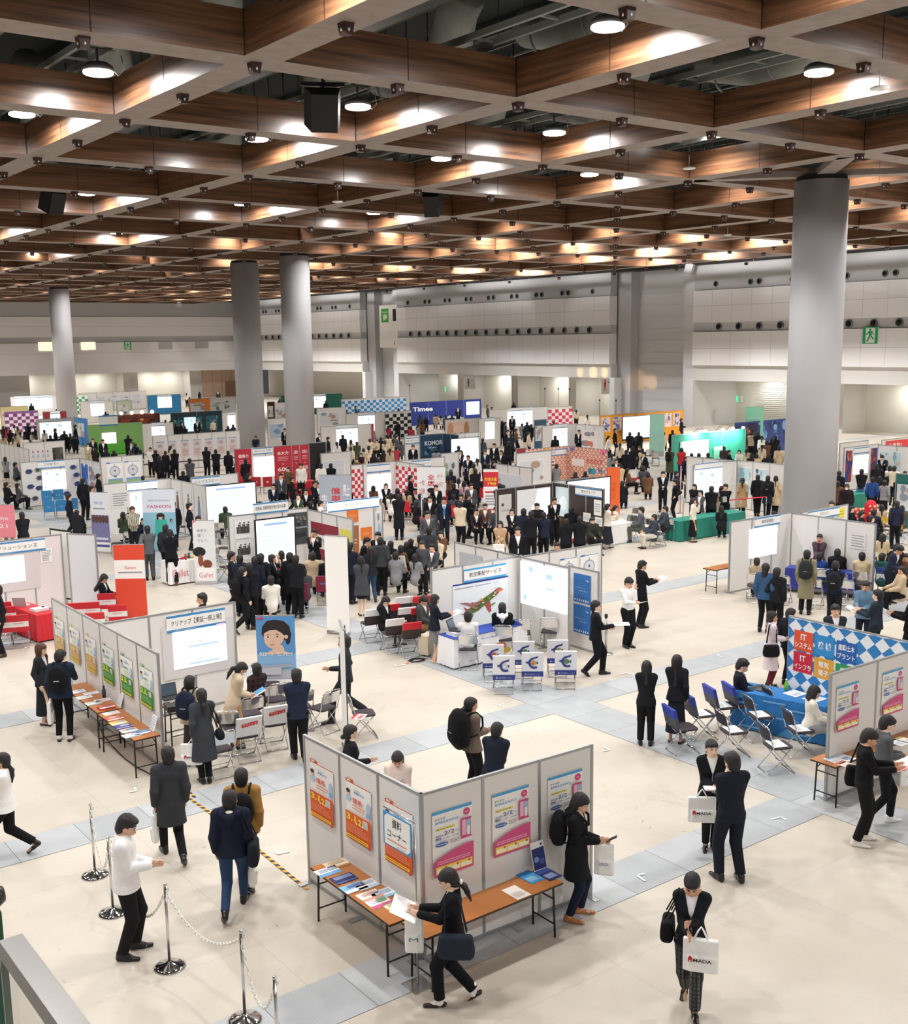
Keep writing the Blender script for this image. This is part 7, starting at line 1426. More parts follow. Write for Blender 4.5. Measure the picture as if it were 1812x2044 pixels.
# ================================================================ people
# mode x y heading sex height arms legs top colour bottom colour hair | options | label
PPL = '''
F 262 1905 100 m 1.78 hh S jack F4F4F4 t 1C1C1F s|head=(0,28),shirt='F4F4F4'|man in white windbreaker and black trousers fiddling with his hands by the chain posts
F 347 1716 -8 m 1.74 dd w coat 3A3C41 j 15161A S||man in dark grey overcoat walking away with a white plastic bag
F 492 1770 5 m 1.70 dd v jack A27A42 j 5A4238 S||man in mustard jacket with black rucksack walking away
F 470 1822 8 m 1.72 dD W hood 1B2133 j 2C4262 S||man in navy hooded jacket and blue jeans walking away with a bag
F 20 1712 285 f 1.62 hh w jack F2F1F0 t 151517 P||woman in white jacket and black trousers cut by the picture edge
F 906 2003 276 f 1.61 ff v suit 141519 t 121317 P|head=(0,26),socks='EEEEEE',shoe='2A1A1C'|woman in black suit reading a white paper beside the nearest tables
F 1150 1832 96 f 1.67 hh S coat 17181C j 1B2336 l|head=(0,25),shoe='B87A48',shirt='C8B49A'|woman in black coat and tan shoes looking at her phone by the pink posters
F 1376 2012 184 f 1.62 ch v suit 1B1D24 t 4A4B4A p|head=(0,30),shirt='E9E6EC',pat='2C2D2E',sh=1|woman in black jacket and checked trousers walking with a white tote bag
F 1455 1757 -28 m 1.80 hh S suit 1D222E t 1B1F2A s|head=(-10,10)|tall man in dark navy suit talking to the woman with a tote bag
F 1416 1695 172 f 1.63 hh n coat 14161E j 131418 p|head=(-10,-4),shirt='E6E6E0',skin=2|smiling woman in black coat and white knit holding leaflets and a tote bag
F 1718 1683 84 m 1.73 ff S sweat 131316 t 141417 S|head=(0,26),shoe='E4DED6'|young person in black velvet clothes and white shoes reading a leaflet
F 1756 1645 70 m 1.72 hh v sweat 5C5E62 j 17181B S|head=(0,20),shoe='EEEAE6'|young person in grey sweatshirt and white shoes behind the one in black velvet
F 1288 1487 2 f 1.57 hh s suit 1A1C22 t 17181C l||woman in black trouser suit with shoulder length hair standing with her back to us
F 1348 1482 12 f 1.64 hd s suit 1C1E26 l 23252B L||woman in long dark outfit with very long hair standing beside the blue chairs
F 1188 1348 84 m 1.68 hf v suit 181A20 t 15161A s|shirt='E8E8EE'|man in black suit walking past the air cargo booth with a paper tray
F 1252 1292 140 m 1.70 uf n shirt F2F2F2 t 17181C S|head=(0,20)|man in white shirt holding his hand to his mouth and an open binder
F 1278 1252 62 m 1.72 ff s suit 15171D t 15171B s|head=(10,15)|man in black uniform with a gold trouser stripe reading papers
F 92 1446 118 f 1.62 hd n suit 2B2D33 l 22242A B|hc='r',head=(-10,10),shirt='D8D8D6'|smiling woman in dark jacket and long dark skirt at the leaflet tables
F 130 1478 14 m 1.72 dr s jack 1F2A3E j 141518 S|lean=6,head=(20,15),socks='ECECEC',shoe='2A2A2E'|man in navy jacket with black rucksack reaching for a leaflet
T 402 1184 270 m 1.70 dd s suit 17181C t 15161A s||man in black suit whose head shows above the kitchen maker wall
F 388 1528 25 f 1.62 dh s jack CDBB9A l 3A3436 l||woman in beige jacket with navy rucksack near the orange projector desk
F 411 1562 -12 f 1.63 dh n long 3E4147 j 16171A P||woman in long dark grey coat with black shoulder box bag and white tote
T 462 1322 78 f 1.60 hh s coat CBB89E t B98E66 p|mask=True,lean=14,head=(0,20)|woman in beige coat and face mask bending over the chairs
T 508 1325 -30 f 1.60 st c jack 3A2A2C t 1A1A1E l|pat='1C1418'|seated woman in dark checked jacket beside the portrait banner
F 598 1520 -6 m 1.70 hh v suit 232C40 t 17181D s|bc='16171C'|man in navy suit seen from behind stepping past the folding chairs
F 692 1440 272 m 1.76 hd w suit 2C2E35 t 25272D s||man in dark grey suit walking behind the thin white banner
T 700 1447 80 f 1.62 dh s suit 1B1D26 t 17181C o|shirt='E8E0DC'|woman in dark jacket with tied back hair behind the nearest corner booth
T 793 1504 185 f 1.58 st c jack E6D3CB t 8A8078 l|head=(0,30)|seated woman in pale pink jacket inside the nearest corner booth
T 940 1392 60 f 1.66 hh s jack 6E6258 t 141518 p||woman in taupe hooded jacket carrying a big black rucksack
T 984 1446 25 m 1.60 hh s suit 1C2230 t 17181C S|lean=14|person in navy jacket bending beside the woman with the big rucksack
F 868 1322 72 f 1.58 ff n suit 1E2230 k 7E7C7C B|head=(0,15),shoe='D8C0B0'|woman in navy jacket and grey pleated skirt speaking at the air cargo table
T 846 1190 120 m 1.62 st c coat 45474B t 8A6A46 S|head=(0,35)|seated visitor in dark grey coat writing beside the air cargo table
T 770 1191 125 f 1.60 st c coat 16161A k 1A1A1E l|head=(0,35),tights='5A4A3E'|seated woman in black writing on her lap with a cream bag
F 935 1328 0 m 1.70 tt c shirt F0F0F1 t 1A1C24 S||seated visitor in white shirt at the air cargo table
F 1003 1308 0 m 1.70 tt c hood 1A1B1E t 1A1B1E S||seated visitor in black top with white hood at the air cargo table
F 1480 1446 88 m 1.72 tt c suit 1C202B t 1A1D26 s|head=(0,25),tie='202436'|seated man in dark suit and tie writing at the blue booth
F 1622 1500 74 f 1.62 tt c sweat EDE8DA t 9A9CA0 B|head=(0,25)|seated woman in cream sweater and grey trousers by the pink posters
F 1536 1372 76 f 1.63 hh n long D9CCD4 j 5A1E2A l||woman in pale pink coat and maroon trousers with a black shoulder bag
F 1573 1368 40 m 1.66 dd s jack 1A1D28 t 17181C S||dark dressed person half hidden by the blue checker wall
T 1668 1207 165 m 1.72 hh s suit 2A2D35 t 1D2026 s|shirt='E4E4EA'|man in grey suit looking out above the blue checker wall
T 1728 1160 190 m 1.68 hf s jack 5F7F98 j 1F2430 S||young man in light denim jacket talking beside the checker wall
T 1752 1177 -70 m 1.72 ff s suit 2A3340 t 20262F s||man in dark suit handing papers to the young man in denim
T 1822 1182 280 m 1.70 ff s jack 16161A t 16161A s||black dressed person with papers cut by the picture edge
T 1636 1066 190 f 1.60 hh s suit 5A4650 t 4A3A44 o|shirt='3A2A3A'|woman presenter in plum suit standing before the white wall
F 1524 1262 18 m 1.74 dd s jack 35557A j 17181C h|hc='k'|young man in denim jacket and black trousers at the back of the seated group
T 1551 1133 15 m 1.66 dd s jack 1C1D22 t 17181C S||person in black jacket standing just behind the denim jacket
F 1606 1226 6 m 1.72 dd s long 8A866A t 1B1C20 S||man in long khaki coat with grey rucksack watching the presenter
F 1508 1196 2 f 1.60 tt c jack B8A48C t 2A2A2E S|hc='b'|seated visitor in beige jacket and hair clip watching the blank slide
F 1632 1188 2 m 1.66 tt c sweat 2A4488 t 1A1A1E S||seated visitor in royal blue sweater
F 1668 1182 2 m 1.70 tt c puff 1C1C20 t 1A1A1E S||seated visitor in black padded jacket
F 1716 1190 -4 m 1.70 tt c sweat D6C29C t 2A2A2E S||seated visitor in cream sweater next to the wall
F 1662 1252 8 m 1.70 hh s sweat 222C48 t 1B1D24 S||standing visitor in navy sweater with black rucksack
T 1778 1082 120 m 1.70 hh s suit 2A3248 t 20242E s|lean=20,head=(0,20)|man in blue suit leaning over beside the plum presenter wall
T 1764 1104 30 m 1.66 tt c hood 2E5A58 t 1A1A1E S||seated visitor in black with a teal hood
F 5 1310 260 m 1.72 dd s suit 1A1C24 t 17181F s|shoe='3A2418'|dark suited person cut by the picture edge at the red table
T 208 1147 110 f 1.60 tt c suit 151619 t 151619 L|head=(0,30)|seated woman in black with very long hair among the red chairs
F 300 1158 -4 m 1.72 kh s suit 5E6064 t 4E5054 s||man in mid grey suit with a hand on his hip, back to us
F 345 1168 4 m 1.72 hh S suit 15171D t 15171D s|shoe='5A3A28'|man in black suit and brown shoes standing beside the grey suit
F 270 1110 172 m 1.74 hh s sweat 5A584C t 17181C h|pat='stripe',hc='b'|man in striped sweater and knitted cap reading notes
F 383 1098 100 m 1.70 dd s suit 1A1C24 t 17181E s||man in black suit standing behind the shoe banner
T 330 1047 10 m 1.70 dd s jack 2E2E34 t 1A1A1E S||dark dressed visitor behind the two talking men
T 43 1022 -5 m 1.72 hh s suit 20222A t 17181E s||stout man in black suit seen from behind near the pink banner
T 137 985 80 m 1.70 dd v suit 1E2230 t 17181E s||man in dark suit walking by the sky blue chairs
T 154 1018 20 m 1.66 tt c puff 26262A t 1A1A1E S||seated visitor in shiny black jacket by the sky blue chairs
T 1004 968 5 m 1.70 dd s jack 1A1A1E t 15161A s||dark figure behind the red striped wall
F 490 1262 60 m 1.74 dd w suit 17181E t 16171C s|shoe='3A2A22'|man in black suit striding past with a black rucksack behind the kitchen maker wall
F 514 1236 6 m 1.70 dd s coat 1C2030 t 16171A S||visitor in navy knee length coat at the back of the maroon chair group
F 548 1222 100 f 1.60 pf n suit 17191F k 17191F B|tights='C89A80'|uniformed woman in short black skirt taking notes
F 583 1228 14 m 1.72 dd S coat 17181C t 15161A S||visitor in black coat with shoulder bag beside the uniformed woman
F 474 1150 100 m 1.72 dd s suit 1B1E28 t 17181C s||uniformed man with grey hair watching the stand screen
T 626 1056 200 m 1.72 ou s suit 1A1C24 t 17181C s||uniformed presenter pointing at the stand screen with a microphone
F 742 1200 -10 f 1.60 dh v jack 22242A j 2E4A66 l|hc='b'|woman in black jacket and blue jeans with a cream canvas bag
F 762 1188 5 m 1.70 dd s hood 3E4044 t 17181C S||person in dark grey hooded top next to the woman in jeans
F 702 1205 30 m 1.74 hf n suit 1C2230 t 1A1E28 s||man in navy suit half hidden behind the tall pull-up screen
T 754 1062 200 m 1.70 hh s suit 1B1C22 t 17181C s||man in black suit standing behind the note exchange
F 722 1182 100 m 1.66 ff s suit 1A1B20 t 17181C s|lean=18|man in black bending to pass a yellow note
F 797 1078 4 m 1.72 hh s long 1A1B22 t 16171A S||person in long black coat seen from behind beside a slim white pole
F 858 1160 4 m 1.74 dd w suit 3A3C42 t 32343A S||man in dark grey suit walking away behind the air cargo booth
T 853 1020 165 m 1.72 dd s suit 55585E t 40434A s|shirt='D8D4C8'|man in mid grey suit facing us near the suited man banner
T 886 992 180 m 1.72 dd s suit 1C2030 t 191C26 s|shirt='E8ECF4',tie='3A7AC0'|man in navy suit with a blue badge facing us
F 1072 1100 170 m 1.70 dh v jack 1A1B1E t 2A2A2E s|shirt='D8D8D8'|man in open black jacket walking toward us by the air cargo booth
T 998 1040 190 f 1.62 hc s jack C2A280 t 1B1B1E B||woman in camel jacket carrying a white bag by the brown booth
T 1106 993 160 m 1.72 ho s suit 17181C t 15161A s||presenter in black suit before the dark brown walls
T 1184 1034 150 m 1.66 tt c puff 2E3028 t 1B1B1E S||seated man in dark green jacket at the end of the brown booth
F 1212 1095 60 f 1.60 fh v sweat E2DACA l 24262E p||woman in cream top and dark pleated skirt at the white table
T 1232 1010 100 f 1.60 tt c sweat E6DCD0 t 3A3A40 p||seated woman in cream at the white clothed table
T 1276 1012 260 m 1.70 tt c jack 5A5E64 t 5A5E54 s||seated man in grey jacket writing on the open floor
T 1324 1010 250 m 1.70 tt c jack 3E444E t 22242A S||seated man in slate jacket leaning back on the open floor
T 1302 1028 250 f 1.60 tt c jack 3C4450 t D6CEC0 l||seated woman in slate jacket and cream trousers on the open floor
F 1322 1022 178 m 1.72 hh s suit 1A1C22 t 17181C s|shirt='E4E4E4'|man in black suit with clasped hands facing us on the open floor
F 1346 1040 265 m 1.68 kd n suit 15161A t 15161A s||slim person all in black facing away to the side on the open floor
F 1382 1082 92 f 1.60 ud n sweat E6DED0 l 1A1B1E l||woman in cream cardigan and long black skirt beside the teal table
T 1386 966 200 f 1.60 hh s jack 1A1B20 t 17181C l||woman with headset in black behind the teal table
T 1448 966 190 m 1.72 ch s shirt 17181C t 151619 s||muscular man in black T-shirt holding a picture card
F 1438 1052 10 f 1.60 dd n long A8937C t 1B1B1E l||woman in camel coat in the queue beside the black T-shirt man
T 1484 934 180 m 1.72 hh s jack 17181C t 15161A s||presenter in black with clasped hands before the framed pictures
F 1480 1032 5 f 1.60 dd n long A58A66 t 1A1A1E p||woman in camel coat waiting in the queue
F 1510 1030 3 m 1.70 dd n jack 17181C t 15161A S||person in black waiting in the queue
F 1530 1034 6 m 1.72 dd n coat 1E222E t 15161A S||person in dark blue coat with black rucksack in the queue
F 1546 1028 6 f 1.62 dd n long C4AE8C t 17181C l||woman in light beige coat in the queue next to the column
F 1562 1022 8 m 1.70 dd n jack 17181C t 15161A S||person in black partly hidden by the column
T 1337 893 20 m 1.72 hh s long 4A4A38 t 17181C S||person in olive long coat with black rucksack near the mint banner
T 1360 894 5 f 1.66 hh s puff B8303A j 33507A l||person in bright red padded jacket and jeans
T 1690 965 190 m 1.70 dd v puff 2A2024 t 17181C h|mask=True,hc='b'|person with knitted hat and face mask walking toward us
T 1720 936 5 m 1.72 hh s sweat 1A1B20 j 7A9AC0 S||person in black sweater and pale jeans behind the crowd
T 1742 952 8 m 1.68 dd s sweat 2A4A86 t 1A1A1E S||person in blue sweater behind the crowd
T 1766 958 8 f 1.64 hd s sweat 8E9092 k 1B1B1E S||person in grey sweatshirt and black skirt
T 1764 906 200 m 1.68 oh s suit 1B1C22 t 17181C s|lean=20|bowing man in black suit gesturing before the portrait posters
T 600 1020 0 m 1.70 dd s suit 20222A t 17181C s||dark suited visitor standing in front of the orange squares
'''
def wmat(root, loc, rz): root.location = loc; root.rotation_euler = (0, 0, rz)
def seat_or_stand(mode, x, y, h, sit):
 if mode == 'F': return at(x, y, 0)
 p = at(x, y, (h-.43 if sit else h)-.0); return Vector((p.x, p.y, 0))
INFO = {}
for i, ln in enumerate([l for l in PPL.strip().split('\n')]):
 a, opt, lb = ln.split('|', 2); mode, x, y, hd, sex, h, arms, legs, top, tc, bot, bc, hair = a.split()
 x, y, hd, h = float(x), float(y), float(hd), float(h); kw = eval('dict(%s)' % opt) if opt else {}
 kw.pop('bc', None); bpat = kw.pop('sh', None); pt = kw.get('pat')
 if bpat: kw.pop('pat')
 sit = legs in 'cC'; p = seat_or_stand(mode, x, y, h, sit); dist = math.hypot(p.x, p.y)
 vox = .0075 if dist < 19 else .010 if dist < 27 else .014
 root, inf = figure('person', h=h, sex=sex, arms=arms, legs=legs, top=top, tc=tc, bot=bot, bc=bc, hair=hair, vox=vox, fine=dist < 40, skin=i % 3 if 'skin' not in kw else kw.pop('skin'), **kw)
 wmat(root, p, rz_of(p, hd)); 
 if sit: root.location += Matrix.Rotation(root.rotation_euler.z, 3, 'Z')@Vector((0, -.06, 0))
 tag(root, lb, 'person'); INFO[lb] = (root, inf)
 if bpat:  # checked trousers
  for c in root.children:
   if c.name.startswith('trousers'):
    me = c.data; me.materials.append(cloth('1F2021')); me.materials.append(cloth('7C7D7A')); n_ = len(me.polygons); V = np.zeros(len(me.vertices)*3); me.vertices.foreach_get('co', V); V = V.reshape(-1, 3)
    f0 = np.array([pl.vertices[0] for pl in me.polygons]); c_ = V[f0]; gx = (np.abs((c_[:, 0]/.045) % 1) < .22) | (np.abs((c_[:, 2]/.05) % 1) < .18); wh = (np.abs((c_[:, 0]/.09+.3) % 1) < .08); mi = np.where(gx, 1, 0); mi = np.where(wh & ~gx, 2, mi); me.polygons.foreach_set('material_index', mi.astype(np.int32))
# ---- things people carry; each built where the hand or shoulder is
def spot(key, local):
 r, _ = INFO[key]; R = Matrix.Rotation(r.rotation_euler.z, 3, 'Z'); return r.location+R@Vector([float(v) for v in local]), r.rotation_euler.z
def find(k):
 for q in INFO:
  if q.startswith(k): return q
 raise KeyError(k)
def tote(k, hand, label, col='F4F4F2', w=.34, h=.38, txt=None, drop=.20, logo=None, turn=0.0, out=.02, d=.05):
 k = find(k); r, inf = INFO[k]; hp = inf[hand][4]; sd = -1 if hand == 'L' else 1
 p, rz = spot(k, hp); t = thing('tote_bag' if w > .2 else 'plastic_bag', label, 'bag', (p.x, p.y, p.z), rz+turn); R = Matrix.Rotation(rz, 3, 'Z')
 t.location += R@Vector((sd*out, 0, 0)); V = Vol(.01); zc = -drop-h/2
 V.box((0, 0, zc), (d*.45, w/2-.01, h/2-.01), .012, .01); V.box((0, .02, zc-h*.25), (d*.7, w/2-.05, h*.18), .02, .03); vmesh('bag_body', V, cloth(col), t)
 m_ = MB()
 for s_ in (-1, 1): m_.tube([(s_*d*.4, -w*.22, -drop-.02), (s_*.01, -w*.08, -.05), (s_*.005, 0, -.005), (s_*.01, w*.08, -.05), (s_*d*.4, w*.22, -drop-.02)], .008, cloth(col), 6)
 m_.build('handle', t)
 if txt:
  for s_ in (-1, 1):
   g = Flat((s_*(d*.7+.026), s_*-w*.36 if s_ > 0 else w*.36, zc-h*.26), Y*(1 if s_ > 0 else -1), Z, X*s_, w*.72, h*.34, None, .004)
   if logo: g.disc(.10, .55, .085, .30, C('C8202C'), 14); g.rect(.02, .30, .18, .5, C('C8202C')); g.rect(.07, .3, .13, .45, cloth(col)); g.text(txt, .22, .34, .74, TXT, hgt=.30, bold=.02)
   else: g.text(txt, .15, .3, .7, C('5A6A8A'), hgt=.3)
   g.build('bag_print', t)
 return t
tote('man in dark grey overco', 'L', 'narrow white plastic bag in the hand of the man in the grey overcoat', w=.16, h=.42, drop=.06, txt='MB')
tote('man in navy hooded', 'R', 'white plastic bag in the hand of the man in the navy hooded jacket', w=.17, h=.42, drop=.06, txt='AMADA', logo=1)
tote('woman in black suit rea', 'R', 'white plastic bag hanging in front of the woman in the black suit', w=.2, h=.44, drop=.10, txt='M')
tote('woman in black coat and', 'R', 'white plastic bag under the hands of the woman with the phone', w=.24, h=.40, drop=.04, txt='AMADA')
tote('woman in black jacket a', 'L', 'white tote bag with red emblem held by the woman in checked trousers', w=.36, h=.36, drop=.14, txt='MADA', logo=1, turn=math.pi/2, out=.16)
tote('smiling woman in black', 'R', 'white tote bag with red emblem on the arm of the woman in the black coat', w=.38, h=.36, drop=.12, txt='MADA', logo=1, turn=math.pi/2, out=.18)
tote('young person in grey', 'R', 'white bag with blue print held by the young person in grey', w=.30, h=.40, drop=.05, txt='マイナビ', turn=.4)
tote('man in navy jacket wit', 'L', 'white bag in the hand of the man reaching for a leaflet', w=.3, h=.4, drop=.06)
tote('woman in long dark grey', 'L', 'white tote bag with red emblem in the hand of the long grey coat', w=.34, h=.36, drop=.08, txt='MADA', logo=1, turn=1.2)
tote('woman in black jacket and blue', 'R', 'cream canvas bag held by the woman in blue jeans', col='E2D8C0', w=.36, h=.36, drop=.2)
tote('woman in camel jacket', 'L', 'white carrier bag of the woman in the camel jacket', w=.36, h=.34, drop=.1, txt='MADA', logo=1, turn=math.pi/2); tote('man in open black jack', 'R', 'white carrier bag held by the man in the open black jacket', w=.28, h=.34, drop=.1, txt='MADA', logo=1, turn=math.pi/2)
def pack(k, label, col='17181C', s=1.0, off=0.0):
 k = find(k); r, inf = INFO[k]; c = inf['U'](0, -.21-.02*s, .30); p, rz = spot(k, c); t = thing('rucksack', label, 'rucksack', p, rz); V = Vol(.011)
 V.ell((0, .0, -.02*s), (.15*s, .095*s, .22*s), .05).box((0, .01, -.03*s), (.085*s, .03*s, .12*s), .05, .05).ell((0, -.085*s, -.07*s), (.09*s, .035, .085*s), .02).ell((0, .01, .13*s), (.10*s, .06*s, .07*s), .04); vmesh('pack_body', V, cloth(col), t)
 m_ = MB(); cc = Vector([float(v) for v in c])
 for sx in (-1, 1):
  q = [inf['U'](sx*.10, -.16, .47), inf['U'](sx*.11, -.09, .545), inf['U'](sx*.115, .03, .54), inf['U'](sx*.12, .135, .44), inf['U'](sx*.13, .14, .30), inf['U'](sx*.17, -.0, .18), inf['U'](sx*.12, -.15, .14)]
  m_.tube([Vector([float(v) for v in a])-cc for a in q], [.014, .016, .018, .018, .016, .011, .010], cloth(col), 6)
 m_.build('shoulder_strap', t); MB().tube([(-.03, -.02, .17*s), (0, -.02, .21*s), (.03, -.02, .17*s)], .008, cloth(col), 5).build('carry_loop', t); MB().box((0, -.097*s-.015, -.03*s), (.09*s, .006, .012), CHR).build('zip_pull', t)
pack('man in mustard', 'black rucksack on the man in the mustard jacket'); pack('woman in black coat and', 'black rucksack on the woman with the phone'); pack('man in navy jacket wit', 'black rucksack on the man reaching for a leaflet', '15161A', 1.1)
pack('woman in beige jacket', 'navy rucksack on the woman in the beige jacket', '1E2438', 1.15); pack('woman in taupe', 'big black rucksack on the woman in the taupe jacket', '131416', 1.5); pack('man in long khaki', 'dark grey rucksack on the man in the khaki coat', '2E2F30', 1.15); pack('standing visitor in navy', 'dark rucksack on the visitor in the navy sweater', '1E2024', 1.1)
pack('man in black suit stridi', 'black rucksack on the striding man', '131417', 1.1); pack('person in olive long', 'black rucksack on the person in the olive coat', '15161A'); pack('person in dark blue coat', 'black rucksack in the queue beside the column', '131417', 1.1)
def shoulder(k, label, col='1C2230', w=.36, h=.28, side=1, name='shoulder_bag', z=.0, d=.05, patch=None):
 k = find(k); r, inf = INFO[k]; c = inf['U'](side*.27, -.06, .0+z); p, rz = spot(k, c); t = thing(name, label, 'bag', p, rz); V = Vol(.01); V.box((0, 0, -h*.1), (d*.35, w/2-.06, h/2-.07), .045, .05).ell((0, 0, -h*.22), (d*1.1, w*.46, h*.30), .05); vmesh('bag_body', V, cloth(col), t); cc = Vector([float(v) for v in c])
 m_ = MB(); top_ = Vector([float(v) for v in inf['U'](side*.15, -.01, .535)])-cc
 for sx in (-.025, .025): m_.tube([(sx, -w*.3, h/2-.02), tuple(top_+Vector((sx-.02*side, -.07, -.03))), tuple(top_+Vector((sx-.03*side, 0, .0))), tuple(top_+Vector((sx-.02*side, .07, -.03))), (sx, w*.3, h/2-.02)], .008, cloth(col), 6)
 m_.build('strap', t)
 if patch: MB().box((side*(d+.012), 0, 0), (.006, w*.5, h*.5), C(patch)).build('front_flap', t)
 return t
shoulder('woman in black suit rea', 'big navy shoulder bag of the woman reading the white paper', '252C3A', .40, .32, -1); shoulder('woman in black jacket a', 'black handbag hanging from the arm of the woman in checked trousers', '121214', .34, .28, 1, 'handbag', .05, .06)
shoulder('young person in black v', 'black tote with white script on the shoulder of the young person in black', '141416', .36, .36, -1); shoulder('woman in long dark grey', 'small black box bag with pale front on the long grey coat', '17181C', .24, .20, 1, 'shoulder_bag', -.05, .05, 'CFC6B4')
shoulder('woman in pale pink', 'round black shoulder bag on the pale pink coat', '151518', .34, .30, 1); shoulder('visitor in black coat wi', 'black shoulder bag beside the uniformed woman', '151518', .36, .26, -1); shoulder('man in navy hooded', 'dark grey shoulder bag of the man in the navy hooded jacket', '20232C', .34, .36, 1)
k_ = find('young person in black v'); r_, inf_ = INFO[k_]; c = inf_['U'](-.35, -.17, -.03); p, rz = spot(k_, c)
def held(k, label, w=.30, h=.21, col='F6F6F6', col2=None, name='paper_sheet', up=.02, tilt=25, hand=None, n=1):
 k = find(k); r, inf = INFO[k]; a, b = inf['L'][4], inf['R'][4]; c = (a+b)/2 if hand is None else inf[hand][4]; c = c+np.array([0, .09 if n == 1 else .05, up]); p, rz = spot(k, c)
 if hand is None and abs(a[0]-b[0]) > .32: w = max(w, .3)
 t = thing(name, label, 'paper' if name == 'paper_sheet' else name.replace('_', ' '), p, rz); M_ = Matrix.Rotation(math.radians(tilt), 3, 'X'); m_ = MB()
 if name == 'open_leaflet':
  for s_ in (-1, 1): m_.box((s_*w*.25, 0, 0), (w*.5, h, .004), C(col if s_ < 0 else (col2 or col)), M=M_@Matrix.Rotation(-s_*.25, 3, 'Y'))
 else: m_.box((0, 0, 0), (w, h, .004*n), C(col), M=M_)
 if name == 'smartphone': m_.box((0, 0, .005), (w*.85, h*.85, .002), hx('1A2030', rough=.1), M=M_)
 m_.build('sheet' if name != 'smartphone' else 'phone_body', t)
held('woman in black suit rea', 'large white sheet in the hands of the woman in the black suit', .42, .30, up=.01); held('woman in black coat and', 'black smartphone in the hands of the woman in the black coat', .075, .15, '1A1A1E', None, 'smartphone', .03, 30)
held('smiling woman in black', 'stack of leaflets held by the smiling woman', .30, .22, 'E8E8E6', n=5, tilt=8, up=.03); held('young person in black v', 'red and white open leaflet held by the young person in black', .42, .30, 'F2EDEA', 'E8A0A0', 'open_leaflet', .04, 30)
held('man in black suit walki', 'white paper tray carried by the walking man in black', .30, .34, 'EEF2F6', tilt=0, hand='R'); held('man in white shirt hold', 'open white binder in the hand of the white shirted man', .34, .26, 'F2F2F4', hand='R', tilt=20); held('man in black uniform', 'white papers in the hands of the uniformed man', .34, .24, 'F0F0F2')
held('woman in navy jacket an', 'white script sheets held by the woman speaking at the air cargo table', .30, .22); held('seated man in dark suit', 'white papers on the knees of the seated man in the dark suit', .32, .24, n=3, tilt=8); held('young man in light denim', 'white leaflets between the denim jacket and the suit', .30, .21); held('man in striped', 'notebook in the hands of the man in the striped sweater', .22, .16, 'C8A890')
held('woman in beige coat', 'blue and white brochure in the hands of the masked woman', .24, .3, '5A9AC8', 'F0F0F0', 'open_leaflet'); held('seated woman in black wr', 'cream bag and papers on the lap of the seated woman', .34, .26, 'E2D4B8', n=8, tilt=5); held('seated visitor in dark g', 'white papers on the lap of the visitor in the grey coat', .3, .22); held('muscular man', 'picture card with a dark portrait in the arm of the black T-shirt man', .30, .26, 'E8E0DC', '3A2A2A', 'open_leaflet', .02, 60)
held('uniformed woman', 'white note pad of the uniformed woman', .22, .3, hand='R'); held('man in dark suit handing', 'grey brochure in the hands of the dark suited man', .3, .22, 'C8CCD0'); held('black dressed person with', 'grey newspaper of the person cut by the picture edge', .36, .26, 'B8BCC0')
p = INFO[find('woman in black suit rea')]; q_ = p[1]['Hd'](0, -.115, .015); pp, rz = spot(find('woman in black suit rea'), q_); t = thing('hair_tie', 'white hair tie on the ponytail of the woman reading the paper', 'hair tie', pp, rz); MB().ell((0, 0, 0), (.035, .022, .03), C('EDE8E0'), 6).build('tie_loop', t)
# hoods lying on the shoulders
for k, f_, o_ in (('man in navy hooded', 'E8DEC8', '1B2133'), ('seated visitor in black top', 'F2F2F2', 'EDEDED')):
 r, inf = INFO[find(k)]; U = inf['U']; V = Vol(.009); V.chain([U(-.06, .07, .49), U(-.10, -.02, .515), U(-.085, -.10, .49), U(0, -.145, .46), U(.085, -.10, .49), U(.10, -.02, .515), U(.06, .07, .49)], [.02, .034, .042, .048, .042, .034, .02], .03); V.cap(U(0, -.15, .44), U(0, -.16, .34), .055, .02, .05); vmesh('hood', V, cloth(o_), r)
 V = Vol(.009); V.chain([U(-.07, -.01, .52), U(-.06, -.08, .51), U(0, -.11, .505), U(.06, -.08, .51), U(.07, -.01, .52)], [.022, .032, .036, .032, .022], .02); vmesh('hood_lining', V, cloth(f_), r)
# ================================================================ the crowd: a kit of figures, copied and recoloured
KIT = []
for n_, a in enumerate((('m', 'dd', 's', 'suit', 's'), ('m', 'hh', 's', 'jack', 'S'), ('f', 'hh', 'n', 'coat', 'l'), ('f', 'dd', 's', 'sweat', 'p'), ('m', 'tt', 'c', 'jack', 'S'), ('f', 'tt', 'c', 'sweat', 'l'), ('m', 'tt', 'c', 'suit', 's'), ('m', 'dh', 'v', 'suit', 's'), ('f', 'fh', 's', 'suit', 'l'), ('m', 'hh', 's', 'hood', 'S'), ('f', 'dd', 'n', 'long', 'L'), ('f', 'tt', 'c', 'suit', 'p'))):
 r, inf = figure('person', h=1.70 if a[0] == 'm' else 1.60, sex=a[0], arms=a[1], legs=a[2], top=a[3], hair=a[4], vox=.021, fine=False, bot='t' if n_ not in (2, 8) else 'k', skin=n_ % 3); kids(r); KIT.append((r, a[2] == 'c', a[0], a[3])); r.location = (0, 0, 0)
CN = {'1A1B20': 'black', '23283A': 'navy', '4A4C52': 'grey', 'C2AE90': 'beige', 'EDE9E2': 'white', '6A4A36': 'brown', '3E4A36': 'olive', 'A8384A': 'red', '5A7898': 'blue', 'D8C8B0': 'cream', '2E2024': 'dark maroon', '8A8C90': 'light grey', 'CBA0A8': 'pink'}
LM = [(o, (o.location.x, o.location.y)) for o in THINGS if o.get('category') in ('partition wall',)]
used_first = set(); NCR = 0
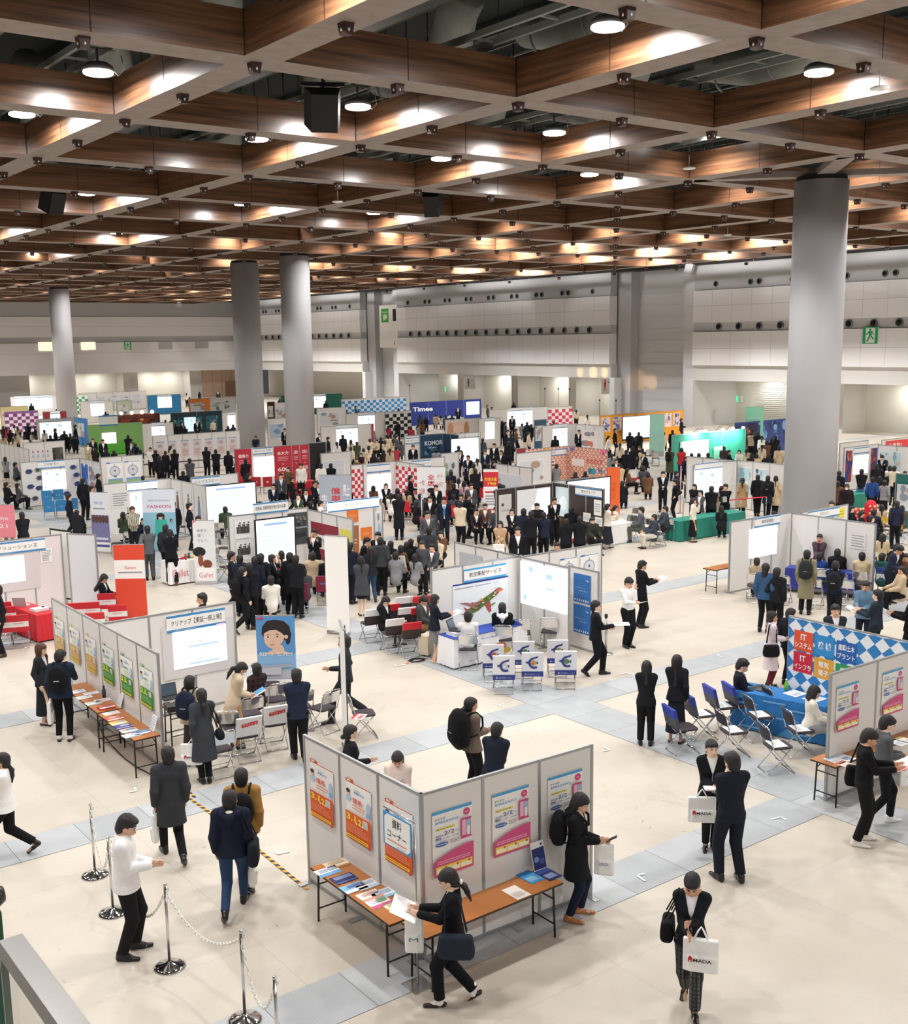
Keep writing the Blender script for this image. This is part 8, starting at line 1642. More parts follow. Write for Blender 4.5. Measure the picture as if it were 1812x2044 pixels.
def crowd(x, y, kind=None, hd=None, col=None, seed=0, mode='T'):
 global NCR
 rr = random.Random(seed*7919+int(x*31+y*17)); k = kind if kind is not None else rr.choice((0, 0, 1, 2, 3, 7, 8, 9, 10)); root, sit, sex, top = KIT[k]
 col = col or rr.choice(['1A1B20']*9+['23283A']*3+['4A4C52']*2+['C2AE90', 'EDE9E2', '6A4A36', '3E4A36', 'D8C8B0', '8A8C90', '2E2024']); hd = rr.choice((0, 10, -20, 40, 90, 180, 200, 270)) if hd is None else hd
 hgt = (1.70 if sex == 'm' else 1.60)*rr.uniform(.96, 1.04); zt = hgt-.42 if sit else hgt
 p = at(x, y, zt) if mode == 'T' else at(x, y, 0); p.z = 0
 if k not in used_first: c = root; used_first.add(k); THINGS.append(c)
 else: c = dup(root)
 c.location = p; c.rotation_euler = (0, 0, rz_of(p, hd+rr.uniform(-12, 12))); s_ = hgt/(1.70 if sex == 'm' else 1.60); c.scale = (s_, s_, s_)
 for ch_ in c.children:
  nm = ch_.name.split('.')[0]
  if nm in ('suit_jacket', 'coat', 'long_coat', 'jacket', 'sweater', 'hooded_jacket'): sl = ch_.material_slots[0]; sl.link = 'OBJECT'; sl.material = cloth(col)
 w_ = min(LM, key=lambda q: (q[1][0]+1-p.x)**2+(q[1][1]-1-p.y)**2)[0]['label']; NCR += 1
 word = {'suit': 'suit', 'jack': 'jacket', 'coat': 'coat', 'sweat': 'top', 'hood': 'hooded top', 'long': 'long coat'}[top]; hw = (hd or 0) % 360
 c['label'] = ('seated ' if sit else 'standing ')+'person in '+CN.get(col, 'dark')+' '+word+' near the '+' '.join(w_.replace('partition ', '').split()[:6]); c['category'] = 'person'
 c['group'] = 'visitors of the job fair'; return c
CR = '''
T 478 1107 1 0 23283A;T 497 1123 9 0 1A1B20;T 520 1105 0 0 1A1B20;T 530 1122 5 0;T 561 1100 5 0 EDE9E2;T 566 1120 4 0 1A1B20;T 590 1108 1 5 1A1B20;T 623 1100 4 0 C2AE90;T 652 1105 6 0 1A1B20;T 605 1133 4 0;T 678 1112 5 0 1A1B20;T 688 1105 4 10
T 462 1100 7 90 1A1B20;T 540 1148 6 0 EDE9E2;T 720 1110 2 5 4A4C52;T 780 1080 5 20 1A1B20;T 800 1090 5 30;T 812 1082 5 30 1A1B20;T 820 1075 4 30;T 838 1070 5 25 C2AE90;T 790 1100 4 30 8A8C90;T 829 1105 5 20;T 768 1088 6 30;T 850 1062 5 200;T 843 1080 3 190;T 872 1070 4 200;T 862 1085 6 210 4A4C52;T 880 1060 5 190 6A4A36
T 905 985 6 0 4A4C52;T 918 1000 1 10;T 934 985 1 90;T 950 1015 6 180 2E2024;T 968 1005 6 180 6A4A36;T 990 1010 4 200 4A4C52;T 1022 1015 8 190 1A1B20;T 1045 1015 1 10 23283A;T 1060 1020 1 0 1A1B20;T 1085 1022 1 -10 23283A;T 1096 1025 5 0 1A1B20;T 1075 1005 4 0;T 1055 1005 4 0;T 1130 1035 9 0 1A1B20;T 1157 1030 1 0 1A1B20;T 1110 1022 5 0;T 1066 1040 5 10 D8C8B0;T 1040 1040 4 170;T 1112 1082 4 180;T 1033 1052 0 180 1A1B20;T 1140 1010 4 0;T 1198 1005 5 100 EDE9E2
T 905 965 0 0 1A1B20;T 940 965 0 180;T 870 968 0 180;T 926 960 2 10 CBA0A8;T 895 950 5 0 6A4A36;T 882 955 5 0;T 915 955 5 0 EDE9E2;T 900 940 4 0;T 935 940 4 0;T 955 950 6 0 1A1B20;T 948 935 9 0;T 1000 935 4 0;T 997 965 9 0;T 920 985 7 180;T 850 955 5 0 D8C8B0;T 819 948 7 95 1A1B20;T 765 958 4 0;T 770 965 8 180 1A1B20;T 722 958 6 180 4A4C52;T 745 970 5 0;T 695 975 5 0;T 793 975 5 0 1A1B20;T 812 978 5 0 C2AE90;T 838 985 4 0 4A4C52;T 780 985 5 0 EDE9E2;T 858 990 0 180;T 830 1000 5 20;T 872 1015 4 0
T 582 950 7 100 1A1B20;T 545 965 6 180 23283A;T 560 945 0 170 4A4C52;T 610 975 6 170 1A1B20;T 628 958 6 150 1A1B20;T 636 962 6 200 1A1B20;T 600 925 0 185;T 575 932 3 185 6A4A36;T 490 915 7 0 1A1B20;T 497 945 3 90 1A1B20;T 560 1000 6 90;T 595 985 8 180;T 519 1000 6 90 1A1B20;T 449 1010 4 0 3E4A36;T 472 980 0 200 23283A;T 620 1000 4 10;T 640 1000 4 100
T 411 892 1 0 1A1B20;T 430 897 1 0 1A1B20;T 455 900 0 0 1A1B20;T 378 915 1 0 4A4C52;T 470 925 5 0;T 348 897 1 0;T 330 900 3 10 1A1B20;T 300 893 3 180 EDE9E2;T 310 898 2 0 1A1B20;T 340 890 3 40 D8C8B0;T 318 910 0 0 1A1B20;T 365 940 4 0;T 280 898 5 0;T 185 875 0 180 1A1B20;T 205 877 0 180 1A1B20;T 175 885 2 180 C2AE90;T 255 868 9 0 1A1B20;T 262 882 8 200;T 270 885 5 20;T 190 895 5 0 2E2024;T 212 898 5 0;T 227 900 5 0;T 265 905 4 0
T 196 945 7 90 1A1B20;T 165 955 0 20 1A1B20;T 182 970 0 90 1A1B20;T 30 922 4 90;T 10 912 8 0;T 35 965 5 60 4A4C52;T 12 962 4 60;T 268 945 5 190 1A1B20;T 285 950 4 0;T 245 1022 5 0 3E4A36;T 256 1025 5 0 6A4A36;T 292 1025 4 0 2E2024;T 285 1035 5 180;T 6 868 3 0 C2AE90;T 395 1030 0 180;T 345 1000 7 180 1A1B20;T 468 1005 4 90
T 415 985 4 0 3E4A36;T 1350 940 4 90;T 1440 1010 5 0;T 1398 978 8 200;T 1420 970 9 0;T 1545 1020 4 0;T 1660 1000 9 190;T 1675 940 0 0;T 1672 960 1 0 6A4A36;T 1776 940 4 0;T 1750 925 4 0;T 1756 950 2 0 1A1B20;T 1795 950 0 200 23283A;T 1806 940 3 200;T 1776 930 5 0 EDE9E2;T 1700 1010 5 100;T 1720 1020 4 100;T 1740 1030 5 90 1A1B20;T 1790 1000 0 0;T 1800 1010 5 0 6A4A36;T 1760 1008 5 0;T 1745 1015 4 30;T 1808 1105 4 200 6A4A36;T 1762 1065 5 0 C2AE90;T 1790 1085 2 0 2E2024;T 1800 1130 4 260 C2AE90;T 1785 930 1 10;T 1765 920 4 0
T 1228 855 0 90 1A1B20;T 1215 870 3 100 EDE9E2;T 1237 885 3 0 D8C8B0;T 1268 872 2 0 1A1B20;T 1250 898 1 10 1A1B20;T 1263 892 2 10 1A1B20;T 1276 890 4 190;T 1282 895 2 0;T 1285 902 0 230;T 1278 905 6 100;T 1230 915 7 180 1A1B20;T 1254 935 5 90 6A4A36;T 1285 930 4 0 4A4C52;T 1220 905 3 0;T 1236 925 9 0;T 1257 862 4 0;T 1275 862 4 0;T 1242 960 4 0;T 1293 942 4 0
T 1305 842 0 180;T 1325 862 4 0;T 1342 858 7 0;T 1365 870 4 0;T 1380 905 4 0;T 1395 905 5 0 6A4A36;T 1413 904 4 0;T 1455 898 4 100;T 1475 898 5 190 EDE9E2;T 1445 890 6 0;T 1490 895 5 0 C2AE90;T 1500 905 4 0;T 1510 905 4 0;T 1521 888 3 0 D8C8B0;T 1530 880 1 0 6A4A36;T 1548 870 9 0 1A1B20;T 1540 875 1 0;T 1470 850 4 0;T 1482 858 4 0;T 1502 855 1 0;T 1512 862 1 0;T 1520 870 3 0 EDE9E2;T 1535 905 1 10 1A1B20;T 1555 890 0 0;T 1500 862 9 0 C2AE90;T 1465 862 3 0 EDE9E2;T 1370 912 4 180
T 1360 835 1 90 1A1B20;T 1150 818 3 0 D8C8B0;T 1172 828 3 0 EDE9E2;T 1155 858 0 180 1A1B20;T 1130 872 6 100;T 1095 868 5 0;T 1055 862 0 90;T 1108 870 0 0 1A1B20;T 1030 855 7 90;T 1048 850 8 0;T 1022 830 0 180 1A1B20;T 1002 840 1 0;T 1008 842 1 90 4A4C52;T 1010 858 7 90 1A1B20;T 1042 845 4 0;T 1052 842 4 0;T 1060 846 4 0;T 1015 880 7 0 1A1B20;T 986 885 0 180 1A1B20;T 1000 898 7 200 1A1B20;T 968 898 0 190 23283A;T 963 875 3 0 4A4C52;T 1020 865 1 0;T 1042 830 4 0;T 973 808 0 90;T 982 812 4 90;T 1025 804 6 0;T 1090 838 4 0;T 1105 840 4 0
T 918 898 8 180 1A1B20;T 915 890 0 0 23283A;T 934 908 7 190 1A1B20;T 952 915 3 0 EDE9E2;T 975 925 4 0;T 985 920 6 100 1A1B20;T 945 925 3 0 D8C8B0;T 940 940 5 180;T 1032 925 4 90;T 1065 920 4 0;T 1090 930 5 180 8A8C90;T 824 888 0 180 1A1B20;T 870 895 4 0;T 855 895 5 0 1A1B20;T 1148 942 5 0 2E2024;T 1168 942 5 0;T 1110 925 4 0
T 914 812 0 180 1A1B20;T 838 828 1 0 4A4C52;T 850 832 5 0;T 842 840 1 0;T 835 848 3 90 8A8C90;T 890 828 4 0;T 902 828 4 0;T 820 850 4 0 A8384A;T 778 830 0 90 1A1B20;T 793 842 1 0;T 775 850 5 0 A8384A;T 795 815 4 0;T 870 826 4 0;T 880 830 5 0;T 690 818 0 0;T 710 810 8 90;T 700 826 3 0 EDE9E2;T 712 824 3 0 EDE9E2;T 730 822 4 0;T 736 835 5 0 EDE9E2;T 682 820 3 0 EDE9E2
T 655 872 0 90 1A1B20;T 638 865 0 180 1A1B20;T 684 868 0 0 1A1B20;T 672 882 3 0 EDE9E2;T 700 878 5 0;T 712 882 4 0 3E4A36;T 725 895 4 0;T 736 890 5 0 D8C8B0;T 738 875 4 0;T 752 878 5 180 C2AE90;T 760 872 4 0;T 768 880 5 0 D8C8B0;T 775 868 4 0;T 785 876 5 0;T 745 905 5 0 2E2024;T 765 898 5 0;T 755 915 4 0;T 700 892 3 0 D8C8B0;T 690 900 4 0;T 720 905 5 200 2E2024;T 778 895 3 0 C2AE90;T 790 890 7 0 A8384A;T 800 880 4 0 4A4C52;T 792 868 0 90 4A4C52;T 745 860 5 0;T 655 900 8 180 1A1B20;T 640 905 0 0 1A1B20;T 650 918 2 0 1A1B20;T 640 925 0 0 EDE9E2;T 660 925 9 0 1A1B20;T 712 915 5 180 6A4A36;T 675 905 4 0
T 568 855 0 180 1A1B20;T 510 870 4 180;T 435 780 0 180 1A1B20;T 398 782 5 0;T 455 795 5 0 C2AE90;T 465 798 4 0;T 475 795 4 0;T 445 800 4 0;T 490 790 4 0;T 558 795 4 0;T 566 800 9 0;T 572 812 1 0;T 650 800 0 0;T 545 803 1 0;T 385 800 4 0;T 400 806 5 0;T 415 806 4 0;T 408 802 4 0;T 425 808 5 0;T 435 806 4 0;T 393 838 0 180 1A1B20;T 425 838 3 180 D8C8B0;T 340 840 1 0 1A1B20;T 350 845 0 0;T 362 842 0 90 1A1B20;T 358 850 5 0;T 455 850 4 0;T 465 848 5 0;T 368 850 4 0;T 372 785 3 0 EDE9E2;T 378 792 4 0
T 262 838 1 0 6A4A36;T 240 825 3 0 EDE9E2;T 250 838 3 0 EDE9E2;T 215 825 4 0;T 290 835 4 0 A8384A;T 300 830 1 0 3E4A36;T 312 838 1 0 6A4A36;T 262 825 5 0 A8384A;T 228 832 4 0;T 275 840 4 0;T 235 838 5 0;T 168 805 1 200 4A4C52;T 180 815 4 0;T 62 805 0 0 1A1B20;T 115 812 4 0;T 295 842 5 0;T 305 848 4 0;T 330 838 4 0;T 210 822 9 0
T 150 848 0 90 1A1B20;T 110 855 7 90 1A1B20;T 88 858 3 0 EDE9E2;T 70 850 7 90 1A1B20;T 52 855 8 0 1A1B20;T 40 862 3 0 EDE9E2;T 28 848 5 0;T 35 852 3 0 C2AE90;T 65 862 5 0 D8C8B0;T 78 858 5 0;T 100 868 4 0;T 122 868 4 0;T 132 866 4 0;T 140 865 4 0;T 12 852 5 0 A8384A;T 6 850 4 0;T 30 865 3 0 C2AE90;T 48 870 0 0 EDE9E2;T 20 858 9 0;T 55 845 1 0;T 25 875 3 0 D8C8B0;T 72 870 4 0;T 128 860 4 0;T 148 868 6 0
'''
ENT = [(e.split()) for grp in CR.strip().split('\n') for e in grp.split(';')]
ENT.sort(key=lambda a: -float(a[2])); NPP = len(INFO)
for a in ENT: crowd(float(a[1]), float(a[2]), int(a[3]) if len(a) > 3 else None, float(a[4]) if len(a) > 4 else None, a[5] if len(a) > 5 else None, 1, a[0])
# beyond three hundred people the farthest visitors become one mass
cr = [o for o in THINGS if o.get('group') == 'visitors of the job fair']; cr.sort(key=lambda o: o.location.length); far_ = cr[max(0, 298-NPP):]; keep = set(o.name for o in far_)
vs, fs, mi, mats, nv = [], [], [], [], 0
for o in far_:
 M_ = Matrix.Translation(o.location)@Matrix.Rotation(o.rotation_euler.z, 4, 'Z')@Matrix.Scale(o.scale[0], 4)
 for c in list(o.children):
  me = c.data; a_ = np.zeros(len(me.vertices)*3); me.vertices.foreach_get('co', a_); a_ = a_.reshape(-1, 3)@np.array(M_.to_3x3()).T+np.array(M_.translation); m_ = c.material_slots[0].material
  if m_ not in mats: mats.append(m_)
  k = mats.index(m_); vs.append(a_); fs += [tuple(nv+q for q in p.vertices) for p in me.polygons]; mi += [k]*len(me.polygons); nv += len(a_)
names = [c.name for o in far_ for c in o.children]
THINGS[:] = [o for o in THINGS if o.name not in keep]
for n_ in names: bpy.data.objects.remove(bpy.data.objects[n_])
for n_ in keep: bpy.data.objects.remove(bpy.data.objects[n_])
me = bpy.data.meshes.new('distant_crowd'); me.from_pydata(np.concatenate(vs).tolist(), [], fs)
for m_ in mats: me.materials.append(m_)
me.polygons.foreach_set('material_index', mi); me.polygons.foreach_set('use_smooth', [True]*len(fs)); me.update(); tag(link('distant_crowd', me), 'crowd of tiny dark dressed visitors among the farthest booths', 'crowd', None, 'stuff')
for q, (r, *_r) in enumerate(KIT):
 try:
  if q not in used_first:
   for c in list(r.children): bpy.data.objects.remove(c)
   bpy.data.objects.remove(r)
 except ReferenceError: pass
# ================================================================ near floor: chain posts, warning tape, handrail
CHN = []
for i, (x, y, l) in enumerate(((190, 1747, 'chrome chain post farthest back, nearest the grey floor strip'), (226, 1822, 'chrome chain post directly behind the man in the white windbreaker'), (339, 1930, 'chrome chain post in front of the man in the white windbreaker'), (489, 2036, 'chrome chain post near the lower picture edge'), (556, 2140, 'chrome chain post cut off by the lower picture edge'))):
 p = at(x, y, 0); t = thing('chain_post', l, 'chain post', p); CHN.append(p); MB().lathe([(.185, 0), (.185, .012), (.15, .03), (.05, .055), (.03, .075)], (0, 0, 0), hx('D0D0D2', rough=.08, metal=1), 36).build('domed_base', t)
 MB().lathe([(.017, .05), (.017, 1.02)], (0, 0, 0), CHR, 16).build('pole', t); MB().ell((0, 0, 1.03), (.022, .022, .022), CHR, 8).build('finial', t)
 MB().tube([(.017, 0, .97), (.04, 0, .98), (.04, 0, .95), (.017, 0, .95)], .004, CHR, 6).build('hook', t)
CHM = hx('ECEAE2', rough=.5)
for a, b, sag, l in ((0, 1, .55, 'white plastic chain drooping between the two rear chain posts'), (1, 2, .62, 'white plastic chain passing behind the man in the white windbreaker'), (2, 3, .30, 'white plastic chain hanging in a deep curve between two chain posts'), (3, 4, .50, 'white plastic chain nearest the lower picture edge')):
 A_, B_ = CHN[a]+Z*.96, CHN[b]+Z*.96; D_ = B_-A_; n = int(D_.length*1.25/.042); m_ = MB(); u = D_.copy(); u.z = 0; u.normalize()
 P_ = [A_+D_*t_-Z*sag*4*t_*(1-t_)-A_ for t_ in [i/n for i in range(n+1)]]
 for i in range(n):
  c = (P_[i]+P_[i+1])/2; t_ = (P_[i+1]-P_[i]).normalized(); s_ = t_.cross(Z).normalized() if i % 2 else t_.cross(t_.cross(Z).normalized()); hl = (P_[i+1]-P_[i]).length*.72
  m_.tube([c+t_*math.cos(k)*hl+s_*math.sin(k)*.015 for k in np.arange(0, 6.28, .785)], .0062, CHM, 5, closed=True)
 o = m_.build('plastic_chain', loc=A_); tag(o, l, 'chain')
# warning tape: yellow and black strips on the floor
def tape(p, q, l, w=.05):
 A_, B_ = at(*p, 0), at(*q, 0); D_ = B_-A_; L = D_.length; u = D_.normalized(); v = Vector((-u.y, u.x, 0)); m_ = MB(); n = int(L/.075); yl, bk2 = C('EDA63A'), C('2B2622')
 for i in range(n):
  a, b = i*L/n, (i+1)*L/n; vs = [u*a-v*w/2, u*b-v*w/2, u*(b+.03)+v*w/2, u*(a+.03)+v*w/2]; m_.add([x_+Z*.001 for x_ in vs]+[x_+Z*.006 for x_ in vs], [(4, 5, 6, 7), (0, 1, 5, 4), (2, 3, 7, 6)], yl if i % 2 else bk2)
 o = m_.build('warning_tape', loc=A_+Z*.004); tag(o, l, 'floor tape')
tape((300, 1545), (386, 1600), 'orange and black warning tape running from the poster wall across the grey strip'); tape((386, 1600), (460, 1652), 'orange and black warning tape between the walking men'); tape((460, 1652), (612, 1775), 'orange and black warning tape ending at the nearest corner booth')
tape((378, 1582), (388, 1592), 'short crossing piece of orange and black tape')
p = at(200, 1440, 0); t = thing('floor_cable', 'black power cable lying under the brown leaflet tables', 'cable', p); q = [at(x, y, .012)-p for x, y in ((196, 1440), (205, 1466), (225, 1490), (250, 1515), (275, 1532), (300, 1545))]; MB().tube(q, .010, BLK, 6).build('cable_run', t)
# small white marking corners
for i, (x, y) in enumerate(((555, 1706), (1272, 1749), (1558, 1632), (1216, 1498), (792, 1330), (995, 1408), (1252, 1344), (272, 1580), (1405, 1197), (1430, 1308))):
 p = at(x, y, .001)+Z*.012; m_ = MB(); m_.box((.09, 0, 0), (.18, .03, .002), WHT).box((0, .06, 0), (.03, .12, .002), WHT); o = m_.build('floor_mark', loc=p, rz=(0, -1.57, 3.14, 1.57)[i % 4]-.2)
 tag(o, 'small white tape corner on the floor '+('near the warning tape end', 'on the grey strip behind the checked trousers', 'on the grey strip beside the students in black', 'beside the end of the pink poster wall', 'near the walking man in grey', 'before the air cargo chairs', 'near the man in black with the tray', 'by the far chain post', 'on the empty floor before the blank slide booth', 'beside the women in black')[i], 'floor mark')
# steel handrail with glass of the balcony the picture is taken from
STN = hx('4C4A48', rough=.28, metal=.95, noise=.06, scale=60); ra = thing('balcony_handrail', 'brushed steel handrail with glass panel in the lower corner of the picture', 'handrail', at(0, 1868, 6.5), 0); O_ = ra.location.copy()
ZR = 6.2; ra.location = at(44, 1863, ZR); O_ = ra.location.copy(); a1, b1, l0, l1 = at(44, 1863, ZR), at(184, 2048, ZR), at(0, 1928, ZR), at(118, 2048, ZR); m_ = MB()
d_ = (b1-a1).normalized(); b1 = b1+d_*.4; w_ = l1-b1; w_ = w_-d_*w_.dot(d_); wn = -w_.normalized(); a0 = a1+w_; b0 = b1+w_; dn = Vector((0, 0, -.035))
vs = [a0-O_, a1-O_, b1-O_, b0-O_]; m_.add(vs+[v+dn for v in vs], [(0, 1, 2, 3), (7, 6, 5, 4), (0, 4, 5, 1), (1, 5, 6, 2), (2, 6, 7, 3), (3, 7, 4, 0)], STN); m_.build('rail', ra)
gl = hx('2E5044', rough=.05, alpha=.25); gx = hx('1F4A38', rough=.2)
g0 = a0+wn*.012-O_; g1 = b0+wn*.012-O_; m_ = MB(); vs = [g0+dn, g1+dn, g1+Z*-1.0, g0+Z*-1.0]; m_.add(vs+[v-wn*.012 for v in vs], [(0, 1, 2, 3), (7, 6, 5, 4), (0, 4, 5, 1), (3, 2, 6, 7)], gl); m_.build('glass_panel', ra)
m_ = MB(); vs = [g0+dn, g0+dn-wn*.012, g0-wn*.012+Z*-1.0, g0+Z*-1.0]; m_.add(vs+[v-d_*.006 for v in vs], [(0, 1, 2, 3), (7, 6, 5, 4), (0, 4, 5, 1), (1, 5, 6, 2), (2, 6, 7, 3), (3, 7, 4, 0)], gx); m_.build('glass_edge', ra)
p1 = at(-6, 1788, 6.2); t = thing('rail_end', 'rounded steel end of the neighbouring handrail at the picture edge', 'handrail', p1); MB().tube([(-.2, .02, 0), (0, 0, 0), (.012, 0, 0)], [.022, .022, .014], STN, 14).build('rail_tube', t); MB().b2((-.03, -.006, -1.0), (.004, .006, -.03), gx).build('glass_edge', t)
# speakers and other things below the lattice
for x, y, s_, h_, l in ((645, 210, 1.0, 175, 'black loudspeaker hanging from the ceiling lattice near the big lamp'), (106, 396, .95, 150, 'black loudspeaker hanging farther back, near the picture edge'), (862, 402, .95, 190, 'dark loudspeaker in the shade of a lattice bay')):
 p = at(x, y, ZC-.1); t = thing('loudspeaker', l, 'loudspeaker', p, rz_of(p, h_)); s_ *= 1.0; m_ = MB(); M_ = Matrix.Rotation(-.45, 3, 'X')
 pr = [(-.42, -.3), (-.30, .35), (.30, .35), (.42, -.3)]; vs = [M_@Vector((a*s_, b*s_, z*s_))+Vector((0, 0, -.1)) for z in (-.42, .42) for a, b in pr]; m_.add(vs, [(0, 3, 2, 1), (4, 5, 6, 7), (0, 4, 7, 3), (1, 2, 6, 5), (0, 1, 5, 4), (3, 7, 6, 2)], hx('0E0E10', rough=.6)); m_.build('cabinet', t)
 m_ = MB(); m_.add([M_@Vector((a*s_, -.31*s_, z*s_))+Vector((0, 0, -.1)) for a, z in ((-.36, -.36), (.36, -.36), (.36, .36), (-.36, .36))], [(0, 1, 2, 3)], hx('1E1E22', rough=.9)); m_.build('grille', t)
 MB().b2((-.5, -.04, .42), (.5, .04, .5), BLK).b2((-.04, -.3, .42), (.04, .3, .48), BLK).tube([(0, 0, .3), (0, 0, 1.0)], .03, BLK, 6).build('mounting_yoke', t)
for x, y, l in ((1755, 165, 'white pendant detector hanging from a thin rod near the big lamp'), (674, 392, 'white pendant detector under the lattice in the middle bays'), (1375, 325, 'white pendant detector under the lattice before the big column'), (1452, 458, 'white pendant detector far under the lattice')):
 p = at(x, y+10, ZC-.35); t = thing('pendant_detector', l, 'detector', p); MB().lathe([(.16, .02), (.2, .0), (.2, -.03), (.05, -.06)], (0, 0, 0), WHT, 16).build('disc', t); MB().tube([(0, 0, 0), (0, 0, .38)], .012, WHT, 6).build('rod', t)
for x, y, zz, l in ((1376, 536, 12.2, 'white box loudspeaker on the wall corner under the ceiling'), (356, 606, 12.3, 'small white box on the back wall under the ceiling')):
 d = ray(x, y); k = (XW-.6)/d[0] if x > 900 else (YB-.6)/d[1]; t = thing('wall_box', l, 'wall speaker', (d[0]*k, d[1]*k, d[2]*k+CAM_H), .5); MB().box((0, 0, 0), (.8, .6, .8), C('DEDFE2'), M=Matrix.Rotation(.3, 3, 'X')).build('box_shell', t); MB().tube([(0, 0, 0), (.6, .6, .4)], .05, ALU, 6).build('arm', t)
# signs on the walls
def wsign(x0, y0, x1, y1, off, draw, name, label, base=PAPER, ax='x', th=.05):
 d0, d1 = ray(x0, y0), ray(x1, y1)
 if ax == 'x': k0, k1 = (XW-off)/d0[0], (XW-off)/d1[0]; o = Vector((XW-off, d0[1]*k0, d1[2]*k1+CAM_H)); w = d0[1]*k0-d1[1]*k1; h = d0[2]*k0-d1[2]*k1; f = Flat(o, -Y, Z, -X, w, h, base, th)
 else: k0, k1 = (YB-off)/d0[1], (YB-off)/d1[1]; o = Vector((d0[0]*k0, YB-off, d1[2]*k1+CAM_H)); w = d1[0]*k1-d0[0]*k0; h = d0[2]*k0-d1[2]*k1; f = Flat(o, X, Z, -Y, w, h, base, th)
 if draw: draw(f)
 return put(f, name, label, 'sign')
def exit_(f):
 g = hx('1E9A5A', emit=.25); f.rect(0, 0, .2, 1, g); f.rect(.8, .0, 1, 1, g); f.rect(.2, .0, .8, .06, g); f.rect(.2, .94, .8, 1, g); f.disc(.48, .84, .07, .07, g); f.poly([(.38, .76), (.62, .76), (.58, .45), (.42, .45)], g); f.poly([(.42, .48), (.54, .48), (.36, .12), (.24, .12)], g); f.poly([(.48, .5), (.58, .48), (.78, .28), (.66, .26)], g); f.poly([(.38, .74), (.44, .70), (.26, .52), (.20, .56)], g); f.poly([(.56, .74), (.62, .74), (.76, .56), (.70, .54)], g)
wsign(1723, 653, 1752, 686, .14, exit_, 'exit_sign', 'green and white running man exit sign on the nearest wall bay', ax='x')
wsign(247, 682, 262, 698, .14, exit_, 'exit_sign', 'green and white running man exit sign on the distant back wall', ax='y'); wsign(567, 678, 572, 697, .14, exit_, 'exit_sign', 'exit sign on the far wall bay between the twin columns')
def s1(f): f.rect(.10, .60, .46, .92, C('3FA53A')); f.text('South', .16, .82, .24, WHT, hgt=.04); f.text('南', .17, .64, .22, WHT, hgt=.15, bold=.02); f.text('1', .66, .62, .16, BLK, hgt=.28, bold=.02); f.disc(.72, .14, .02, .012, C('C83A3A'), 8); f.rect(.70, .07, .74, .12, C('C83A3A')); f.disc(.85, .14, .02, .012, C('2A4AA8'), 8); f.rect(.83, .07, .87, .12, C('2A4AA8'))
wsign(757, 610, 800, 694, -.2, s1, 'hall_sign', 'tall white hall sign with green square and number one', ax='x')
def wc(c1):
 def k(f): f.disc(.35, .78, .09, .06, C(c1)); f.poly([(.24, .7), (.46, .7), (.42, .4), (.28, .4)], C(c1)); f.rect(.29, .2, .34, .4, C(c1)); f.rect(.37, .2, .42, .4, C(c1)); f.disc(.72, .7, .08, .06, C('8A8A92'))
 return k
wsign(929, 751, 948, 778, -1.2, wc('3A6AB8'), 'toilet_sign', 'white toilet sign with a blue figure in an alcove'); wsign(1201, 752, 1222, 788, -1.2, wc('D0385A'), 'toilet_sign', 'white toilet sign with a pink red figure at the alcove corner')
GE = hx('3AD08A', emit=1.2)
for x0, y0, x1, y1, ax, l in ((888, 772, 895, 782, 'x', 'glowing green exit light in the alcove with the shutter'), (1470, 790, 1481, 803, 'x', 'glowing green exit light in the alcove near the big column'), (396, 739, 411, 747, 'y', 'glowing green exit light on the back wall')): wsign(x0, y0, x1, y1, -3.5, lambda f: f.rect(.35, 0, 1, 1, WHT), 'exit_light', l, GE, ax)
for x0, y0, x1, y1, l in ((76, 683, 106, 700, 'warm lit rectangular opening in the back wall, near the slim column'), (161, 683, 191, 698, 'warm lit rectangular opening in the back wall, just past the slim column')): wsign(x0, y0, x1, y1, .14, None, 'wall_light_panel', l, hx('F4E0C4', emit=.9), 'y')
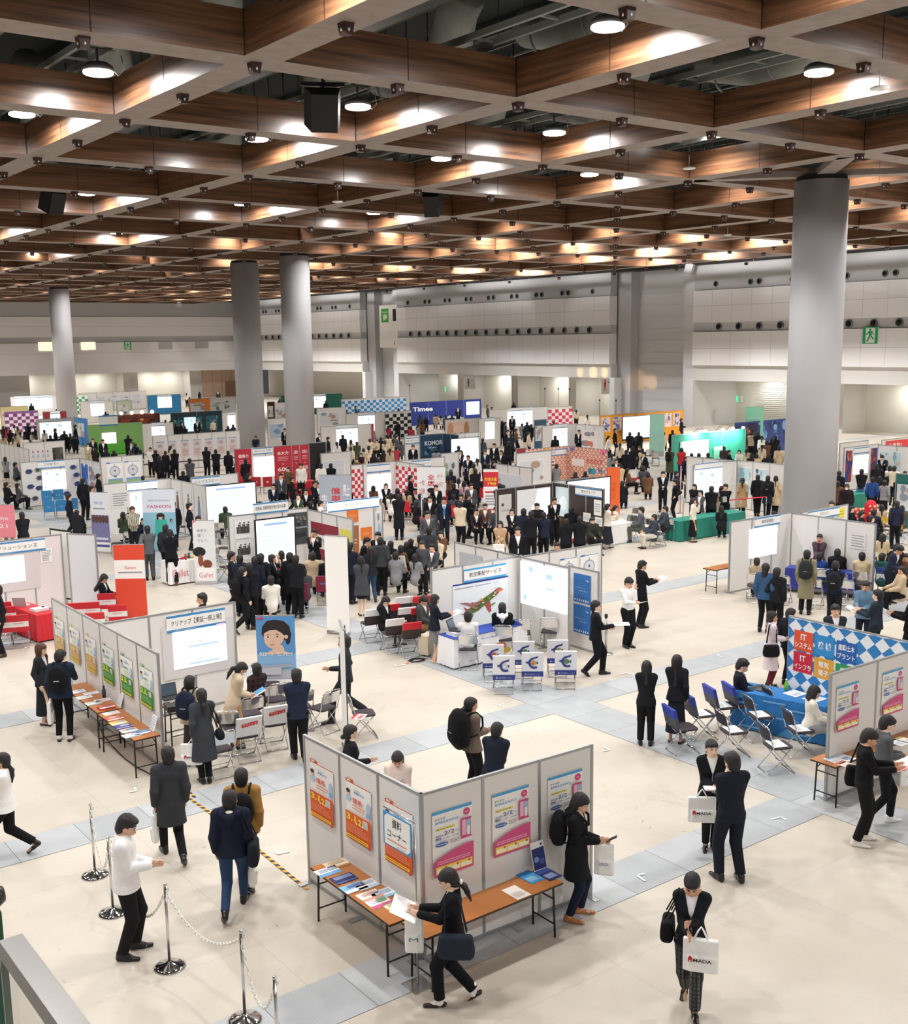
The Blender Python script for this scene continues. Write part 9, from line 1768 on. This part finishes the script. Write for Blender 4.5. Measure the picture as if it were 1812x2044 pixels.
for x0, y0, x1, y1, l in ((316, 682, 344, 697, 'grey recessed panel in the back wall, farther from the corner'), (389, 683, 416, 695, 'grey recessed panel in the back wall, near the corner')): wsign(x0, y0, x1, y1, .14, None, 'wall_panel', l, C('B8B6B4'), 'y')
# warm light patches on the wall piers; the spot lamps making them are added
def warm(x, y, off, w, sz):
 d = ray(x, y); k = (XW-off)/d[0]; P_ = Vector((d[0]*k, d[1]*k, d[2]*k+CAM_H)); l = bpy.data.lights.new('warm_spot', 'SPOT'); l.energy = w; l.color = (1, .50, .14); l.spot_size = sz; l.spot_blend = .25; l.shadow_soft_size = .05
 o = bpy.data.objects.new('warm_spot', l); COL.objects.link(o); o.location = P_+Vector((-5, -1.0, -1.2)); o.rotation_euler = (P_-o.location).to_track_quat('-Z', 'Y').to_euler()
 t = thing('warm_projector', 'small black spot lamp throwing an orange patch on the wall pier', 'spotlight', o.location+Vector((-.1, -.02, -.03)), 0, 'orange spot lamps by the wall'); MB().ell((0, 0, 0), (.08, .08, .08), BLK, 6).build('lamp_can', t); MB().tube([(0, 0, 0), (0, 0, -o.location.z)], .02, BLK, 5).build('stand', t)
for x, y, off, w, sz in ((1156, 744, 0, 900, .16), (1183, 744, 0, 1100, .2), (1205, 744, 0, 1000, .18), (1264, 765, -1.0, 420, .30), (1296, 765, -1.6, 420, .26), (885, 742, 0, 200, .14)): warm(x, y, off, w, sz)
# ---------------------------------------------------------------- labels: a repeat that still reads like another gets its place in the row
ORD = 'first second third fourth fifth sixth seventh eighth ninth tenth eleventh twelfth thirteenth fourteenth fifteenth'.split()
by = {}
for o in THINGS: by.setdefault(o['label'], []).append(o)
for lb, os_ in by.items():
 if len(os_) > 1 and not (os_[0].get('group') and os_[0]['category'] != 'person'):
  os_.sort(key=lambda o: px(o.matrix_world.translation if o.parent else o.location)[0])
  for k, o in enumerate(os_):
   w_ = lb.split(); base = ' '.join(w_[:14]); o['label'] = base+', '+(ORD[k] if k < 15 else 'last')+' along'
